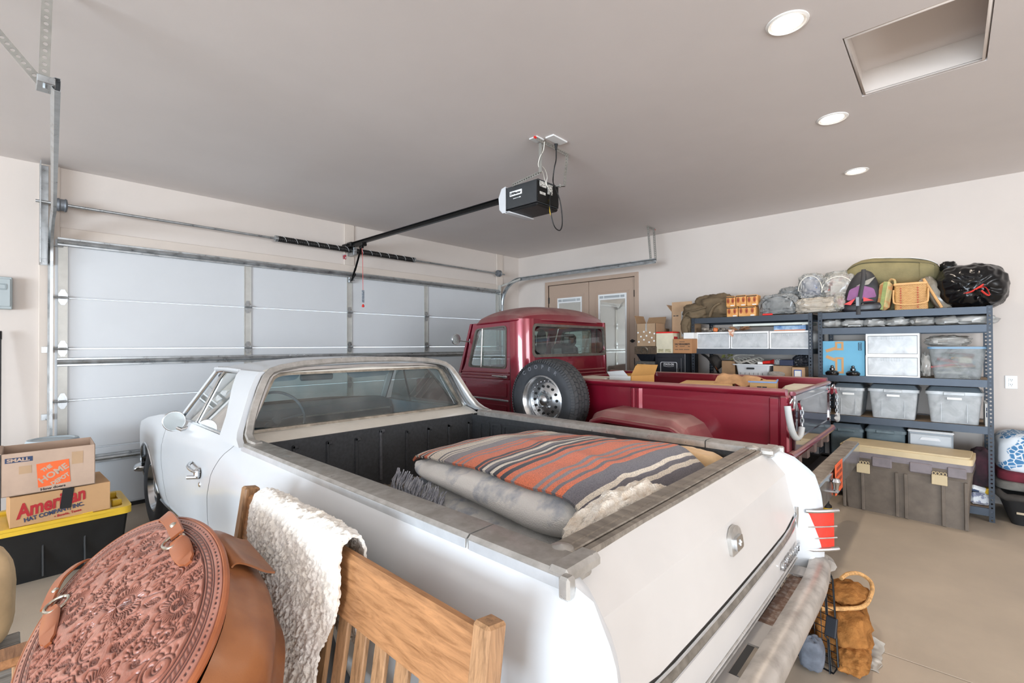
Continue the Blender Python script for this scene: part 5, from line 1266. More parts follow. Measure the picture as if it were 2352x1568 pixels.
def ser(u, v):
    s = lerp(.06, 1.035, u); t = lerp(-.055, .995, v)
    X, Y = Q(s, t); z = topz(min(1, max(0, s)), min(1, max(0, t))) + .016
    if t < .06: z -= .11 * ((.06 - t) / .115) ** 1.8; Y -= .012 * ((.06 - t) / .115) ** 2
    if s > .93: z -= .13 * ((s - .93) / .105) ** 1.8
    if s < .14: z -= .015 * ((.14 - s) / .08) ** 2
    if t > .93: z -= .04 * ((t - .93) / .065) ** 2
    z += .006 * nz((X, Y, 0), 9, 8) + .012 * math.exp(-((s - .35 - .25 * t) / .05) ** 2) * (1 - t)
    return (X + .012 * nz((X, Y, z), 7, 2), Y + .012 * nz((X, Y, z), 7, 6), z)
NU, NV = 60, 70
mb = MB(); mb.slab(ser, NU, NV, .012); sb = mb.build('striped_blanket', serape_mat(), None, 70, (1.8, 1.4, .9)); tag(sb, 'orange grey and cream striped wool blanket folded on top of the pile', 'blanket')
uv = [(i / (NU - 1), j / (NV - 1)) for i in range(NU) for j in range(NV)]; set_uv(sb, uv + uv)
mb = MB(); blob(mb, (1.44, .822, .792), (.66, .155, .40), 80, 36, .65, .10, 3, 2.2, rz=.03, ridge=.05); sh = mb.build('sherpa_blanket', SHERPA, None, 70, (1.63, .88, .6)); tag(sh, 'cream sherpa blanket peeking out by the tailgate below the striped one', 'blanket')
dcu = thing('tan_cushion', (2.30, .97, .60), 'tan suede cushion in the rear corner of the car bed', 'cushion')
mb = MB(); blob(mb, (2.368, 1.0, .775), (.18, .46, .38), 36, 22, .55, .06, 2.2, 1.0, rz=.0); mb.build('cushion', SUEDE, dcu, 70)
mb = MB(); mb.tube([(2.29 + .155 * k / 10, 1.0 + .02 * math.sin(k * .8), .952 - .0016 * (k - 5) ** 2) for k in range(11)], .004, 6); mb.build('seam', SUEDE, dcu)

# ================================================================ wooden bench
def wood_mat(name, c1, c2, sc, rough=.5, dirx=(1, 1, 1)):
    m = bpy.data.materials.new(name); MATS[name] = m; m.use_nodes = True; nt = m.node_tree; L = nt.links; b = nt.nodes['Principled BSDF']; b.inputs['Roughness'].default_value = rough
    tc = nt.nodes.new('ShaderNodeTexCoord'); mp = nt.nodes.new('ShaderNodeMapping'); mp.inputs['Scale'].default_value = dirx; L.new(tc.outputs['Object'], mp.inputs[0])
    n = nd(nt, 'ShaderNodeTexNoise', i_Scale=sc, i_Detail=8.0, i_Roughness=.65, i_Distortion=.6); L.new(mp.outputs[0], n.inputs['Vector'])
    r = ramp(nt, [(.30, lin(c2)), (.5, lin(c1)), (.72, tuple(min(1, x * 1.35) for x in lin(c1)[:3]) + (1,))]); L.new(n.outputs['Fac'], r.inputs[0]); L.new(r.outputs[0], b.inputs['Base Color'])
    bp_ = nd(nt, 'ShaderNodeBump', i_Strength=.15, i_Distance=.003); L.new(n.outputs['Fac'], bp_.inputs['Height']); L.new(bp_.outputs[0], b.inputs['Normal'])
    return m
OAKH = wood_mat('oak_along', 'A97A52', '835835', 9, .42, (10, 1, 8))
OAKV = wood_mat('oak_upright', 'A37C58', '765638', 9, .5, (12, 12, 1))
bn = thing('wooden_bench', (.45, 1.28, 0), 'slat back oak bench standing against the white car', 'bench')
def bx_(z): return interp(z, [.42, .95], [.55, .632])     # back leans towards the car
Y0, Y1 = .645, 1.915
for y in (Y0, Y1):
    mb = MB()
    for za, zb_ in ((0.0, .43), (.43, .968)):
        mb.beam((bx_(max(za, .42)), y, za), (bx_(max(zb_, .42)), y, zb_), .046, .052, (1, 0, 0), .006)
    mb.build('back_post', OAKV, bn)
    mb = MB(); mb.box((.02, y - .024, 0), (.068, y + .024, .62), .005); mb.build('front_leg', OAKV, bn)
    mb = MB(); mb.box((-.01, y - .045, .62), (.585, y + .045, .645), .006); mb.build('armrest', OAKH, bn)
def railf(y0, y1, z0, z1, th, nm):
    mb = MB()
    def P(y, z, d): return (bx_(z) + d, y, z)
    vs = [P(y, z, d) for y in (y0, y1) for z, d in ((z0, -th / 2), (z1 - .008, -th / 2), (z1, -th / 2 + .008), (z1, th / 2 - .008), (z1 - .008, th / 2), (z0, th / 2))]
    mb.add(vs, [(0, 1, 2, 3, 4, 5), (11, 10, 9, 8, 7, 6)] + [(k, 6 + k, 6 + (k + 1) % 6, (k + 1) % 6) for k in range(6)])
    return flip_out(mb.build(nm, OAKH, bn))
railf(Y0 + .02, Y1 - .02, .795, .945, .030, 'top_rail')
railf(Y0 + .02, Y1 - .02, .47, .53, .026, 'lower_rail')
n_ = 14
for k in range(n_):
    y = lerp(Y0 + .075, Y1 - .075, k / (n_ - 1)); mb = MB(); mb.beam((bx_(.50), y, .50), (bx_(.82), y, .82), .048, .014, (1, 0, 0), .003); mb.build('back_slat', OAKV, bn)
mb = MB(); mb.box((.03, Y0, .385), (.56, Y1, .425), .008); mb.build('seat', OAKH, bn)
for x in (.045, .53): MB().box((x - .012, Y0 + .02, .31), (x + .012, Y1 - .02, .385), .003).build('apron', OAKH, bn)
# sheepskin over the back
SHEEP = fuzzy('sheepskin', 'FBF6EE', 'EFE6D8', 9, .35, .7, .3, 260, .6)
path = [(.664, .66), (.672, .76), (.676, .86), (.672, .935), (.655, .972), (.630, .982), (.604, .970), (.590, .93), (.578, .84), (.565, .74), (.548, .62), (.530, .52), (.505, .46), (.44, .445)]
pl_ = [0.0]
for a, b in zip(path, path[1:]): pl_.append(pl_[-1] + math.dist(a, b))
def skin(u, v):
    L_ = v * pl_[-1]; x = interp(L_, pl_, [p[0] for p in path]); z = interp(L_, pl_, [p[1] for p in path])
    wv = interp(v, [0, .35, .5, .7, .85, 1], [.24, .31, .325, .27, .26, .30]); yc = interp(v, [0, .4, .6, .85, 1], [1.46, 1.465, 1.46, 1.47, 1.45])
    y = yc + (u - .5) * 2 * wv + .02 * nz((u * 2, v * 5, 0), 1, 4) * 2
    k = .010 + .005 * nz((x, y, z), 12, 1) + .006 * nz((x, y, z), 45, 5) + .007 * nz((x, y, z), 110, 9) + .004 * nz((x, y, z), 210, 2)
    ed = min(1, min(u, 1 - u) * 14) * min(1, (1 - v) * 20 + .2)
    L2 = min(pl_[-1], L_ + .02); L1 = max(0, L_ - .02)
    tx_, tz_ = interp(L2, pl_, [p[0] for p in path]) - interp(L1, pl_, [p[0] for p in path]), interp(L2, pl_, [p[1] for p in path]) - interp(L1, pl_, [p[1] for p in path]); tl2 = math.hypot(tx_, tz_) or 1
    k = .004 + k * (.4 + .6 * ed)
    return (x + tz_ / tl2 * k, y, z - tx_ / tl2 * k)
mb = MB(); mb.slab(skin, 170, 240, .008); ss = mb.build('sheepskin', SHEEP, None, 80, (.6, 1.46, .45)); tag(ss, 'cream sheepskin throw hanging over the back of the oak bench', 'sheepskin')

# ================================================================ tooled leather bag
kk = .7; cc = math.sqrt(1 + kk * kk)
e1 = Vector((0, 1, 0)); e2 = Vector((-1 / cc, 0, -kk / cc)); en = Vector((-kk / cc, 0, 1 / cc)) 
ax = Vector((0, .9978, 0)) + e2 * -.0667; ax.normalize(); bx = (e2 + e1 * .0667).normalized()
LC = Vector((.203, 1.517, .832)); LA, LB = .479, .238
rnd = random.Random(11)
curves = []      # 2-d strokes (a, b) in metres on the oval
def stroke(pts): curves.append(pts)
def spiral(cx, cy, r0, turns, ph, sg, n=70):
    return [(cx + r0 * (1 - .92 * k / n) * math.cos(ph + sg * turns * 2 * PI * k / n), cy + r0 * (1 - .92 * k / n) * math.sin(ph + sg * turns * 2 * PI * k / n)) for k in range(n + 1)]
inside = lambda x, y, m=.80: (x / LA) ** 2 + (y / LB) ** 2 < m * m
def rosette(fxc, fyc, q):
    for r_ in (.012, .021): stroke([(fxc + q * r_ * 1.5 * math.cos(a), fyc + q * r_ * math.sin(a)) for a in np.linspace(0, 2 * PI, 30)])
    for j in range(-2, 3):
        stroke([(fxc + q * .004 * j - q * .010, fyc - q * .012), (fxc + q * .004 * j + q * .010, fyc + q * .012)]); stroke([(fxc + q * .004 * j + q * .010, fyc - q * .012), (fxc + q * .004 * j - q * .010, fyc + q * .012)])
    for j in range(34):
        a = 2 * PI * j / 34; stroke([(fxc + q * .036 * math.cos(a), fyc + q * .026 * math.sin(a)), (fxc + q * .062 * math.cos(a), fyc + q * .046 * math.sin(a))])
    stroke([(fxc + q * (.069 + .008 * math.cos(a * 9)) * math.cos(a), fyc + q * (.052 + .007 * math.cos(a * 9)) * math.sin(a)) for a in np.linspace(0, 2 * PI, 140)])
taken = []
for fx_, fy_, q in ((-.02, -.02, 1.0), (.20, .09, .95), (-.24, .07, .95), (.22, -.10, .85), (-.20, -.11, .85)):
    rosette(fx_, fy_, q); taken.append((fx_, fy_, .07 * q))
for k in range(400):
    a = rnd.uniform(0, 2 * PI); rr = math.sqrt(rnd.uniform(0, .64)); x, y = LA * rr * math.cos(a), LB * rr * math.sin(a); r0 = rnd.choice((.05, .042, .034, .028))
    if any(math.hypot(x - p[0], y - p[1]) < (p[2] + r0) * .93 for p in taken): continue
    taken.append((x, y, r0)); sg = rnd.choice((-1, 1)); ph = rnd.uniform(0, 6.28)
    s1 = spiral(x, y, r0, 1.7, ph, sg); stroke(s1); stroke(spiral(x, y, r0 * .80, 1.5, ph, sg))
    for j in range(3, 46, 3):
        px1, py1 = s1[j]; dx, dy = px1 - x, py1 - y; l = math.hypot(dx, dy) or 1; dx, dy = dx / l, dy / l; tx, ty = -dy * sg, dx * sg; e = r0 * .3
        stroke([(px1, py1), (px1 + dx * e * .6 + tx * e * .3, py1 + dy * e * .6 + ty * e * .3), (px1 + dx * e + tx * e, py1 + dy * e + ty * e)])
    # tail of the scroll runs on as a stem
    stroke([(s1[0][0] + sg * -math.sin(ph) * t * r0 * -1.6, s1[0][1] + sg * math.cos(ph) * t * r0 * -1.6 + .01 * math.sin(t * 3)) for t in np.linspace(0, 1, 14)])
for k in range(900):
    a = rnd.uniform(0, 2 * PI); rr = math.sqrt(rnd.uniform(0, .66)); x, y = LA * rr * math.cos(a), LB * rr * math.sin(a); th = rnd.uniform(0, 2 * PI); l = rnd.uniform(.028, .05); w_ = l * .26; r0 = l * .42
    if any(math.hypot(x - p[0], y - p[1]) < p[2] + r0 * .7 for p in taken): continue
    taken.append((x, y, r0))
    for sg in (-1, 1): stroke([(x + math.cos(th) * l * (t - .5) - math.sin(th) * sg * w_ * math.sin(PI * t), y + math.sin(th) * l * (t - .5) + math.cos(th) * sg * w_ * math.sin(PI * t)) for t in np.linspace(0, 1, 16)])
    stroke([(x + math.cos(th) * l * (t - .5), y + math.sin(th) * l * (t - .5)) for t in np.linspace(0, 1, 10)])
    for j in range(5):
        t = .2 + .13 * j
        for sg in (-1, 1): stroke([(x + math.cos(th) * l * (t - .5), y + math.sin(th) * l * (t - .5)), (x + math.cos(th) * l * (t - .36) - math.sin(th) * sg * w_ * .7, y + math.sin(th) * l * (t - .36) + math.cos(th) * sg * w_ * .7)])
cp = []
for c_ in curves:
    for p, q in zip(c_, c_[1:]):
        d = math.dist(p, q); n = max(1, int(d / .0022))
        for i in range(n):
            x, y = lerp(p[0], q[0], i / n), lerp(p[1], q[1], i / n)
            if inside(x, y, .815): cp.append((x, y, 0))
from mathutils.kdtree import KDTree
kd = KDTree(len(cp))
for i, p in enumerate(cp): kd.insert(p, i)
kd.balance()
bag = thing('tooled_leather_bag', (.25, 1.52, .43), 'oval leather bag with carved floral panel lying on the oak bench', 'bag')
cav = []
NR, NT = 190, 560
def carve(u, v):
    r = (u ** .62); a = 2 * PI * v; x, y = LA * r * math.cos(a), LB * r * math.sin(a)
    h = 0; cv = 0
    if r < .82:
        d = kd.find((x, y, 0))[2]; g = math.exp(-(d / .0016) ** 2); h = -.0042 * g + .0030 * min(1, d / .008); cv = min(1, g)
        h += .0007 * nz((x, y, 0), 260, 2) * (d > .006)
    else:
        for rr, dp in ((.83, .003), (.855, .002), (.895, .0025), (.915, .0018)):
            g = math.exp(-((r - rr) / .006) ** 2); h -= dp * g; cv = max(cv, g)
        if .86 < r < .89: g = .5 + .5 * math.cos(a * 120 + (r - .875) * 90); h -= .002 * g; cv = max(cv, g * .7)
        if .945 < r < .962: g = (math.sin(a * 150) > .2) * 1.0; h -= .0015 * g; cv = max(cv, g)
    cv = min(1, cv); cav.append(cv)
    dome = .035 * (1 - r * r) - .0
    p = LC + ax * x + bx * y + en * (h + dome * .5 - (.010 if r > .985 else 0))
    return p
mb = MB(); mb.grid(carve, NR, NT, cv=True)
def leather_mat(name, c, cd, rough, attr=True, c2=None):
    m = bpy.data.materials.new(name); MATS[name] = m; m.use_nodes = True; nt = m.node_tree; L = nt.links; b = nt.nodes['Principled BSDF']; b.inputs['Roughness'].default_value = rough; b.inputs['Coat Weight'].default_value = .35; b.inputs['Coat Roughness'].default_value = .25
    tc = nt.nodes.new('ShaderNodeTexCoord'); n = nd(nt, 'ShaderNodeTexNoise', i_Scale=8.0, i_Detail=5.0); L.new(tc.outputs['Object'], n.inputs['Vector'])
    r = ramp(nt, [(.35, lin(c2 or c)), (.65, lin(c))]); L.new(n.outputs['Fac'], r.inputs[0])
    if attr:
        at = nt.nodes.new('ShaderNodeAttribute'); at.attribute_name = 'dye'
        mx = nd(nt, 'ShaderNodeMix', data_type='RGBA'); L.new(at.outputs['Fac'], mx.inputs[0]); L.new(r.outputs[0], mx.inputs[6]); mx.inputs[7].default_value = lin(cd); L.new(mx.outputs[2], b.inputs['Base Color'])
    else: L.new(r.outputs[0], b.inputs['Base Color'])
    n2 = nd(nt, 'ShaderNodeTexNoise', i_Scale=300.0, i_Detail=2.0); L.new(tc.outputs['Object'], n2.inputs['Vector']); bp_ = nd(nt, 'ShaderNodeBump', i_Strength=.12, i_Distance=.002); L.new(n2.outputs['Fac'], bp_.inputs['Height']); L.new(bp_.outputs[0], b.inputs['Normal'])
    return m
pan = mb.build('carved_panel', leather_mat('carved_leather', 'A9705E', '3E1712', .36, True, '955845'), bag, 0)
pan.data.polygons.foreach_set('use_smooth', [True] * len(pan.data.polygons))
at_ = pan.data.attributes.new('dye', 'FLOAT', 'POINT'); at_.data.foreach_set('value', cav[:len(pan.data.vertices)])
SADDLE = leather_mat('saddle_leather', 'A85F38', '000000', .45, False, '955029')
BROWNL = leather_mat('brown_hide', '9C6238', '000000', .6, False, '7E4A28')
mb = MB(); mb.tube([LC + ax * (LA * 1.0) * math.cos(a) + bx * (LB * 1.0) * math.sin(a) - en * .008 for a in np.linspace(0, 2 * PI, 97)[:-1]], .008, 8, closed=True); mb.build('rim_binding', SADDLE, bag)
def body(u, v):
    a = 2 * PI * u; d = v
    grow = 1 + .09 * math.sin(PI * min(1, d * 1.25)) - .15 * max(0, d - .6)
    off = -.02 - .24 * d
    p = LC + ax * (LA * math.cos(a) * grow) + bx * (LB * math.sin(a) * grow) + en * off
    p += (ax * math.cos(a) + bx * math.sin(a)) * (.012 * nz((math.cos(a) * 2, math.sin(a) * 2, d * 3), 1.4, 6))
    return (min(p.x, .535), p.y, max(p.z, .432))
mb = MB(); mb.grid(body, 72, 12, cu=True); mb.add([body(k / 72, 1) for k in range(72)], [tuple(range(72))]); mb.build('hide_body', BROWNL, bag, 70)
# folded flap at the top with its opening
def flap(u, v):
    a = lerp(.10, -.16, u); b = -.225 - .06 * v; h = -.03 + .06 * math.sin(PI * min(1, v * 1.3)) * math.sin(PI * (.15 + .7 * u)) - .10 * v
    return LC + ax * a + bx * b + en * h
mb = MB(); mb.slab(flap, 14, 12, .005); mb.build('flap', BROWNL, bag, 60)
# straps with rings
NICK = mat('nickel', 'CFCBBF', .2, metal=1, var=.05)
def on_pan(a, b, h): return LC + ax * a + bx * b + en * (h + .0175 * (1 - (a / LA) ** 2 - (b / LB) ** 2))
for path_, tip, rc, wd in ((((.375, -.150, -.045), (.350, -.165, .004), (.29, -.174, .018), (.21, -.178, .016), (.118, -.175, .012)), ((.085, -.168, .014), (.06, -.167, .010), (-.01, -.165, .007), (-.070, -.164, .004)), (.100, -.160), .019),
                           (((.505, .040, -.05), (.487, .062, .002), (.435, .106, .020), (.39, .130, .020), (.318, .155, .012)), ((.275, .140, .014), (.25, .143, .010), (.17, .148, .007), (.098, .150, .004)), (.287, .130), .017)):
    for nm, pp in (('strap', path_), ('strap_tip', tip)):
        P_ = smooth_path([on_pan(*q) for q in pp], 5); n = len(P_); vs = []
        for i, q in enumerate(P_):
            t_ = (P_[min(i + 1, n - 1)] - P_[max(i - 1, 0)]).normalized(); s_ = t_.cross(en).normalized(); u = i / (n - 1)
            ww = wd if nm == 'strap' else wd * (.55 + .85 * math.sin(PI * min(1, .15 + u * .75)) ** 1.2) * (1 if u < .93 else .6)
            for c_, h_ in ((-1, 0), (-.85, .004), (.85, .004), (1, 0), (.85, -.003), (-.85, -.003)): vs.append(q + s_ * (c_ * ww) + en * h_)
        mb = MB(); mb.add(vs, [(i * 6 + k, i * 6 + (k + 1) % 6, (i + 1) * 6 + (k + 1) % 6, (i + 1) * 6 + k) for i in range(n - 1) for k in range(6)] + [tuple(range(6))[::-1], tuple((n - 1) * 6 + k for k in range(6))]); flip_out(mb.build(nm, SADDLE, bag, 50))
    c_ = on_pan(rc[0], rc[1], .010); mb = MB(); mb.tube([c_ + ax * (.034 * math.cos(a)) + bx * (.026 * math.sin(a)) + en * (.006 * math.sin(a)) for a in np.linspace(0, 2 * PI, 25)[:-1]], .0042, 8, closed=True); mb.build('ring', NICK, bag)
    q_ = on_pan(path_[3][0] - .02, path_[3][1], .021); mb = MB(); mb.lathe([(.0, .004), (.007, .003), (.010, -.002)], (0, 0, 0), 'z', 12); mb.v = [tuple(q_ + ax * p[0] + bx * p[1] + en * p[2]) for p in mb.v]; mb.build('rivet', NICK, bag)

# ================================================================ left background: tote, boxes, drum, low bench
CARD = mat('cardboard', 'B99877', .8, var=.06, scale=5, bump=.05, bscale=60)
CARDP = mat('cardboard_pale', 'C0A48F', .8, var=.06, scale=5)
CARDD = mat('cardboard_dark', '9C7C5C', .85, var=.08, scale=5)
KRAFT = mat('kraft_tan', 'CFA874', .8, var=.06, scale=5)
INK = mat('black_ink', '2B2A2E', .7, var=0)
NAVY = mat('navy_ink', '33405E', .7, var=0)
REDI = mat('red_ink', 'B3272B', .7, var=0)
ORI = mat('orange_ink', 'EE6A34', .7, var=0)
BLKT = mat('black_tote_plastic', '191A1B', .38, var=.2, scale=7)
tt = thing('storage_tote', (.23, 4.46, 0), 'black tote with yellow lid under the cardboard boxes', 'storage tote')
def taper(mb, x0, x1, y0, y1, z0, z1, dx, dy, ch=.02):
    v0 = rpoly([(x0 + dx, y0 + dy), (x1 - dx, y0 + dy), (x1 - dx, y1 - dy), (x0 + dx, y1 - dy)], ch, 3); v1 = rpoly([(x0, y0), (x1, y0), (x1, y1), (x0, y1)], ch, 3); n = len(v0)
    mb.add([(a, b, z0) for a, b in v0] + [(a, b, z1) for a, b in v1], [tuple(range(n))[::-1], tuple(range(n, 2 * n))] + [(k, (k + 1) % n, n + (k + 1) % n, n + k) for k in range(n)])
mb = MB(); taper(mb, -.165, .605, 4.25, 4.72, 0, .335, .03, .05); mb.build('tub', BLKT, tt)
for x in (-.02, .18, .38): MB().obox((x, 4.268, .17), (.012, .02, .28), rotm(-.145, 0, 0), .003).build('tub_rib', BLKT, tt)
mb = MB(); mb.prism(rpoly([(-.185, 4.225), (.625, 4.225), (.625, 4.745), (-.185, 4.745)], .05), .330, .358, 'xy'); O, I = loops(rpoly([(-.185, 4.225), (.625, 4.225), (.625, 4.745), (-.185, 4.745)], .05), rpoly([(-.14, 4.275), (.58, 4.275), (.58, 4.695), (-.14, 4.695)], .04), n=32); mb.ring(O, I, lambda a, b, d: (a, b, d), .357, .378); ld = mb.build('lid', YELLOW, tt)
for y in (4.36, 4.60): MB().box((.53, y, .357), (.585, y + .05, .40), .006).build('lid_stop', YELLOW, ld)
MB().box((.13, 4.238, .372), (.42, 4.268, .388), .004).build('lid_ridge', YELLOW, ld)
def carton(nm, x0, x1, y0, y1, z0, z1, m, label, rz=0.0, flaps=(), open_=False, par=None, cat='box', fl=.12, fm=None, base=None):
    """cardboard carton; flaps = list of (side, angle) when open"""
    cx, cy = (x0 + x1) / 2, (y0 + y1) / 2; w, d, h = x1 - x0, y1 - y0, z1 - z0
    t = thing(nm, (cx, cy, z0), label, cat); T = Matrix.Translation((cx, cy, z0)) @ Matrix.Rotation(rz, 4, 'Z')
    mb = MB(); mb.X = T
    if not open_: mb.box((-w / 2, -d / 2, 0), (w / 2, d / 2, h), .002)
    else:
        e = .004
        mb.box((-w / 2, -d / 2, 0), (w / 2, d / 2, e)); mb.box((-w / 2, -d / 2, 0), (-w / 2 + e, d / 2, h)); mb.box((w / 2 - e, -d / 2, 0), (w / 2, d / 2, h)); mb.box((-w / 2, -d / 2, 0), (w / 2, -d / 2 + e, h)); mb.box((-w / 2, d / 2 - e, 0), (w / 2, d / 2, h))
    mb.build('carton', m, t)
    for sd, an in flaps:
        mb = MB(); mb.X = T; c, s = math.cos(an), math.sin(an)
        if sd == '-x': mb.add([(-w / 2, -d / 2, h), (-w / 2, d / 2, h), (-w / 2 - fl * c, d / 2 - .01, h + fl * s), (-w / 2 - fl * c, -d / 2 + .01, h + fl * s)], [(0, 1, 2, 3)])
        if sd == '+x': mb.add([(w / 2, -d / 2, h), (w / 2, d / 2, h), (w / 2 + fl * c, d / 2 - .01, h + fl * s), (w / 2 + fl * c, -d / 2 + .01, h + fl * s)], [(0, 1, 2, 3)])
        if sd == '-y': mb.add([(-w / 2, -d / 2, h), (w / 2, -d / 2, h), (w / 2 - .01, -d / 2 - fl * c, h + fl * s), (-w / 2 + .01, -d / 2 - fl * c, h + fl * s)], [(0, 1, 2, 3)])
        if sd == '+y': mb.add([(-w / 2, d / 2, h), (w / 2, d / 2, h), (w / 2 - .01, d / 2 + fl * c, h + fl * s), (-w / 2 + .01, d / 2 + fl * c, h + fl * s)], [(0, 1, 2, 3)])
        v = mb.v; k = len(v); n = (Vector(v[1]) - Vector(v[0])).cross(Vector(v[3]) - Vector(v[0])).normalized() * .003
        mb.add([], []); off = T.inverted()
        mb.X = None; mb.add([tuple(Vector(q) + n) for q in v[:4]], [(3, 2, 1, 0), (-4, -3, 1, 0) if False else (0, 1, 2, 3)]); mb.f = [(0, 1, 2, 3), (7, 6, 5, 4), (0, 4, 5, 1), (1, 5, 6, 2), (2, 6, 7, 3), (3, 7, 4, 0)]; mb.mi = [0] * 6
        mb.build('flap', fm or m, t, 0)
    return t, T
hb, T = carton('hat_box', .025, .50, 4.235, 4.64, .380, .565, mat('hat_box_tan', 'C79B6E', .8, var=.04, scale=4), 'tan hat company carton with red lettering on the yellow lid', .03)
text('brand_lettering', 'American', .12, T @ frame_m((-.205, -.2045, .050), (1, 0, .16), (0, 0, 1)), REDI, hb, bold=.004, shear=.25, width=.33)
text('company_lettering', 'HAT COMPANY, INC.', .036, T @ frame_m((-.175, -.2045, .022), (1, 0, .13), (0, 0, 1)), NAVY, hb, bold=.0012, width=.28)
text('town_lettering', '\u2022 Bowie, Texas', .022, T @ frame_m((-.04, -.2045, .014), (1, 0, .09), (0, 0, 1)), REDI, hb, bold=.0006, width=.13)
mb = MB(); mb.X = T; mb.obox((0.02, -.2045, .125), (.055, .002, .13), rotm(0, .12, 0)); mb.box((-.01, -.2045, .184), (.045, -.10, .1865)); mb.build('tape', BLKT, hb)
mv, T = carton('moving_box', .00, .432, 4.235, 4.60, .572, .835, CARDP, 'open small moving carton with orange store logo, on the hat carton', -.03, [('-x', .25)], True, fl=.06)
mb = MB(); mb.X = T @ frame_m((-.055, -.1835, .03), (1, 0, .06), (0, 0, 1)); mb.box((0, 0, 0), (.15, .15, .0008)); mb.build('logo_square', ORI, mv)
for s, cx_, cz_, sz, w_ in (('THE', .043, .104, .030, .052), ('HOME', .079, .060, .052, .150), ('DEPOT', .107, .022, .034, .098)):
    text('logo_lettering', s, sz, T @ frame_m((-.055 + cx_, -.1848, .03 + cz_ + .004), (.84, 0, .54), (-.54, 0, .84)), CARDP, mv, bold=.0018, width=w_, align='CENTER')
mb = MB(); mb.X = T; mb.box((-.20, -.1840, .205), (-.08, -.1825, .235)); mb.build('size_patch', NAVY, mv)
text('size_lettering', 'SMALL', .028, T @ frame_m((-.192, -.1848, .211), (1, 0, 0), (0, 0, 1)), CARDP, mv, bold=.0012, width=.10)
text('tagline_lettering', 'How doers', .022, T @ frame_m((-.045, -.1835, .008), (1, 0, .05), (0, 0, 1)), INK, mv, bold=.0006, width=.115)
for q in ((-.14, .13, -.085, .178), (.10, .15, .155, .23)):
    mb = MB(); mb.X = T; mb.box((q[0], -.1838, q[1]), (q[2], -.1825, q[3])); mb.build('tape_patch', CARD, mv)
dm_ = thing('storage_drum', (.272, 5.2, 0), 'grey blue round lidded drum behind the moving carton', 'drum')
mb = MB(); mb.lathe([(.0, .0), (.13, .0), (.14, .02), (.15, .72)], (.272, 5.2, 0), 'z', 28); mb.build('drum_body', mat('drum_blue', 'A9B7BE', .45, var=.04), dm_)
mb = MB(); mb.lathe([(.0, .762), (.12, .762), (.128, .770), (.148, .770), (.156, .755), (.156, .715)], (.272, 5.2, 0), 'z', 28); mb.build('drum_lid', mat('drum_lid', 'B7C3C9', .45, var=.05), dm_)
lb = thing('low_side_table', (-.22, 2.42, 0), 'weathered grey low table at the edge by the leather bag', 'table')
GREYW = wood_mat('weathered_grey', '8C8780', '5F5B56', 6, .8, (1, 10, 8))
for k in range(4): MB().box((-.48, 2.17 + k * .105, .395), (.048, 2.17 + k * .105 + .10, .42), .004).build('plank', GREYW, lb)
for x in (-.44, .01):
    for y in (2.20, 2.55): MB().box((x - .02, y - .02, 0), (x + .02, y + .02, .395), .004).build('leg', GREYW, lb)
sk = MB(); blob(sk, (-.115, 2.52, .60), (.30, .22, .42), 30, 20, .7, .08, 2, 3); so = sk.build('canvas_sack', mat('tan_canvas', 'CDAF86', .85, var=.1, scale=8), None, 70, (-.115, 2.52, .42)); tag(so, 'tan canvas sack standing on the grey low table', 'sack')
# ================================================================ steel shelving
STEEL = mat('shelf_steel', '40464E', .42, metal=.55, var=.05, scale=6)
STEELD = mat('shelf_post_steel', '33383F', .45, metal=.5, var=.05, scale=6)
DECK = mat('particle_board', 'A88F74', .85, var=.1, scale=30)
FX, BX2 = 5.607, 6.215
def shelving(label, y1, y0, levels):
    """y1 > y0: post outer edges along the wall"""
    t = thing('shelving_unit', ((FX + BX2) / 2, (y0 + y1) / 2, 0), label, 'shelving', 'steel shelving units along the wall')
    for yp, sg in ((y1, -1), (y0, 1)):
        for xp, sx in ((FX, 1), (BX2, -1)):
            mb = MB(); perf(mb, (xp, yp + sg * .018, 0), (xp, yp + sg * .018, 1.81), (0, 1, 0), .036, .034, .0075); mb.X = None
            perf(mb, (xp + sx * .018, yp, 0), (xp + sx * .018, yp, 1.81), (1, 0, 0), .036, .034, .0075)
            mb.build('post', STEELD, t, 0)
    for z in levels:
        for xp, sx in ((FX, 1), (BX2, -1)):
            mb = MB(); pr = [(0, -.058), (.010, -.058), (.010, -.040), (.004, -.034), (.004, -.022), (.012, -.014), (.012, 0), (.030, 0), (.030, .004), (.0, .004)]
            mb.prism([(xp + sx * (.002 + a), z + b) for a, b in pr], y0 + .004, y1 - .004, 'xz'); mb.build('beam', STEEL, t)
        for yp, sg in ((y1, -1), (y0, 1)):
            mb = MB(); mb.box((FX + .03, yp + sg * .004, z - .05), (BX2 - .03, yp + sg * .016, z), .002); mb.build('side_beam', STEEL, t)
        mb = MB(); mb.box((FX + .015, y0 + .02, z - .014), (BX2 - .015, y1 - .02, z + .001), .001); mb.build('shelf_board', DECK, t)
    return t
shelving('grey steel shelving unit beside the black safe', 2.262, 1.022, (1.80, 1.44, 1.128, .62, .105))
shelving('taller loaded steel shelving unit beside the wall outlet', .972, -.268, (1.80, 1.648, 1.18, .788, .105))

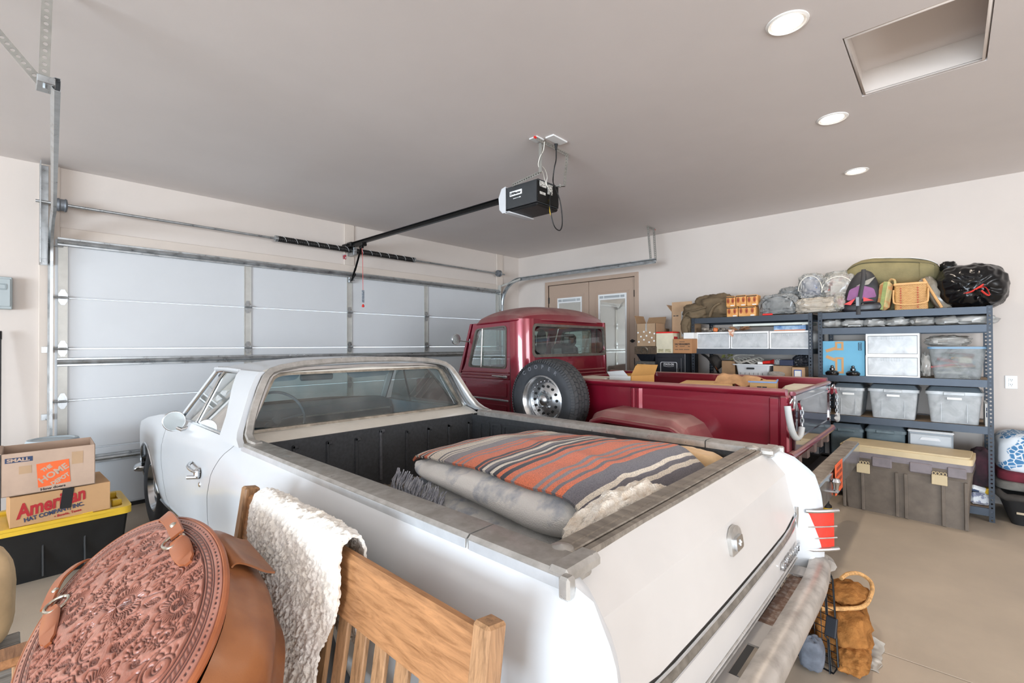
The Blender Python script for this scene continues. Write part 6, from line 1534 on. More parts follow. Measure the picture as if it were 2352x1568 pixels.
CLEARG = mat('frosted_plastic', 'DADDDE', .35, var=.03, scale=9, trans=.0)
def frosted(name, tint, opac=.5, rough=.25):
    if name in MATS: return MATS[name]
    m = bpy.data.materials.new(name); MATS[name] = m; m.use_nodes = True; nt = m.node_tree; L = nt.links; b = nt.nodes['Principled BSDF']
    b.inputs['Base Color'].default_value = lin(tint); b.inputs['Roughness'].default_value = rough
    out = [n for n in nt.nodes if n.type == 'OUTPUT_MATERIAL'][0]; t = nd(nt, 'ShaderNodeBsdfTransparent'); t.inputs[0].default_value = lin(tint)
    tc = nt.nodes.new('ShaderNodeTexCoord'); n = nd(nt, 'ShaderNodeTexNoise', i_Scale=9.0, i_Detail=4.0, i_Distortion=1.0); L.new(tc.outputs['Object'], n.inputs['Vector'])
    mr = nd(nt, 'ShaderNodeMapRange'); mr.inputs[1].default_value = .3; mr.inputs[2].default_value = .7; mr.inputs[3].default_value = max(0, opac - .12); mr.inputs[4].default_value = min(1, opac + .12); L.new(n.outputs['Fac'], mr.inputs[0])
    mx = nd(nt, 'ShaderNodeMixShader'); L.new(mr.outputs[0], mx.inputs[0]); L.new(t.outputs[0], mx.inputs[1]); L.new(b.outputs[0], mx.inputs[2]); L.new(mx.outputs[0], out.inputs[0])
    return m
FROST = frosted('frosted_bin', 'DDE1E3', .56)
DRAWF = frosted('drawer_film', 'EDEFF0', .48)
CLEARB = frosted('clear_bin', 'D4DADC', .32, .12)
CRINK = frosted('crinkled_film', 'D9D8D4', .55, .18)
GREYLID = mat('grey_bin_lid', '5C676F', .35, var=.06)
PAPER = mat('white_paper', 'EDEDEA', .7, var=.02)

# ---- drawer boxes
def drawer_unit(y1, y0, z0, z1, label, grp, depth=.42, x0=5.635, stuff='F2F2F0'):
    t = thing('drawer_box', (x0 + depth / 2, (y0 + y1) / 2, z0), label, 'drawer box', grp)
    x1 = x0 + depth
    O, I = loops([(y0, z0), (y1, z0), (y1, z1), (y0, z1)], [(y0 + .014, z0 + .012), (y1 - .014, z0 + .012), (y1 - .014, z1 - .020), (y0 + .014, z1 - .020)], n=8)
    mb = MB(); mb.ring(O, I, lambda a, b, d: (x0 + d, a, b), 0, depth); mb.build('housing', WHITEP, t)
    mb = MB(); mb.box((x0 + .004, y0 + .016, z0 + .014), (x0 + .010, y1 - .016, z1 - .023), .002); dr = mb.build('drawer_front', DRAWF, t)
    for k in range(9):
        yy = lerp(y1 - .12, y0 + .12, k / 8); MB().box((x0 + .0015, yy - .004, z1 - .055), (x0 + .005, yy + .004, z1 - .028), .001).build('grip_rib', FROST, dr)
    mb = MB(); mb.obox((x0 + .06, lerp(y1, y0, .62), lerp(z0, z1, .38)), (.09, (y1 - y0) * .45, (z1 - z0) * .42), rotm(0, 0, .12), .02); mb.build('folded_contents', mat('contents_' + stuff, stuff, .7, var=.1, scale=20), t)
    mb = MB(); mb.box((x1 - .01, y0 + .014, z0 + .012), (x1, y1 - .014, z1 - .02)); mb.build('back_panel', WHITEP, t)
    return t
drawer_unit(2.215, 1.832, 1.444, 1.637, 'white frosted drawer box, leftmost of the three on one shelf', 'white drawer boxes')
drawer_unit(1.824, 1.432, 1.444, 1.636, 'white frosted drawer box, middle of the three on one shelf', 'white drawer boxes')
drawer_unit(1.424, 1.045, 1.444, 1.634, 'white frosted drawer box under the blue book', 'white drawer boxes')
drawer_unit(.588, .197, 1.386, 1.588, 'white frosted drawer box stacked on another beside the blue carton', 'white drawer boxes')
drawer_unit(.590, .197, 1.184, 1.385, 'white frosted drawer box at the bottom of its stack beside the blue carton', 'white drawer boxes')

# ---- lidded bins
def lid_bin(y1, y0, z0, z1, label, grp, x0=5.63, depth=.48, lidm=GREYLID, body=FROST, fill='B9BDC0', tagp=True, dyb=.035):
    t = thing('storage_bin', (x0 + depth / 2, (y0 + y1) / 2, z0), label, 'storage bin', grp); x1 = x0 + depth; zl = z1 - .045
    mb = MB()
    A = rpoly([(x0 + .03, y0 + dyb), (x1 - .03, y0 + dyb), (x1 - .03, y1 - dyb), (x0 + .03, y1 - dyb)], .025, 3); B = rpoly([(x0 + .008, y0 + .01), (x1 - .008, y0 + .01), (x1 - .008, y1 - .01), (x0 + .008, y1 - .01)], .025, 3); n = len(A)
    mb.add([(a, b, z0) for a, b in A] + [(a, b, zl) for a, b in B], [tuple(range(n))[::-1]] + [(k, (k + 1) % n, n + (k + 1) % n, n + k) for k in range(n)]); mb.build('tub', body, t)
    mb = MB(); O, I = loops(rpoly([(x0 - .004, y0), (x1, y0), (x1, y1), (x0 - .004, y1)], .03), rpoly([(x0 + .012, y0 + .014), (x1 - .012, y0 + .014), (x1 - .012, y1 - .014), (x0 + .012, y1 - .014)], .025), n=24); mb.ring(O, I, lambda a, b, d: (a, b, d), zl - .022, zl + .004); mb.build('tub_rim', body, t)
    mb = MB(); v0 = rpoly([(x0 + .0, y0 + .006), (x1, y0 + .006), (x1, y1 - .006), (x0 + .0, y1 - .006)], .03, 3); v1 = rpoly([(x0 + .03, y0 + .035), (x1 - .03, y0 + .035), (x1 - .03, y1 - .035), (x0 + .03, y1 - .035)], .02, 3); n = len(v0)
    mb.add([(a, b, zl + .004) for a, b in v0] + [(a, b, z1) for a, b in v1], [tuple(range(n, 2 * n))] + [(k, (k + 1) % n, n + (k + 1) % n, n + k) for k in range(n)]); mb.build('lid', lidm, t)
    ym = (y0 + y1) / 2
    mb = MB(); mb.box((x0 - .012, ym - .07, zl - .030), (x0 + .004, ym + .07, zl + .002), .006); mb.build('latch', body, t)
    for q in (.28, .72): MB().obox((x0 + .016, lerp(y0, y1, q), (z0 + zl) / 2 - .015), (.008, .006, zl - z0 - .06), rotm(0, .07, 0), .002).build('tub_rib', body, t)
    if tagp: MB().box((x0 - .001, ym - .05, zl - .065), (x0 + .008, ym + .045, zl - .045), .001).build('label', PAPER, t)
    mb = MB(); mb.box((x0 + .06, y0 + .05, z0 + .01), (x1 - .06, y1 - .05, lerp(z0, zl, .72)), .03); mb.build('contents', mat('bin_fill_' + fill, fill, .8, var=.25, scale=7), t)
    return t
lid_bin(.862, .603, .794, 1.106, 'frosted bin with grey lid behind the truck tailgate', 'lidded bins on the middle shelf', fill='C4B49E')
lid_bin(.579, .201, .794, 1.110, 'frosted bin with grey lid, middle of the three on its shelf', 'lidded bins on the middle shelf')
lid_bin(.163, -.215, .794, 1.112, 'frosted bin with grey lid next to the shelf post by the outlet', 'lidded bins on the middle shelf', fill='CFD0CE')
SMOKE = frosted('smoke_bin', '6F7F86', .72)
lid_bin(.895, .612, .111, .705, 'smoky low bin showing green contents behind the beige lidded chest', 'low smoky bins', x0=5.64, body=SMOKE, lidm=GREYLID, fill='5F8A62', tagp=False, dyb=.02)
lid_bin(.605, .295, .111, .722, 'smoky low bin between the green one and the grey drawer', 'low smoky bins', x0=5.64, body=SMOKE, lidm=GREYLID, fill='76888A', tagp=False, dyb=.02)
ld_ = thing('drawer_tower', (5.85, .132, .111), 'grey plastic drawer tower behind the large chest', 'drawer tower')
MB().box((5.66, -.02, .111), (6.08, .285, .70), .012).build('housing', mat('grey_tower', '8E959B', .4, var=.05), ld_)
MB().box((5.655, -.026, .686), (6.085, .291, .708), .01).build('top_rim', WHITEP, ld_)
for z0, z1 in ((.49, .675), (.30, .48), (.12, .29)):
    mb = MB(); mb.box((5.648, -.008, z0), (5.662, .273, z1), .006); d_ = mb.build('drawer_front', mat('grey_tower_front', 'B3B8BC', .35, var=.05), ld_)
    mb = MB(); mb.prism(rpoly([(.06, z1 - .05), (.205, z1 - .05), (.19, z1 - .025), (.075, z1 - .025)], .008), 5.642, 5.65, 'yz'); mb.build('pull', GREYP, d_)
mb = MB()
for k in range(9):
    c = (5.78 + .05 * math.sin(k * 2.1), .13 + .08 * math.cos(k * 1.7)); rr = .05 + .012 * (k % 3)
    mb.tube([(c[0] + rr * math.cos(a), c[1] + rr * math.sin(a), .722 + .004 * k + .004 * math.sin(3 * a)) for a in np.linspace(0, 2 * PI, 19)[:-1]], .006, 6, closed=True)
cb = mb.build('coiled_cable', BLACKP, None, 60, (5.78, .13, .71)); tag(cb, 'black coiled cable heap on the grey drawer tower', 'cable', None, 'stuff')
cb['kind'] = 'stuff'
# clear tub with tools
tb = thing('clear_tub', (5.86, -.05, 1.181), 'clear plastic tub with blue rim full of tools', 'storage tub')
mb = MB(); A = rpoly([(5.66, -.195), (6.06, -.195), (6.06, .10), (5.66, .10)], .03, 4); B = rpoly([(5.632, -.232), (6.09, -.232), (6.09, .138), (5.632, .138)], .03, 4); n = len(A)
mb.add([(a, b, 1.186) for a, b in A] + [(a, b, 1.452) for a, b in B], [tuple(range(n))[::-1]] + [(k, (k + 1) % n, n + (k + 1) % n, n + k) for k in range(n)]); mb.build('tub', CLEARB, tb)
O, I = loops(rpoly([(5.624, -.24), (6.098, -.24), (6.098, .146), (5.624, .146)], .03), rpoly([(5.64, -.225), (6.082, -.225), (6.082, .13), (5.64, .13)], .025), n=24)
mb = MB(); mb.ring(O, I, lambda a, b, d: (a, b, d), 1.446, 1.464); mb.build('rim', mat('blue_rim', '5E87A6', .35), tb)
rnd = random.Random(21)
TOOLC = ['C9C4B8', '3B4A52', 'B23A36', '7FA9B8', '2C2E30', 'D8D2BE', '5B6B5E', 'A8ADB0', 'C99A58', '8C3F3B']
for k in range(26):
    z = 1.20 + .20 * rnd.random(); y = lerp(-.15, .07, rnd.random()); l = rnd.uniform(.08, .2); an = rnd.uniform(-.5, .5)
    y = max(-.15 + l * .4, min(.07 - l * .4, y)); x = 5.70 + .25 * rnd.random() * (k % 2)
    mb = MB(); mb.tube([(x, y - l / 2 * math.cos(an), z - l / 2 * math.sin(an) * .5), (x + .01, y + l / 2 * math.cos(an), z + l / 2 * math.sin(an) * .5)], [rnd.uniform(.006, .018), rnd.uniform(.006, .014)], 8); mb.build('tool', mat('tool_' + TOOLC[k % 10], TOOLC[k % 10], .5, var=.1), tb)
MB().obox((5.69, -.10, 1.345), (.05, .085, .05), None, .008).build('cream_block', mat('cream', 'DCCFAE', .6), tb)
MB().obox((5.70, .02, 1.30), (.02, .26, .016), rotm(-.18, 0, 0), .003).build('red_handle', REDP, tb)
bgm = MB(); blob(bgm, (5.80, .01, 1.515), (.32, .30, .10), 36, 18, .8, .2, 3, 5, ridge=.10); o_ = bgm.build('crumpled_bag', CRINK, None, 50, (5.8, .01, 1.465)); tag(o_, 'crumpled clear plastic bag on top of the tool tub', 'bag')
bgm = MB(); blob(bgm, (5.72, .155, 1.29), (.12, .075, .22), 24, 18, .8, .2, 3, 8, ridge=.12); o_ = bgm.build('foil_bag', frosted('foil_film', 'B9B7B2', .7, .12), None, 50, (5.72, .155, 1.18)); tag(o_, 'silvery bag wedged between drawer boxes and tool tub', 'bag')
# blue carton with tan print and two black flasks
bc, T = carton('blue_carton', 5.66, 6.05, .600, .944, 1.181, 1.522, mat('blue_card', '6FB0CE', .7, var=.04, scale=3), 'blue carton with tan arrow print behind two black flasks', 0)
TANP = mat('tan_print', 'C99A68', .75, var=.04)
for y, z, an, w_, h_ in ((.875, 1.435, .35, .085, .03), (.875, 1.350, -.45, .085, .03)):
    MB().obox((5.6585, y, z), (.002, w_, h_), rotm(-an, 0, 0)).build('print_mark', TANP, bc)
for z0, z1 in ((1.43, 1.515), (1.20, 1.36)):
    O, I = loops([(.768, z0), (.838, z0), (.838, z1), (.768, z1)], [(.786, z0 + .02), (.82, z0 + .02), (.82, z1 - .018), (.786, z1 - .018)], n=8); mb = MB(); mb.ring(O, I, lambda a, b, d: (d, a, b), 5.657, 5.659); mb.build('print_mark', TANP, bc)
O, I = loops([(.622, 1.43), (.650, 1.43), (.650, 1.505), (.622, 1.505)], [(.626, 1.434), (.646, 1.434), (.646, 1.501), (.626, 1.501)], n=8); mb = MB(); mb.ring(O, I, lambda a, b, d: (d, a, b), 5.657, 5.659); mb.box((5.657, .631, 1.44), (5.6585, .634, 1.495)); mb.box((5.657, .638, 1.44), (5.6585, .641, 1.495)); mb.build('upright_arrows', INK, bc)
fl_ = None
for i, (y, lab) in enumerate(((.860, 'squat black flask in front of the blue carton, nearer the shelf post'), (.690, 'squat black flask in front of the blue carton, nearer the drawer boxes'))):
    if fl_ is None:
        t = thing('black_flask', (5.63, y, 1.184), lab, 'flask', 'black flasks on the shelf'); fl_ = t
        GLB = mat('gloss_black', '121213', .15, var=0, coat=.5)
        mb = MB(); mb.lathe([(.0, 0), (.050, 0), (.058, .012), (.058, .026), (.045, .040), (.022, .050)], (5.63, y, 1.184), 'z', 28); mb.build('flask_body', GLB, t)
        mb = MB(); mb.lathe([(.022, .050), (.022, .068), (.016, .072), (.013, .080), (.014, .092), (.006, .097), (.0, .098)], (5.63, y, 1.184), 'z', 20); mb.build('flask_cap', GLB, t)
    else: copy_tree(fl_, (5.63, y, 1.184), None, lab)
for sh in (0,):
    wb, T = carton('white_carton', 5.64, 5.95, -.235, -.218, .79, .985, PAPER, 'narrow white printed carton beside the shelf post under the tub', 0)
    greek(wb, frame_m((5.6395, -.2235, .95), (0, 0, -1), (0, -1, 0)), ((0, 0, .03, .006), (.04, 0, .04, .006)), NAVY)

# ---- shelf of flat plastic packs (level 1.648)
for k in range(7):
    y = lerp(.87, -.16, k / 6); w_ = .20 if k < 6 else .30
    mb = MB(); blob(mb, (5.80, y, 1.697), (.34, w_, .088), 26, 12, .75, .22, 3, k * 3.1, ridge=.12, rz=.1 * (k % 3 - 1)); o_ = mb.build('plastic_pack', frosted('pack_film', 'C9C9C6', .78, .2), None, 50, (5.80, y, 1.652)); tag(o_, 'crumpled translucent plastic pack under the top shelf, %s from the blue carton side' % ('first', 'second', 'third', 'fourth', 'fifth', 'sixth', 'last')[k], 'plastic pack', 'plastic packs in a row')
mb = MB(); mb.add([(5.66, -.25, 1.70), (5.70, -.29, 1.735), (5.66, -.345, 1.668), (5.80, -.30, 1.69), (5.62, -.26, 1.66)], [(0, 1, 2), (1, 3, 2), (4, 0, 2)]); 

# ---- top of the tall unit
OLIVE = mat('olive_canvas', '857C58', .8, var=.1, scale=6, bump=.15, bscale=90)
df = thing('olive_duffel', (6.0, .42, 1.80), 'long olive canvas bag lying on top behind the backpack', 'duffel bag')
mb = MB()
def duf(u, v):
    a = 2 * PI * v; y = lerp(.80, .045, u); e = (1 - abs(2 * u - 1) ** 5) ** .4
    cz = interp(u, [0, .2, .6, 1], [2.17, 2.20, 2.18, 2.15]); rz_ = interp(u, [0, .3, .7, 1], [.13, .155, .145, .12]) * e
    c_, s_ = math.cos(a), math.sin(a)
    k = 1 + .05 * nz((y * 3, c_, s_), 2, 3) + .03 * nz((y * 8, c_ * 2, s_ * 2), 2, 8)
    return (5.98 + .17 * e * math.copysign(abs(c_) ** .8, c_) * k, y, cz + rz_ * math.copysign(abs(s_) ** .8, s_) * k)
mb.grid(duf, 40, 28, cv=True); mb.build('bag_body', OLIVE, df, 60)
mb = MB(); mb.tube([Vector(duf(u, .40)) + Vector((-.003, 0, .004)) for u in np.linspace(.06, .94, 24)], .005, 6); mb.build('zipper', mat('zip_dark', '5C573F', .7), df)
mb = MB(); mb.slab(lambda u, v: Vector(duf(lerp(.80, .93, u), lerp(.40, .56, v))) + Vector((-.006, 0, 0)), 6, 6, .004); mb.build('pocket', OLIVE, df)
mb = MB(); mb.slab(lambda u, v: Vector(duf(lerp(.28, .96, u), lerp(.20, .26, v))) + Vector((0, 0, .006)), 20, 4, .004); mb.build('white_liner', PAPER, df)
MB().box((5.84, .10, 1.803), (6.18, .74, 2.05), .03).build('lower_half', OLIVE, df)
PACK = mat('black_nylon', '2E2E30', .6, var=.1, scale=10)
bpk = thing('backpack', (5.70, .61, 1.80), 'black sling backpack with purple and red inside on top of shelving', 'backpack')
mb = MB()
def bpf(u, v):
    a = 2 * PI * u; z = lerp(1.803, 2.215, v); e = math.sin(PI * min(1, .12 + v * .88)) ** .45; lean = .02 * v
    return (5.71 + .085 * e * math.copysign(abs(math.cos(a)) ** .7, math.cos(a)), .615 - .03 * (v - .5) + .155 * e * math.copysign(abs(math.sin(a)) ** .8, math.sin(a)) * (1 - .25 * v), z)
mb.grid(bpf, 28, 16, cu=True); mb.build('bag_shell', PACK, bpk, 60)
mb = MB(); mb.prism(rpoly([(.50, 1.935), (.735, 1.915), (.71, 2.02), (.62, 2.06), (.52, 2.02)], .02), 5.612, 5.63, 'yz'); mb.build('purple_pocket', mat('purple_cloth', '8A5B86', .8, var=.1, scale=9), bpk)
mb = MB(); mb.prism([(.755, 1.88), (.66, 1.935), (.70, 1.87)], 5.605, 5.625, 'yz'); mb.prism([(.60, 1.90), (.52, 1.905), (.60, 1.94)], 5.605, 5.625, 'yz'); mb.build('red_lining', REDP, bpk)
mb = MB(); mb.prism([(.56, 2.06), (.66, 2.05), (.58, 2.10), (.51, 2.13)], 5.622, 5.64, 'yz'); mb.build('grey_panel', mat('grey_cloth', '9A968D', .8), bpk)
mb = MB(); mb.tube(smooth_path([(5.64, .60, 2.21), (5.615, .60, 2.12), (5.606, .615, 2.02), (5.602, .63, 1.92), (5.605, .64, 1.84), (5.60, .64, 1.775)]), .018, 6, flat=.3); mb.build('strap', PACK, bpk)
mb = MB(); mb.obox((5.60, .645, 1.90), (.012, .03, .09), None, .004); mb.build('buckle', mat('buckle', '7A7C80', .4, metal=.5), bpk)
mb = MB(); blob(mb, (5.68, .62, 1.845), (.14, .33, .10), 26, 14, .6, .08, 3, 2); mb.build('lower_pouch', mat('black_shiny', '26262A', .35, var=.1), bpk, 60)
QUILT = mat('quilt_floral', 'C08A5A', .9, var=.1, scale=22, col2='B7AE7C', lo=.42, hi=.58)
qb = thing('quilted_bag', (5.72, .44, 1.80), 'orange and green floral quilted bag leaning on the wicker basket', 'bag')
mb = MB(); mb.obox((5.74, .445, 1.945), (.20, .10, .27), rotm(.14, 0, 0), .03); mb.build('bag_body', QUILT, qb)
mb = MB(); mb.obox((5.638, .452, 1.945), (.006, .03, .262), rotm(.14, 0, 0), .002); mb.build('green_band', mat('green_band', '8E9A62', .9, var=.1, scale=30), qb)
mb = MB(); mb.tube(smooth_path([(5.70, .42, 2.06), (5.68, .40, 2.095), (5.66, .37, 2.085), (5.66, .365, 2.04)]), .010, 6); mb.build('handle', QUILT, qb)
def weave_mat(name, c1, c2, sc):
    m = bpy.data.materials.new(name); MATS[name] = m; m.use_nodes = True; nt = m.node_tree; L = nt.links; b = nt.nodes['Principled BSDF']; b.inputs['Roughness'].default_value = .6
    tc = nt.nodes.new('ShaderNodeTexCoord'); br = nt.nodes.new('ShaderNodeTexBrick'); mp = nt.nodes.new('ShaderNodeMapping'); mp.inputs['Rotation'].default_value = (0, PI / 2, PI / 2); L.new(tc.outputs['Object'], mp.inputs[0])
    sp = nt.nodes.new('ShaderNodeSeparateXYZ'); L.new(tc.outputs['Object'], sp.inputs[0]); cm = nt.nodes.new('ShaderNodeCombineXYZ'); L.new(sp.outputs['Y'], cm.inputs[0]); L.new(sp.outputs['Z'], cm.inputs[1]); L.new(cm.outputs[0], br.inputs['Vector'])
    br.inputs['Color1'].default_value = lin(c1); br.inputs['Color2'].default_value = lin('CF9E5E'); br.inputs['Mortar'].default_value = lin(c2); br.inputs['Scale'].default_value = sc; br.inputs['Mortar Size'].default_value = .03; br.inputs['Row Height'].default_value = .22; br.inputs['Brick Width'].default_value = .5
    L.new(br.outputs['Color'], b.inputs['Base Color']); bp_ = nd(nt, 'ShaderNodeBump', i_Strength=.5, i_Distance=.004); L.new(br.outputs['Fac'], bp_.inputs['Height']); bp_.invert = True; L.new(bp_.outputs[0], b.inputs['Normal'])
    return m
WICK = weave_mat('wicker', 'DDB070', '8A5A2C', 28)
WOODL = mat('basket_wood', 'D9A970', .6, var=.08, scale=12)
wb = thing('wicker_basket', (5.74, .252, 1.80), 'square wicker picnic basket with lid and bowed handle', 'basket')
mb = MB(); A = rpoly([(5.65, .135), (5.86, .135), (5.86, .372), (5.65, .372)], .02, 3); B = rpoly([(5.635, .142), (5.87, .142), (5.87, .372), (5.635, .372)], .02, 3); n = len(A)
mb.add([(a, b, 1.803) for a, b in A] + [(a, b, 2.03) for a, b in B], [tuple(range(n))[::-1], tuple(range(n, 2 * n))] + [(k, (k + 1) % n, n + (k + 1) % n, n + k) for k in range(n)]); mb.build('basket_body', WICK, wb)
MB().box((5.63, .137, 2.028), (5.875, .377, 2.052), .006).build('lid', WOODL, wb)
mb = MB(); mb.tube(smooth_path([(5.64, .376, 1.99), (5.622, .377, 1.90), (5.616, .36, 1.862), (5.614, .25, 1.848), (5.616, .15, 1.865), (5.622, .135, 1.90), (5.64, .134, 1.99)]), .007, 8); mb.build('handle', WOODL, wb)
for y in (.325, .205):
    mb = MB()
    for k in range(9): mb.obox((5.636, y, 1.825 + k * .022), (.004, .012, .012), rotm(.6, 0, 0), .001)
    o_ = mb.build('red_lacing', mat('red_lace', 'B5563C', .7), wb); o_['kind'] = 'stuff'
lbg = thing('dowel_bag', (5.72, .08, 1.80), 'clear crinkled bag holding a wooden dowel leaning by the basket', 'bag')
mb = MB(); mb.X = Matrix.Translation((5.74, .085, 1.945)) @ rotm(-.50, 0, 0).to_4x4() ; blob(mb, (0, 0, 0), (.14, .12, .33), 26, 20, .6, .10, 3, 6, ridge=.08, flatb=False); mb.build('film', frosted('brown_film', 'A79F90', .6, .15), lbg, 50)
mb = MB(); mb.tube([(5.665, .165, 2.08), (5.655, .045, 1.812)], .011, 8); mb.build('dowel', WOODL, lbg)
mb = MB(); mb.X = Matrix.Translation((5.76, .04, 1.86)) @ rotm(-.4, 0, 0).to_4x4(); blob(mb, (0, 0, 0), (.10, .10, .12), 18, 12, .6, .1, 3, 2); mb.build('printed_liner', mat('floral_dark', '8A5A52', .8, col2='A9A48E', lo=.4, hi=.6, scale=30), lbg, 50)
TRASH = mat('trash_bag_black', '0F1012', .24, var=.1, scale=8, coat=.0, spec=.4)
tbg = thing('trash_bag', (5.83, -.14, 1.80), 'stuffed black trash bag with red drawstring on the shelf corner', 'trash bag')
mb = MB(); rnd = random.Random(5)
kn = Vector((5.57, -.16, 1.965))
def trf(u, v):
    a = 2 * PI * u; b = PI * (v - .5) * .999; x, y, z = math.cos(b) * math.cos(a), math.cos(b) * math.sin(a), math.sin(b)
    sp = lambda q, p: math.copysign(abs(q) ** p, q)
    P_ = Vector((5.85 + .27 * sp(x, .8), -.14 + .225 * sp(y, .75), 1.985 + .19 * sp(z, .7)))
    d = (P_ - kn).length; an = math.atan2(P_.z - kn.z, P_.y - kn.y)
    k = .016 * math.sin(an * 17 + 3 * nz(P_, 5)) * math.exp(-d / .13) + .010 * nz(P_, 9, 2) + .012 * (1 - 2 * abs(nz(P_, 15, 4))) + .020 * (1 - abs(nz(P_, 6, 7)) * 2) * .5
    if x < -.6: P_ += (kn - P_) * .12 * max(0, 1 - d / .2)
    n_ = Vector((x, y, z)); P_ = P_ + n_ * k
    if P_.z < 1.805: P_.z = 1.805
    return P_
mb.grid(trf, 130, 76, cu=True); mb.build('bag', TRASH, tbg, 70)
mb = MB(); mb.tube(smooth_path([(5.595, -.08, 1.895), (5.575, -.095, 1.915), (5.565, -.14, 1.93), (5.56, -.17, 1.95), (5.565, -.215, 1.985)]), [.012, .014, .016, .016, .014, .012] + [.012] * 19, 6, flat=.35); mb.tube(smooth_path([(5.56, -.18, 1.955), (5.565, -.225, 1.96), (5.575, -.25, 1.90), (5.565, -.235, 1.895), (5.565, -.20, 1.935)]), .010, 6, flat=.35); mb.build('drawstring', mat('red_tie', 'E8483F', .4, var=.05), tbg)
mb = MB(); blob(mb, (5.95, .00, 2.20), (.16, .12, .10), 20, 14, .7, .2, 3, 9, flatb=False); mb.build('gathered_neck', TRASH, tbg, 60)

# ---- top of the left unit
COAT = mat('brown_canvas', '6E5D46', .85, var=.12, scale=7, bump=.2, bscale=120)
ct = thing('canvas_coat', (5.85, 2.1, 1.80), 'rumpled brown canvas coat draped over the shelf end', 'coat')
mb = MB(); blob(mb, (5.86, 2.06, 1.935), (.46, .46, .31), 60, 34, .7, .14, 2.2, 3.0, ridge=.07, rz=.1); mb.build('body', COAT, ct, 70)
mb = MB(); blob(mb, (5.72, 2.24, 1.885), (.28, .30, .20), 50, 26, .75, .16, 2.4, 8.0, ridge=.08, rz=.3, flatb=False); mb.build('folded_front', COAT, ct, 70)
mb = MB(); blob(mb, (5.70, 2.325, 1.76), (.20, .10, .28), 40, 26, .7, .18, 2.4, 11.0, ridge=.07, flatb=False); mb.build('collar', COAT, ct, 70)
mb = MB(); mb.tube(smooth_path([(5.62, 2.33, 1.80), (5.60, 2.345, 1.74), (5.605, 2.35, 1.68), (5.62, 2.33, 1.60), (5.63, 2.30, 1.52)]), [.05] * 8 + [.042] * 8 + [.035] * 9, 10, flat=.7); mb.build('sleeve', COAT, ct, 60)
mb = MB(); mb.tube(smooth_path([(5.60, 2.36, 1.82), (5.57, 2.30, 1.88), (5.57, 2.20, 1.90), (5.58, 2.08, 1.93)]), .012, 6); mb.tube(smooth_path([(5.60, 2.05, 1.82), (5.585, 2.0, 1.92), (5.60, 1.93, 1.97)]), .016, 6); mb.build('hem', COAT, ct)
BATT = mat('battery_print', 'D98A3A', .35, var=.1, scale=26, col2='6E4A34', lo=.44, hi=.56)
BLKLAB = mat('black_label', '26231F', .4, var=0)
def batt(y1, y0, z0, z1, label):
    t = thing('bulb_pack', (5.68, (y0 + y1) / 2, z0), label, 'bulb pack', 'orange printed bulb packs')
    MB().box((5.62, y0, z0), (5.76, y1, z1), .008).build('wrap', mat('pack_orange', 'D79046', .3, var=.12, scale=9, col2='E8B878'), t)
    n = max(1, round((y1 - y0) / .055)); w_ = (y1 - y0) / n
    for k in range(n):
        yc = y1 - (k + .5) * w_
        mb = MB(); mb.prism([(yc + .016 * math.cos(a), (z0 + z1) / 2 + .008 + .032 * math.sin(a)) for a in np.linspace(0, 2 * PI, 17)[:-1]], 5.6175, 5.6205, 'yz'); b_ = mb.build('bulb_print', mat('bulb_amber', 'B4622A', .3, var=.1), t)
        mb = MB(); mb.prism([(yc + .007 * math.cos(a), (z0 + z1) / 2 + .004 + .016 * math.sin(a)) for a in np.linspace(0, 2 * PI, 13)[:-1]], 5.616, 5.618, 'yz'); mb.build('bulb_core', mat('bulb_red', '8C2A1C', .4), b_)
    MB().box((5.6178, y0 + .004, z1 - .018), (5.6205, y1 - .004, z1 - .008)).build('top_band', BLKLAB, t)
    MB().box((5.6178, y0 + .01, z0 + .006), (5.6205, y0 + .05, z0 + .018)).build('bottom_label', PAPER, t)
batt(1.870, 1.770, 1.921, 2.040, 'orange bulb pack at the upper edge beside the brown coat')
batt(1.764, 1.655, 1.921, 2.046, 'orange bulb pack in the middle of the upper layer')
batt(1.650, 1.540, 1.921, 2.040, 'orange bulb pack on the upper layer beside the grey bag')
batt(1.865, 1.745, 1.803, 1.918, 'orange bulb pack on the lower layer beside the brown coat')
batt(1.738, 1.560, 1.803, 1.918, 'wide orange bulb pack on the lower layer beside the grey bag')
def filmbag(nm, c, size, seed, film, core, label, e=.6, rz=0, corescale=.82, cat='bag', trim=None):
    t = thing(nm, (c[0], c[1], c[2] - size[2] / 2), label, cat)
    mb = MB(); blob(mb, c, [q * corescale for q in size], 30, 20, e, .16, 2.6, seed + 2, rz=rz, flatb=False); mb.build('contents', core, t, 50)
    mb = MB(); blob(mb, c, size, 64, 40, e, .10, 3.6, seed, ridge=.16, rz=rz); mb.build('film', film, t, 40)
    if trim:
        mb = MB(); pts = []
        for k in range(25):
            a = PI * k / 24; pts.append((c[0] - size[0] * .46, c[1] + size[1] * .46 * math.cos(a), c[2] - size[2] * .15 + size[2] * .55 * math.sin(a)))
        mb.tube(pts, .0035, 6); mb.build('piping', trim, t)
    return t
filmbag('zipper_bag', (5.74, 1.345, 1.915), (.22, .36, .225), 3, frosted('grey_film', 'B9BBBA', .5, .12), mat('grey_cloth2', '7C7C78', .8, var=.2, scale=9), 'clear zipper bag with black piping full of grey cloth', .55, 0, .82, 'bag', BLACKP)
MB().obox((5.625, 1.44, 1.815), (.02, .10, .02), None, .005).build('red_clip', REDP, bpy.data.objects['zipper_bag'])
filmbag('bedding_bag', (5.80, 1.055, 2.09), (.24, .23, .27), 7, frosted('clear_film', 'D8D8D4', .42, .1), mat('blue_cloth', '4C62A0', .8, var=.3, scale=9), 'clear bag of blue cloth stacked high on the shelf', .6, 0, .85, 'bag', WIREP)
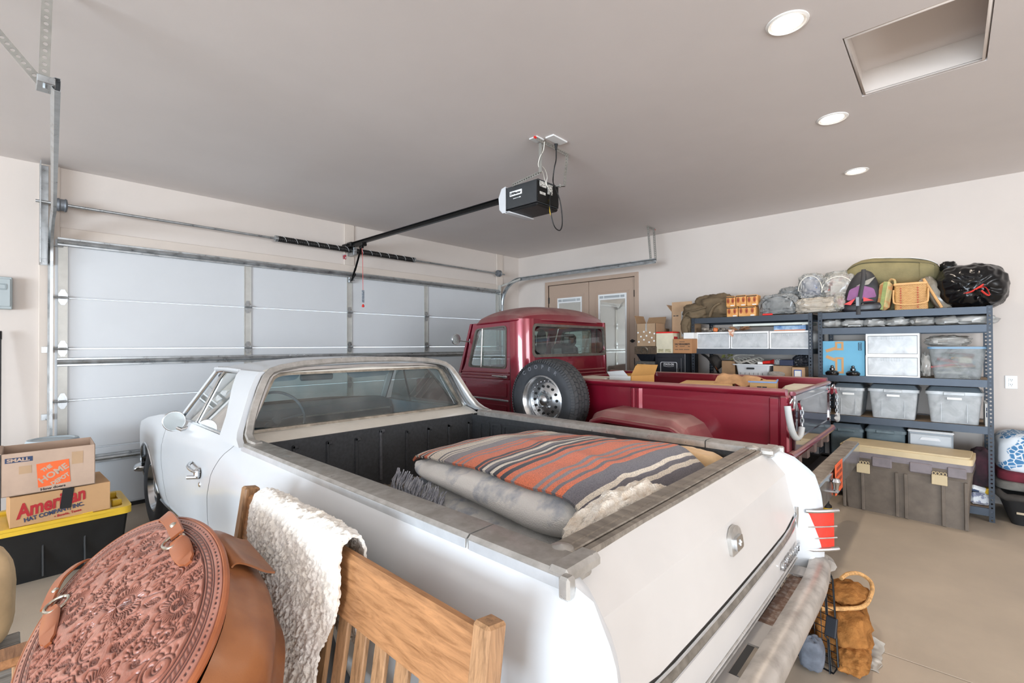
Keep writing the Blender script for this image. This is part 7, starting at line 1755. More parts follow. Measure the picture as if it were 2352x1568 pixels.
filmbag('floral_cloth_bag', (5.80, .815, 2.06), (.24, .30, .27), 9, frosted('clear_film', 'D8D8D4'), mat('floral_cloth', 'D8CFC6', .8, var=.3, scale=24, col2='B5443C', lo=.5, hi=.62), 'clear bag of red and white floral cloth', .6, 0, .86, 'bag', WIREP)
filmbag('pillow_bag', (5.72, .985, 1.885), (.22, .42, .16), 12, frosted('cream_film', 'DDD6CA', .55, .2), mat('cream_cloth', 'CDBFAB', .9, var=.2, scale=14), 'pale pillow bag lying in front under the floral bag', .6)
filmbag('wire_hanger_bag', (5.95, .84, 2.19), (.20, .24, .12), 15, frosted('clear_film', 'D8D8D4'), mat('white_cloth', 'E4DED2', .9, var=.1, scale=20), 'crinkled bag of white coils at the very top of the pile', .6)
filmbag('grey_sack', (5.95, 1.27, 2.01), (.22, .26, .22), 18, frosted('grey_film', 'B9BBBA'), mat('brown_cloth', '8A7A6A', .9, var=.2, scale=14), 'dull clear sack behind the zipper bag', .6)
filmbag('yellow_print_bag', (5.66, .795, 1.905), (.10, .10, .16), 20, frosted('clear_film', 'D8D8D4'), mat('lime_cloth', 'B9B35A', .8, var=.2, scale=20, col2='C84A6A'), 'small bag with lime and pink print beside the backpack', .6)
filmbag('bubble_wrap', (6.08, 2.33, 1.93), (.16, .22, .22), 22, frosted('bubble_film', 'DCDAD6', .25, .1), CRINK, 'bubble wrap bundle behind the open carton', .7)

# ---- drawer-top clutter (level 1.44 shelf)
o_ = MB().box((5.66, 1.06, 1.697), (6.05, 1.81, 1.722), .002).build('white_board', mat('board_white', 'E4E9E0', .5, var=.05), None, 35, (5.85, 1.43, 1.69)); tag(o_, 'long pale board lying over the blue book', 'board')
bk_ = thing('blue_book', (5.80, 1.23, 1.637), 'flat blue book with orange edge on the drawer boxes', 'book')
MB().box((5.64, 1.085, 1.637), (5.92, 1.385, 1.690), .003).build('cover', mat('book_blue', '3F6FA8', .5, var=.2, scale=14, col2='A9C3D8'), bk_); MB().box((5.637, 1.09, 1.637), (5.642, 1.38, 1.645)).build('orange_edge', mat('orange_edge', 'D87A3A', .5), bk_)
MB().box((5.65, 1.09, 1.692), (6.0, 1.12, 1.696)).build('page_edge', PAPER, bk_)
dc = thing('dried_bouquet', (5.70, 1.76, 1.636), 'brown dried decoration with zigzag paper on the drawer boxes', 'decoration')
rnd = random.Random(8)
for k in range(10):
    a = rnd.uniform(-1.2, 1.2); l = rnd.uniform(.08, .16); mb = MB(); p0 = Vector((5.70, 1.76, 1.655)); d_ = Vector((rnd.uniform(-.1, .2), math.sin(a), .28 * rnd.random())).normalized()
    mb.add([p0, p0 + d_ * l * .5 + Vector((0, 0, .018)), p0 + d_ * l, p0 + d_ * l * .5 - Vector((0.02, 0, .010))], [(0, 1, 2, 3)]); mb.build('dried_leaf', mat('dried_leaf', '7A4E34', .8, var=.3, scale=30, col2='A9805C'), dc, 0)
mb = MB(); mb.prism([(1.845, 1.66), (1.775, 1.66), (1.795, 1.575), (1.835, 1.60)], 5.612, 5.616, 'yz'); mb.build('zigzag_paper', mat('zigzag', 'C98A6C', .8, col2='E8DACB', scale=60, lo=.48, hi=.52), dc)
cl_ = thing('trinket_heap', (5.75, 2.05, 1.638), 'jumble of metal and orange trinkets on the drawer box by the post', 'trinkets', None, 'stuff'); rnd = random.Random(2)
mb = MB()
for k in range(22): blob(mb, (5.68 + .2 * rnd.random(), 1.90 + .28 * rnd.random(), 1.655 + .03 * rnd.random()), (.04, .05, .035), 8, 6, .8, .2, 3, k, flatb=False)
o_ = mb.build('trinkets', mat('trinket', '6E6258', .4, var=.4, scale=30, col2='B4A698'), cl_); o_['kind'] = 'stuff'
MB().obox((5.655, 2.0, 1.665), (.03, .05, .045), rotm(.2, 0, .2), .008).build('orange_piece', mat('orange_piece', 'D9702A', .5), cl_)

# ---- lower shelf of the left unit (1.128)
ht = thing('felt_hat', (5.72, 2.08, 1.13), 'dark felt hat with braided band tilted on the shelf', 'hat')
FELT = mat('dark_felt', '34302D', .85, var=.15, scale=9)
M_ = Matrix.Translation((5.74, 2.06, 1.265)) @ rotm(.95, .25, .2).to_4x4()
mb = MB(); mb.X = M_; mb.grid(lambda u, v: ((.085 + .09 * v) * math.cos(2 * PI * u), (.10 + .085 * v) * math.sin(2 * PI * u), -.02 + .03 * v * v * math.cos(4 * PI * u)), 36, 6, cu=True); mb.build('brim', FELT, ht, 60)
mb = MB(); mb.X = M_; mb.lathe([(.09, -.02), (.088, .03), (.08, .075), (.05, .098), (.0, .085)], (0, 0, 0), 'z', 30); mb.build('crown', FELT, ht, 60)
mb = MB(); mb.X = M_; mb.tube([(.091 * math.cos(a), .091 * math.sin(a), -.005) for a in np.linspace(0, 2 * PI, 31)[:-1]], .007, 6, closed=True); mb.build('band', mat('copper_band', 'C26B3A', .35, metal=.5, var=.2, scale=40), ht)
carton('small_carton', 5.66, 5.90, 1.805, 1.945, 1.131, 1.303, CARDD, 'small brown carton between felt hat and white bin', .1)
lf = thing('faux_leaves', (5.76, 1.905, 1.306), 'yellow green faux leaves on the small brown carton', 'leaves'); rnd = random.Random(3)
for k in range(12):
    p = Vector((5.70 + .12 * rnd.random(), 1.85 + .12 * rnd.random(), 1.315 + .06 * rnd.random())); mb = MB(); a = rnd.uniform(0, 6); d_ = Vector((math.cos(a) * .03, math.sin(a) * .03, .01)); s_ = Vector((-math.sin(a) * .016, math.cos(a) * .016, .008)); mb.add([p - d_, p - s_ + Vector((0, 0, .006)), p + d_, p + s_ + Vector((0, 0, .006))], [(0, 1, 2, 3)]); mb.build('leaf', mat('leaf_lime', '8E8E4E', .7, var=.2, scale=20), lf, 0)
wbn = thing('white_storage_bin', (5.78, 1.61, 1.13), 'white handled bin with grey cords and red flashlight on its lid', 'storage bin')
mb = MB(); taper(mb, 5.66, 5.94, 1.435, 1.78, 1.131, 1.262, .012, .02); mb.build('tub', mat('bin_white', 'D9DBDC', .4, var=.03), wbn)
mb = MB(); mb.prism(rpoly([(5.635, 1.40), (5.965, 1.40), (5.965, 1.815), (5.635, 1.815)], .03), 1.260, 1.272, 'xy'); mb.build('lid', mat('bin_white', 'D9DBDC'), wbn)
mb = MB(); mb.prism(rpoly([(1.585, 1.215), (1.665, 1.215), (1.665, 1.235), (1.585, 1.235)], .009), 5.648, 5.662, 'yz'); mb.build('handle_slot', BLACKP, wbn)
for k in range(7): MB().box((5.650, 1.50 + k * .045, 1.134), (5.656, 1.503 + k * .045, 1.178)).build('wire_bar', CHAR, wbn)
cdh = thing('cord_bundle', (5.76, 1.66, 1.273), 'braided grey extension cord bundled on the white bin', 'cord')
for j in range(5):
    mb = MB(); mb.tube([(5.68 + .05 * j * .6 + .02 * math.sin(6 * t + j), lerp(1.52, 1.80, t), 1.292 + .016 * j * .6 + .014 * math.sin(14 * t + j * 1.3)) for t in np.linspace(0, 1, 30)], .009, 6); mb.build('cord_strand', mat('cord_grey', 'A9A59C', .6, var=.15, scale=30), cdh)
mb = MB(); mb.tube(smooth_path([(5.65, 1.70, 1.29), (5.635, 1.76, 1.30), (5.65, 1.80, 1.33), (5.68, 1.80, 1.36), (5.72, 1.74, 1.375), (5.72, 1.6, 1.37)]), .007, 6); mb.build('cord_loop', mat('cord_grey', 'A9A59C'), cdh)
fl2 = thing('red_flashlight', (5.67, 1.445, 1.273), 'red flashlight lying on the white bin lid', 'flashlight')
mb = MB(); mb.cyl((5.665, 1.50, 1.292), (5.66, 1.42, 1.300), .016, .018, n=14); mb.build('barrel', REDP, fl2); mb = MB(); mb.cyl((5.66, 1.42, 1.300), (5.655, 1.388, 1.304), .019, .027, n=14); mb.build('head', mat('dark_red', 'A31F1C', .35), fl2)
o_ = MB().obox((5.655, 1.525, 1.287), (.02, .05, .026), rotm(0, 0, .1), .003).build('paper_tag', PAPER, None, 35, (5.655, 1.525, 1.274)); tag(o_, 'small white folded paper beside the red flashlight', 'paper')
c1, T = carton('tan_carton', 5.67, 5.95, 1.225, 1.40, 1.131, 1.262, CARD, 'wide tan carton right of the white bin', 0)
c2, T = carton('postal_carton', 5.635, 5.85, 1.095, 1.215, 1.131, 1.250, CARD, 'tan carton with blue bordered shipping label', 0)
MB().box((5.633, 1.125, 1.138), (5.6355, 1.195, 1.225)).build('shipping_label', PAPER, c2); O, I = loops([(1.125, 1.138), (1.195, 1.138), (1.195, 1.225), (1.125, 1.225)], [(1.131, 1.145), (1.189, 1.145), (1.189, 1.215), (1.131, 1.215)], n=8); mb = MB(); mb.ring(O, I, lambda a, b, d: (d, a, b), 5.632, 5.634); mb.build('label_border', mat('label_blue', '3B5BA5', .6), c2)
o_ = MB().obox((5.72, 1.262, 1.296), (.18, .125, .06), rotm(0, 0, -.06), .003).build('navy_box', mat('navy_card', '28304A', .5, var=.05), None, 35, (5.72, 1.262, 1.265)); tag(o_, 'small navy box lying on the wide tan carton', 'box')
filmbag('black_bundle', (5.76, 1.14, 1.315), (.2, .17, .12), 31, frosted('dark_film', '3A3C42', .8, .2), mat('black_cloth', '1E1F22', .8, var=.2), 'black bundle above the postal carton', .7, cat='bundle')
filmbag('blue_wrapped_pack', (5.70, 1.355, 1.30), (.12, .08, .07), 33, frosted('clear_film', 'D8D8D4'), mat('sky_cloth', '6FA6C8', .7, var=.2, scale=30), 'small light blue wrapped pack on the wide tan carton', .7)
filmbag('packing_film', (5.62, 1.36, 1.165), (.05, .16, .07), 35, frosted('clear_film', 'D8D8D4'), CARD, 'strip of clear packing film in front of the tan carton', .7)

# ---- safe and boxes left of the shelving
SAFE = mat('safe_black', '1B1F26', .35, var=.1, scale=20)
sf = thing('steel_safe', (5.66, 2.43, 0), 'black steel security cabinet with silver nameplate', 'safe')
MB().box((5.47, 2.285, 0), (5.87, 2.665, 1.388), .006).build('cabinet', SAFE, sf)
mb = MB(); mb.box((5.452, 2.325, .08), (5.472, 2.622, 1.335), .004); dr_ = mb.build('door', SAFE, sf)
O, I = loops(rpoly([(2.375, .72), (2.585, .72), (2.585, 1.285), (2.375, 1.285)], .02), rpoly([(2.382, .727), (2.578, .727), (2.578, 1.278), (2.382, 1.278)], .018), n=16); mb = MB(); mb.ring(O, I, lambda a, b, d: (d, a, b), 5.449, 5.453); mb.build('pinstripe', GREYP, dr_)
text('nameplate', 'STACK-ON', .034, frame_m((5.4505, 2.545, 1.245), (0, -1, 0), (0, 0, 1)), GREYP, sf, bold=.0016, width=.13)
mb = MB(); mb.tube([(5.45, 2.545 - .13 * t, 1.236 - .008 * math.sin(PI * t)) for t in np.linspace(0, 1, 9)], .0025, 6); mb.build('nameplate_swoosh', GREYP, sf)
mb = MB(); mb.cyl((5.455, 2.345, 1.20), (5.41, 2.345, 1.20), .010, n=10); mb.cyl((5.415, 2.345, 1.21), (5.415, 2.345, 1.12), .011, n=10); mb.build('handle', BLACKM, dr_)
CREAM = mat('cream_card', 'D9CFB4', .7, var=.05, scale=8)
wn, T = carton('cream_carton', 5.47, 5.66, 2.435, 2.648, 1.390, 1.648, CREAM, 'cream carton with red top edge on the black safe', 0)
MB().box((5.468, 2.434, 1.632), (5.661, 2.649, 1.6495)).build('red_band', REDP, wn)
for y in (2.495, 2.59): MB().box((5.4685, y - .035, 1.40), (5.4705, y + .035, 1.44)).build('printed_panel', mat('cream_print', 'BDB28E', .7, var=.2, scale=40), wn)
mb = MB(); mb.box((5.50, 2.4330, 1.56), (5.60, 2.4352, 1.59)); mb.build('red_logo', REDI, wn)
dl, T = carton('florist_carton', 5.46, 5.66, 2.205, 2.428, 1.390, 1.560, mat('florist_brown', 'B07F56', .75, var=.04), 'brown florist carton with dark print on the black safe', 0)
text('print_title', 'DAILY ARRANGEMENTS', .030, frame_m((5.4588, 2.405, 1.488), (0, -1, 0), (0, 0, 1)), INK, dl, bold=.0009, width=.18)
greek(dl, frame_m((5.4598, 2.405, 1.42), (0, -1, 0), (0, 0, 1)), ((.055, .103, .065, .005), (.06, .050, .06, .005), (.0, .012, .04, .005), (.05, .012, .05, .005), (.11, .012, .065, .005)), INK)
for y in (2.385, 2.235): MB().obox((5.459, y, 1.470), (.001, .024, .006), rotm(.2, 0, 0)).build('print_leaf', INK, dl)
carton('white_small_carton', 5.52, 5.66, 2.205, 2.325, 1.562, 1.634, PAPER, 'small plain white carton on the florist carton', 0)
op2, T = carton('open_carton', 5.69, 5.94, 2.275, 2.545, 1.390, 1.90, CARD, 'tall open carton with raised flaps behind the cream carton', 0, [('-x', 1.45), ('+y', .9), ('+x', 1.2)], True, fl=.12)
mb = MB(); mb.X = T; mb.box((-.1265, -.012, .2), (-.125, .012, .51)); mb.build('tape', CRINK, op2)
greek(op2, T @ frame_m((-.1262, .115, .455), (0, -1, 0), (0, 0, 1)), ((0, 0, .03, .010), (.038, 0, .028, .010)), INK)
DRIFT = wood_mat('old_dark_wood', '5A4A3A', '3A3028', 9, .8, (1, 8, 6))
st_ = thing('wooden_stand', (5.70, 2.80, 0), 'honey coloured stand under the horseshoe chests', 'stand')
MB().box((5.50, 2.64, 1.10), (5.92, 2.97, 1.138), .004).build('top', mat('honey_wood', 'B88448', .5, var=.1, scale=10, stretch=(1, .1, 1)), st_)
for x in (5.53, 5.89):
    for y in (2.67, 2.94): MB().box((x - .02, y - .02, 0), (x + .02, y + .02, 1.10), .003).build('leg', mat('honey_wood', 'B88448'), st_)
SHOE = mat('old_iron', '7F786D', .4, metal=.7, var=.2, scale=20)
for i, (y0, y1, z0, z1, lab) in enumerate(((2.652, 2.955, 1.139, 1.285, 'old wooden chest with a horseshoe handle on the honey stand'), (2.640, 2.935, 1.290, 1.470, 'old wooden chest with horseshoe handle under the polka dot carton'))):
    t = thing('horseshoe_chest', (5.62, (y0 + y1) / 2, z0), lab, 'chest', 'wooden chests with horseshoe handles')
    if i == 0: MB().box((5.48, y0, z0), (5.80, y1, z1 - .05), .004).build('body', DRIFT, t); MB().box((5.49, y0 + .02, z1 - .05), (5.80, y1 - .015, z1), .006).build('lid', mat('weathered_lid', '6B6862', .8, var=.2, scale=12), t); zc = 1.215
    else: MB().box((5.455, y0, z1 - .095), (5.80, y1, z1), .004).build('body', DRIFT, t); mb = MB(); taper(mb, 5.47, 5.80, y0 + .01, y1 - .01, z0, z1 - .095, .02, .05); mb.build('base', SAFE, t); zc = 1.42  # black taper stands in for the shade under the upper chest
    O, I = loops([(y0 + .02, z1 - .09), (y1 - .02, z1 - .09), (y1 - .02, z1 - .008), (y0 + .02, z1 - .008)], [(y0 + .035, z1 - .078), (y1 - .035, z1 - .078), (y1 - .035, z1 - .02), (y0 + .035, z1 - .02)], n=8)
    if i: mb = MB(); mb.ring(O, I, lambda a, b, d: (d, a, b), 5.450, 5.456); mb.build('front_molding', DRIFT, t)
    ym = (y0 + y1) / 2; mb = MB(); mb.tube([(5.44 - .02 * math.sin(a), ym + .045 * math.cos(a), zc + .045 * math.sin(a)) for a in np.linspace(-.75, PI + .75, 20)], .010, 8, flat=.6); mb.build('horseshoe', SHOE, t)
POLKA = mat('polka_kraft', 'A98C6E', .75, var=.05, scale=6)
pk, T = carton('polka_dot_carton', 5.46, 5.72, 2.648, 2.905, 1.471, 1.757, POLKA, 'kraft carton printed with white polka dots on the upper chest', 0, [('+y', 1.25), ('+x', 1.0)], True, fl=.11, fm=CARDD)
rnd = random.Random(6)
for k, (a, b) in enumerate(((.03, .05), (.10, .075), (.17, .045), (.235, .06), (.06, .115), (.135, .125), (.205, .10), (.02, .165), (.10, .175), (.18, .165), (.24, .15))):
    mb = MB(); mb.prism([(2.905 - a + .011 * math.cos(q), 1.48 + b + .011 * math.sin(q)) for q in np.linspace(0, 2 * PI, 13)[:-1]], 5.4585, 5.4605, 'yz'); mb.build('polka_dot', PAPER, pk)
MB().box((5.458, 2.765, 1.66), (5.461, 2.785, 1.757)).build('tape', CRINK, pk)
carton('dark_polka_carton', 5.74, 5.93, 2.67, 2.80, 1.471, 1.70, CARDD, 'dark brown carton squeezed behind the polka dot one', .2)

# ================================================================ big chest, towels, pet bed by the shelving
TOTEB = mat('chest_brown', '6F6459', .55, var=.12, scale=8)
TOTEG = mat('chest_rim_grey', '7F7678', .5, var=.1, scale=8)
BEIGE = mat('chest_beige', 'CDB993', .5, var=.05, scale=5)
ch_ = thing('storage_chest', (5.36, .31, 0), 'long brown plastic chest with beige lid and latches on the floor', 'storage chest')
T = Matrix.Translation((5.215, .31, 0)) @ Matrix.Rotation(-.075, 4, 'Z')
L_ = .425
mb = MB(); mb.X = T; taper(mb, 0, .36, -L_, L_, 0, .40, .035, .03, .02); mb.build('tub', TOTEB, ch_)
mb = MB(); mb.X = T; taper(mb, -.018, .375, -L_ - .018, L_ + .018, .385, .475, .02, .02, .02); mb.build('rim', TOTEB, ch_)
for a, b in ((-L_ + .02, -.29), (-.20, -.055), (.06, .20), (.30, L_ - .02)):
    mb = MB(); mb.X = T; mb.box((-.026, a, .415), (-.004, b, .50), .008); mb.build('rim_panel', TOTEG, ch_)
for y in (-.265, -.03, .03, .27, -.40, .41):
    mb = MB(); mb.X = T @ Matrix.Translation((.012, y, .20)) @ rotm(0, -.088, 0).to_4x4(); mb.box((-.014, -.012, -.195), (.006, .012, .19), .004); mb.build('tub_rib', TOTEB, ch_)
mb = MB(); mb.X = T; taper(mb, -.012, .37, -L_ - .012, L_ + .012, .475, .53, .0, .0, .03); mb.build('lid_skirt', TOTEG, ch_)
mb = MB(); mb.X = T; mb.prism(rpoly([(-.020, -L_ - .016), (.378, -L_ - .016), (.378, L_ + .016), (-.020, L_ + .016)], .04), .528, .575, 'xy'); mb.build('lid', BEIGE, ch_)
mb = MB(); mb.X = T; mb.prism(rpoly([(-.004, -L_), (.362, -L_), (.362, L_), (-.004, L_)], .04), .575, .588, 'xy'); mb.build('lid_top', BEIGE, ch_)
for y in (.26, -.245):
    mb = MB(); mb.X = T; mb.box((-.034, y - .048, .345), (-.020, y + .048, .425), .003); la = mb.build('latch', BEIGE, ch_)
    for k in range(4):
        mb = MB(); mb.X = T; c = (-.030, y - .034 + k * .0225, .437); mb.tube([(c[0], c[1] + .010 * math.cos(a), c[2] + .014 * math.sin(a)) for a in np.linspace(0, 2 * PI, 7)[:-1]], .003, 5, closed=True); mb.build('latch_loop', BEIGE, la)
TOWEL = mat('turtle_towel', '4F86B0', .95, var=.05, bump=.2, bscale=200, sheen=.2)
def towel_mat():
    m = bpy.data.materials.new('blue_white_towel'); m.use_nodes = True; nt = m.node_tree; L = nt.links; b = nt.nodes['Principled BSDF']; b.inputs['Roughness'].default_value = .95
    tc = nt.nodes.new('ShaderNodeTexCoord'); v = nd(nt, 'ShaderNodeTexVoronoi', feature='DISTANCE_TO_EDGE', i_Scale=24.0); L.new(tc.outputs['Object'], v.inputs['Vector']); r = ramp(nt, [(.0, lin('DDE4EA')), (.06, lin('DDE4EA')), (.10, lin('4E86B4')), (1, lin('3F74A6'))]); L.new(v.outputs['Distance'], r.inputs[0])
    n = nd(nt, 'ShaderNodeTexNoise', i_Scale=5.0, i_Detail=1.0); L.new(tc.outputs['Object'], n.inputs['Vector']); g = ramp(nt, [(.50, (0, 0, 0, 1)), (.52, (1, 1, 1, 1))]); L.new(n.outputs['Fac'], g.inputs[0])
    mx = nd(nt, 'ShaderNodeMix', data_type='RGBA'); L.new(g.outputs[0], mx.inputs[0]); L.new(r.outputs[0], mx.inputs[6]); mx.inputs[7].default_value = lin('DDE4EA'); L.new(mx.outputs[2], b.inputs['Base Color']); return m
mb = MB(); blob(mb, (5.92, -.56, .565), (.50, .55, .34), 44, 22, .45, .06, 2.4, 3); o_ = mb.build('beach_towel', towel_mat(), None, 70, (5.92, -.56, .42)); tag(o_, 'folded blue and white beach towel beside the shelving', 'towel')
mb = MB(); blob(mb, (5.92, -.56, .385), (.52, .56, .10), 40, 14, .4, .04, 2.4, 6); o_ = mb.build('maroon_blanket', mat('maroon_fleece', '6A2230', .95, var=.15, scale=10), None, 70, (5.92, -.56, .34)); tag(o_, 'dark maroon folded blanket under the beach towel', 'blanket')
mb = MB(); blob(mb, (5.92, -.56, .31), (.54, .58, .09), 40, 14, .4, .05, 2.4, 9); o_ = mb.build('grey_cushion', mat('grey_plush', '6E6A64', .95, var=.15, scale=10), None, 70, (5.92, -.56, .27)); tag(o_, 'grey plush cushion sagging into the black padded basket', 'cushion')
pb = thing('padded_basket', (5.90, -.60, 0), 'black padded basket on the floor under the beach towel', 'basket')
mb = MB(); A = rpoly([(5.66, -.88), (6.18, -.88), (6.18, -.365), (5.66, -.365)], .06, 4); B = rpoly([(5.58, -.92), (6.22, -.92), (6.22, -.285), (5.58, -.285)], .09, 4); n = len(A)
mb.add([(a, b, 0.002) for a, b in A] + [(a, b, .24) for a, b in B], [tuple(range(n))[::-1]] + [(k, (k + 1) % n, n + (k + 1) % n, n + k) for k in range(n)]); mb.build('basin', mat('pet_black', '1C1C1D', .6, var=.15, scale=10), pb)
mb = MB(); mb.tube([(a, b, .245 + .012 * math.sin(k * 1.3)) for k, (a, b) in enumerate(B)], .028, 8, closed=True); mb.build('padded_rim', mat('pet_padding', '3A3632', .9, var=.2, scale=14), pb, 60)
MB().box((5.615, -.44, .10), (5.63, -.39, .118), .002).build('tag', mat('tan_tag', 'B9A88E', .7), pb)
bgm = MB(); blob(bgm, (5.74, -.19, .42), (.16, .15, .34), 24, 20, .6, .15, 2.6, 13); o_ = bgm.build('dark_cloth_bundle', mat('dark_bundle', '2A2226', .9, var=.4, scale=9, col2='4A2A34'), None, 60, (5.74, -.19, .27)); tag(o_, 'dark cloth bundle hanging behind the outer shelf post', 'cloth bundle')
pz = thing('printed_package', (5.80, -.19, .11), 'white and yellow printed packs on the lowest shelf by the post', 'package')
MB().obox((5.73, -.18, .165), (.12, .13, .10), rotm(0, 0, .1), .02).build('lower_pack', mat('pack_white_print', 'E4E4E6', .4, var=.1, scale=30, col2='8E90A6', lo=.5, hi=.56), pz); MB().obox((5.72, -.175, .245), (.12, .12, .05), rotm(.25, 0, .15), .015).build('upper_pack', mat('pack_white', 'E8E8E8', .35), pz); MB().obox((5.70, -.225, .24), (.10, .03, .05), rotm(.3, 0, .15), .01).build('yellow_end', YELLOW, pz)
greek(pz, frame_m((5.655, -.13, .235), (0, -1, -.25), (0, -.25, 1)), ((0, 0, .045, .016),), NAVY)

# ================================================================ cargo in the truck bed
carton('white_open_carton', 3.72, 3.98, 2.30, 2.60, .802, 1.19, mat('white_card', 'D8D2C6', .7, var=.05), 'dusty white carton in the truck bed behind the cab', 0)
tc_, T = carton('tipped_carton', 3.72, 4.02, 1.98, 2.24, .81, 1.225, mat('golden_card', 'CE9A58', .7, var=.05), 'golden carton with a white side standing tipped in the truck bed', -.25, [('+x', 1.0), ('-y', 1.1)], True, fl=.10)
mb = MB(); mb.X = T; mb.add([(-.152, -.128, .41), (-.152, .128, .40), (-.152, .128, .02), (-.152, -.128, .02)], [(0, 1, 2, 3)]); mb.add([(-.152, .128, .40), (-.152, -.10, .41), (-.19, -.08, .46), (-.19, .12, .44)], [(0, 1, 2, 3)]); mb.build('white_side', PAPER, tc_, 0)
greek(tc_, T @ frame_m((-.1535, .04, .33), (0, -.8, -.6), (0, -.6, .8)), ((0, 0, .03, .03), (.04, .006, .07, .016)), REDI)
carton('brown_flat_carton', 3.62, 3.80, 2.30, 2.62, .802, 1.168, mat('golden_card', 'CE9A58'), 'golden carton lying lowest beside the dusty white one', 0)
carton('kraft_flat_carton', 3.85, 4.25, 1.30, 1.70, .802, 1.172, KRAFT, 'flat kraft carton in the middle of the truck bed', .25)
mb = MB(); mb.slab(lambda u, v: (lerp(3.95, 4.30, u), lerp(1.10, 1.42, v) , 1.17 + .075 * math.sin(PI * u * .9) * (.6 + .4 * v) + .03 * nz((u * 5, v * 5, 0), 1, 3)), 14, 14, .006); o_ = mb.build('kraft_paper', mat('kraft_paper', 'B98F66', .85, var=.12, scale=14), None, 40, (4.1, 1.25, 1.17)); tag(o_, 'crumpled brown packing paper sticking out of the truck bed', 'packing paper')
mc, T = carton('mail_carton', 3.92, 4.22, .98, 1.16, .802, 1.205, KRAFT, 'kraft carton with blue edge near the truck tailgate', .2)
mb = MB(); mb.X = T; mb.box((-.16, -.092, .398), (-.145, .10, .408)); mb.box((-.15, -.093, .398), (.15, -.083, .408)); mb.build('blue_edge', mat('edge_blue', '7FA0D0', .6), mc)
greek(mc, T @ frame_m((-.1515, .04, .355), (0, -1, 0), (0, 0, 1)), ((0, 0, .03, .014), (.036, 0, .03, .014)), INK)
o_ = MB().obox((4.47, .90, .985), (.36, .22, .34), rotm(0, 0, 0), .03).build('cream_cooler', mat('cooler_cream', 'D9D2BE', .5, var=.05), None, 35, (4.47, .90, .802)); 
o_['label'] = 'cream cooler box in the truck bed at the tailgate corner'; o_['category'] = 'cooler'
o_.location.z = .802

# ================================================================ by the rear bumper: crate door and canvas heap
wd = thing('wire_crate_door', (2.60, .50, 0), 'black wire crate door leaning by the white car bumper', 'crate door')
WIRE = mat('black_wire', '17181B', .4, metal=.4, var=0)
B0, U_, H_ = Vector((2.535, .372, .012)), Vector((.135, .045, .435)), Vector((.10, .36, .0))
def wp(a, b): return B0 + U_ * b + H_ * a
fr_ = rpoly([(0, .0), (1, .0), (1, 1), (0.0, 1)], [.02, .04, .04, .10], 4)
fr_ = [(0, .08), (.0, .86), (.05, .95), (.14, 1.0), (.95, 1.0), (1, .95), (1, .05), (.95, 0), (.06, 0)]
mb = MB(); mb.tube([wp(a, b) for a, b in fr_], .0042, 6, closed=True); mb.build('frame', WIRE, wd)
for k in range(1, 12): MB().tube([wp(k / 12, .0), wp(k / 12, 1.0)], .0019, 5).build('vertical_wire', WIRE, wd)
for k in range(1, 15): MB().tube([wp(0, k / 15 * .95), wp(1, k / 15 * .95 + .0)], .0019, 5).build('cross_wire', WIRE, wd)
mb = MB(); mb.tube([wp(.10, -.02), wp(.10, .28), wp(.13, .30), wp(.10, .33)], .004, 6); mb.tube([wp(.10, .50), wp(.10, 1.06)], .004, 6); mb.build('latch_rod', WIRE, wd)
mb = MB(); c_ = wp(.06, .42); mb.obox(c_ + Vector((-.012, -.005, 0)), (.018, .045, .085), rotm(0, .28, -.2), .003); mb.build('latch_box', mat('latch_black', '1D1F26', .5, var=0), wd)
CANV = mat('duck_canvas', '9C6A3A', .95, var=.2, scale=12, bump=.5, bscale=90, spec=.1)
cvb = thing('canvas_bag', (2.86, .37, 0), 'brown duck canvas bag with rope trim heaped behind the crate door', 'canvas bag')
mb = MB(); blob(mb, (2.86, .42, .095), (.44, .26, .20), 80, 44, .75, .16, 2.0, 4, ridge=.08, rz=.1); mb.build('lower_heap', CANV, cvb, 70)
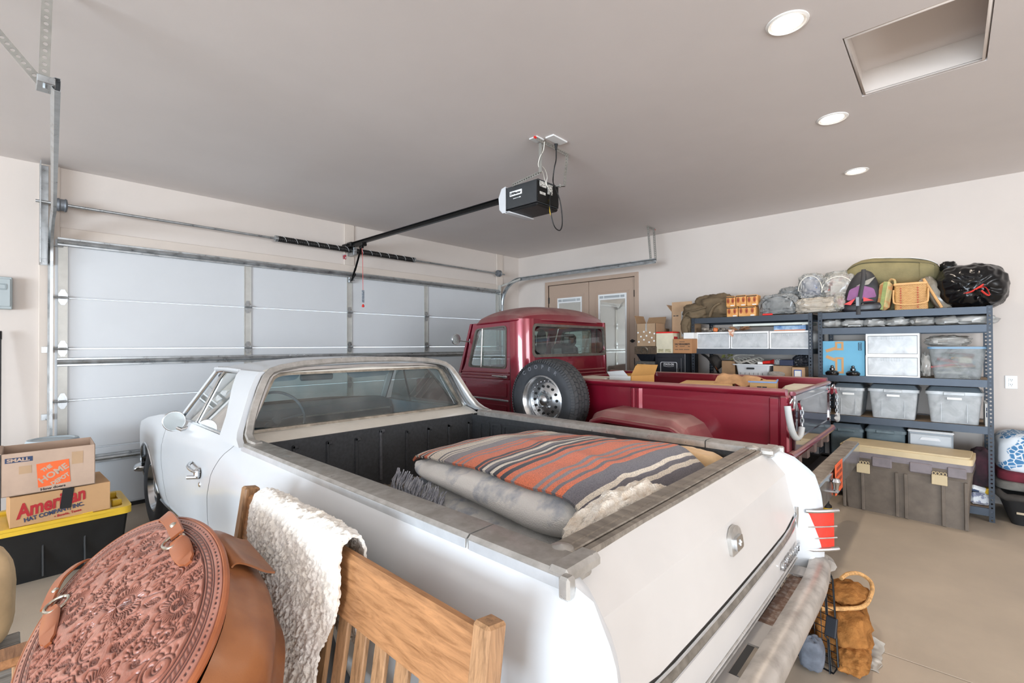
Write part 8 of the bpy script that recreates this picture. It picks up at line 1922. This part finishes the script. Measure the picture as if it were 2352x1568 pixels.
mb = MB(); blob(mb, (2.97, .395, .205), (.26, .17, .09), 80, 40, .85, .14, 1.8, 9, ridge=.07, rz=-.1); mb.build('upper_fold', CANV, cvb, 70)
mb = MB(); blob(mb, (2.72, .35, .05), (.34, .15, .10), 80, 40, .75, .16, 2.0, 14, ridge=.08, rz=.1); mb.build('front_fold', CANV, cvb, 70)
mb = MB(); mb.tube(smooth_path([(2.72, .47, .20), (2.85, .33, .205), (2.98, .30, .225), (3.08, .31, .25), (3.10, .36, .27), (3.02, .40, .285), (2.95, .42, .28)]), .010, 8); mb.build('rope_trim', mat('rope_tan', 'C99A62', .8, var=.2, scale=60), cvb)
mb = MB(); mb.slab(lambda u, v: (lerp(2.70, 2.98, u), lerp(.245, .335, v) + .01 * nz((u * 6, 0, 0), 1), .004 + .012 * abs(nz((u * 7, v * 5, 0), 1, 3)) + .09 * max(0, u - .7) * v), 24, 10, .002); o_ = mb.build('plastic_sheet', frosted('sheet_film', 'E4E2DC', .55, .2), None, 40, (2.84, .29, 0)); tag(o_, 'clear printed plastic sheet on the floor beside the canvas bag', 'plastic sheet')
mb = MB(); blob(mb, (2.53, .475, .075), (.10, .10, .15), 26, 18, .7, .14, 3, 4, ridge=.06); o_ = mb.build('denim_bundle', mat('grey_denim', '6B6F78', .9, var=.2, scale=14), None, 60, (2.50, .49, 0)); tag(o_, 'grey blue denim bundle under the rear bumper', 'cloth bundle')
ob = thing('black_bottle', (4.93, .80, 0), 'small black bottle standing on the floor behind the truck bumper', 'bottle')
mb = MB(); mb.lathe([(.0, 0), (.035, 0), (.037, .01), (.037, .075), (.02, .09), (.015, .095)], (4.93, .80, 0), 'z', 18); mb.build('bottle_body', BLACKP, ob); mb = MB(); mb.lathe([(.017, .093), (.017, .115), (.0, .116)], (4.93, .80, 0), 'z', 14); mb.build('cap', BLACKP, ob); mb = MB(); mb.lathe([(.0375, .03), (.0375, .06)], (4.93, .80, 0), 'z', 18, caps=False); mb.build('label_band', YELLOW, ob)
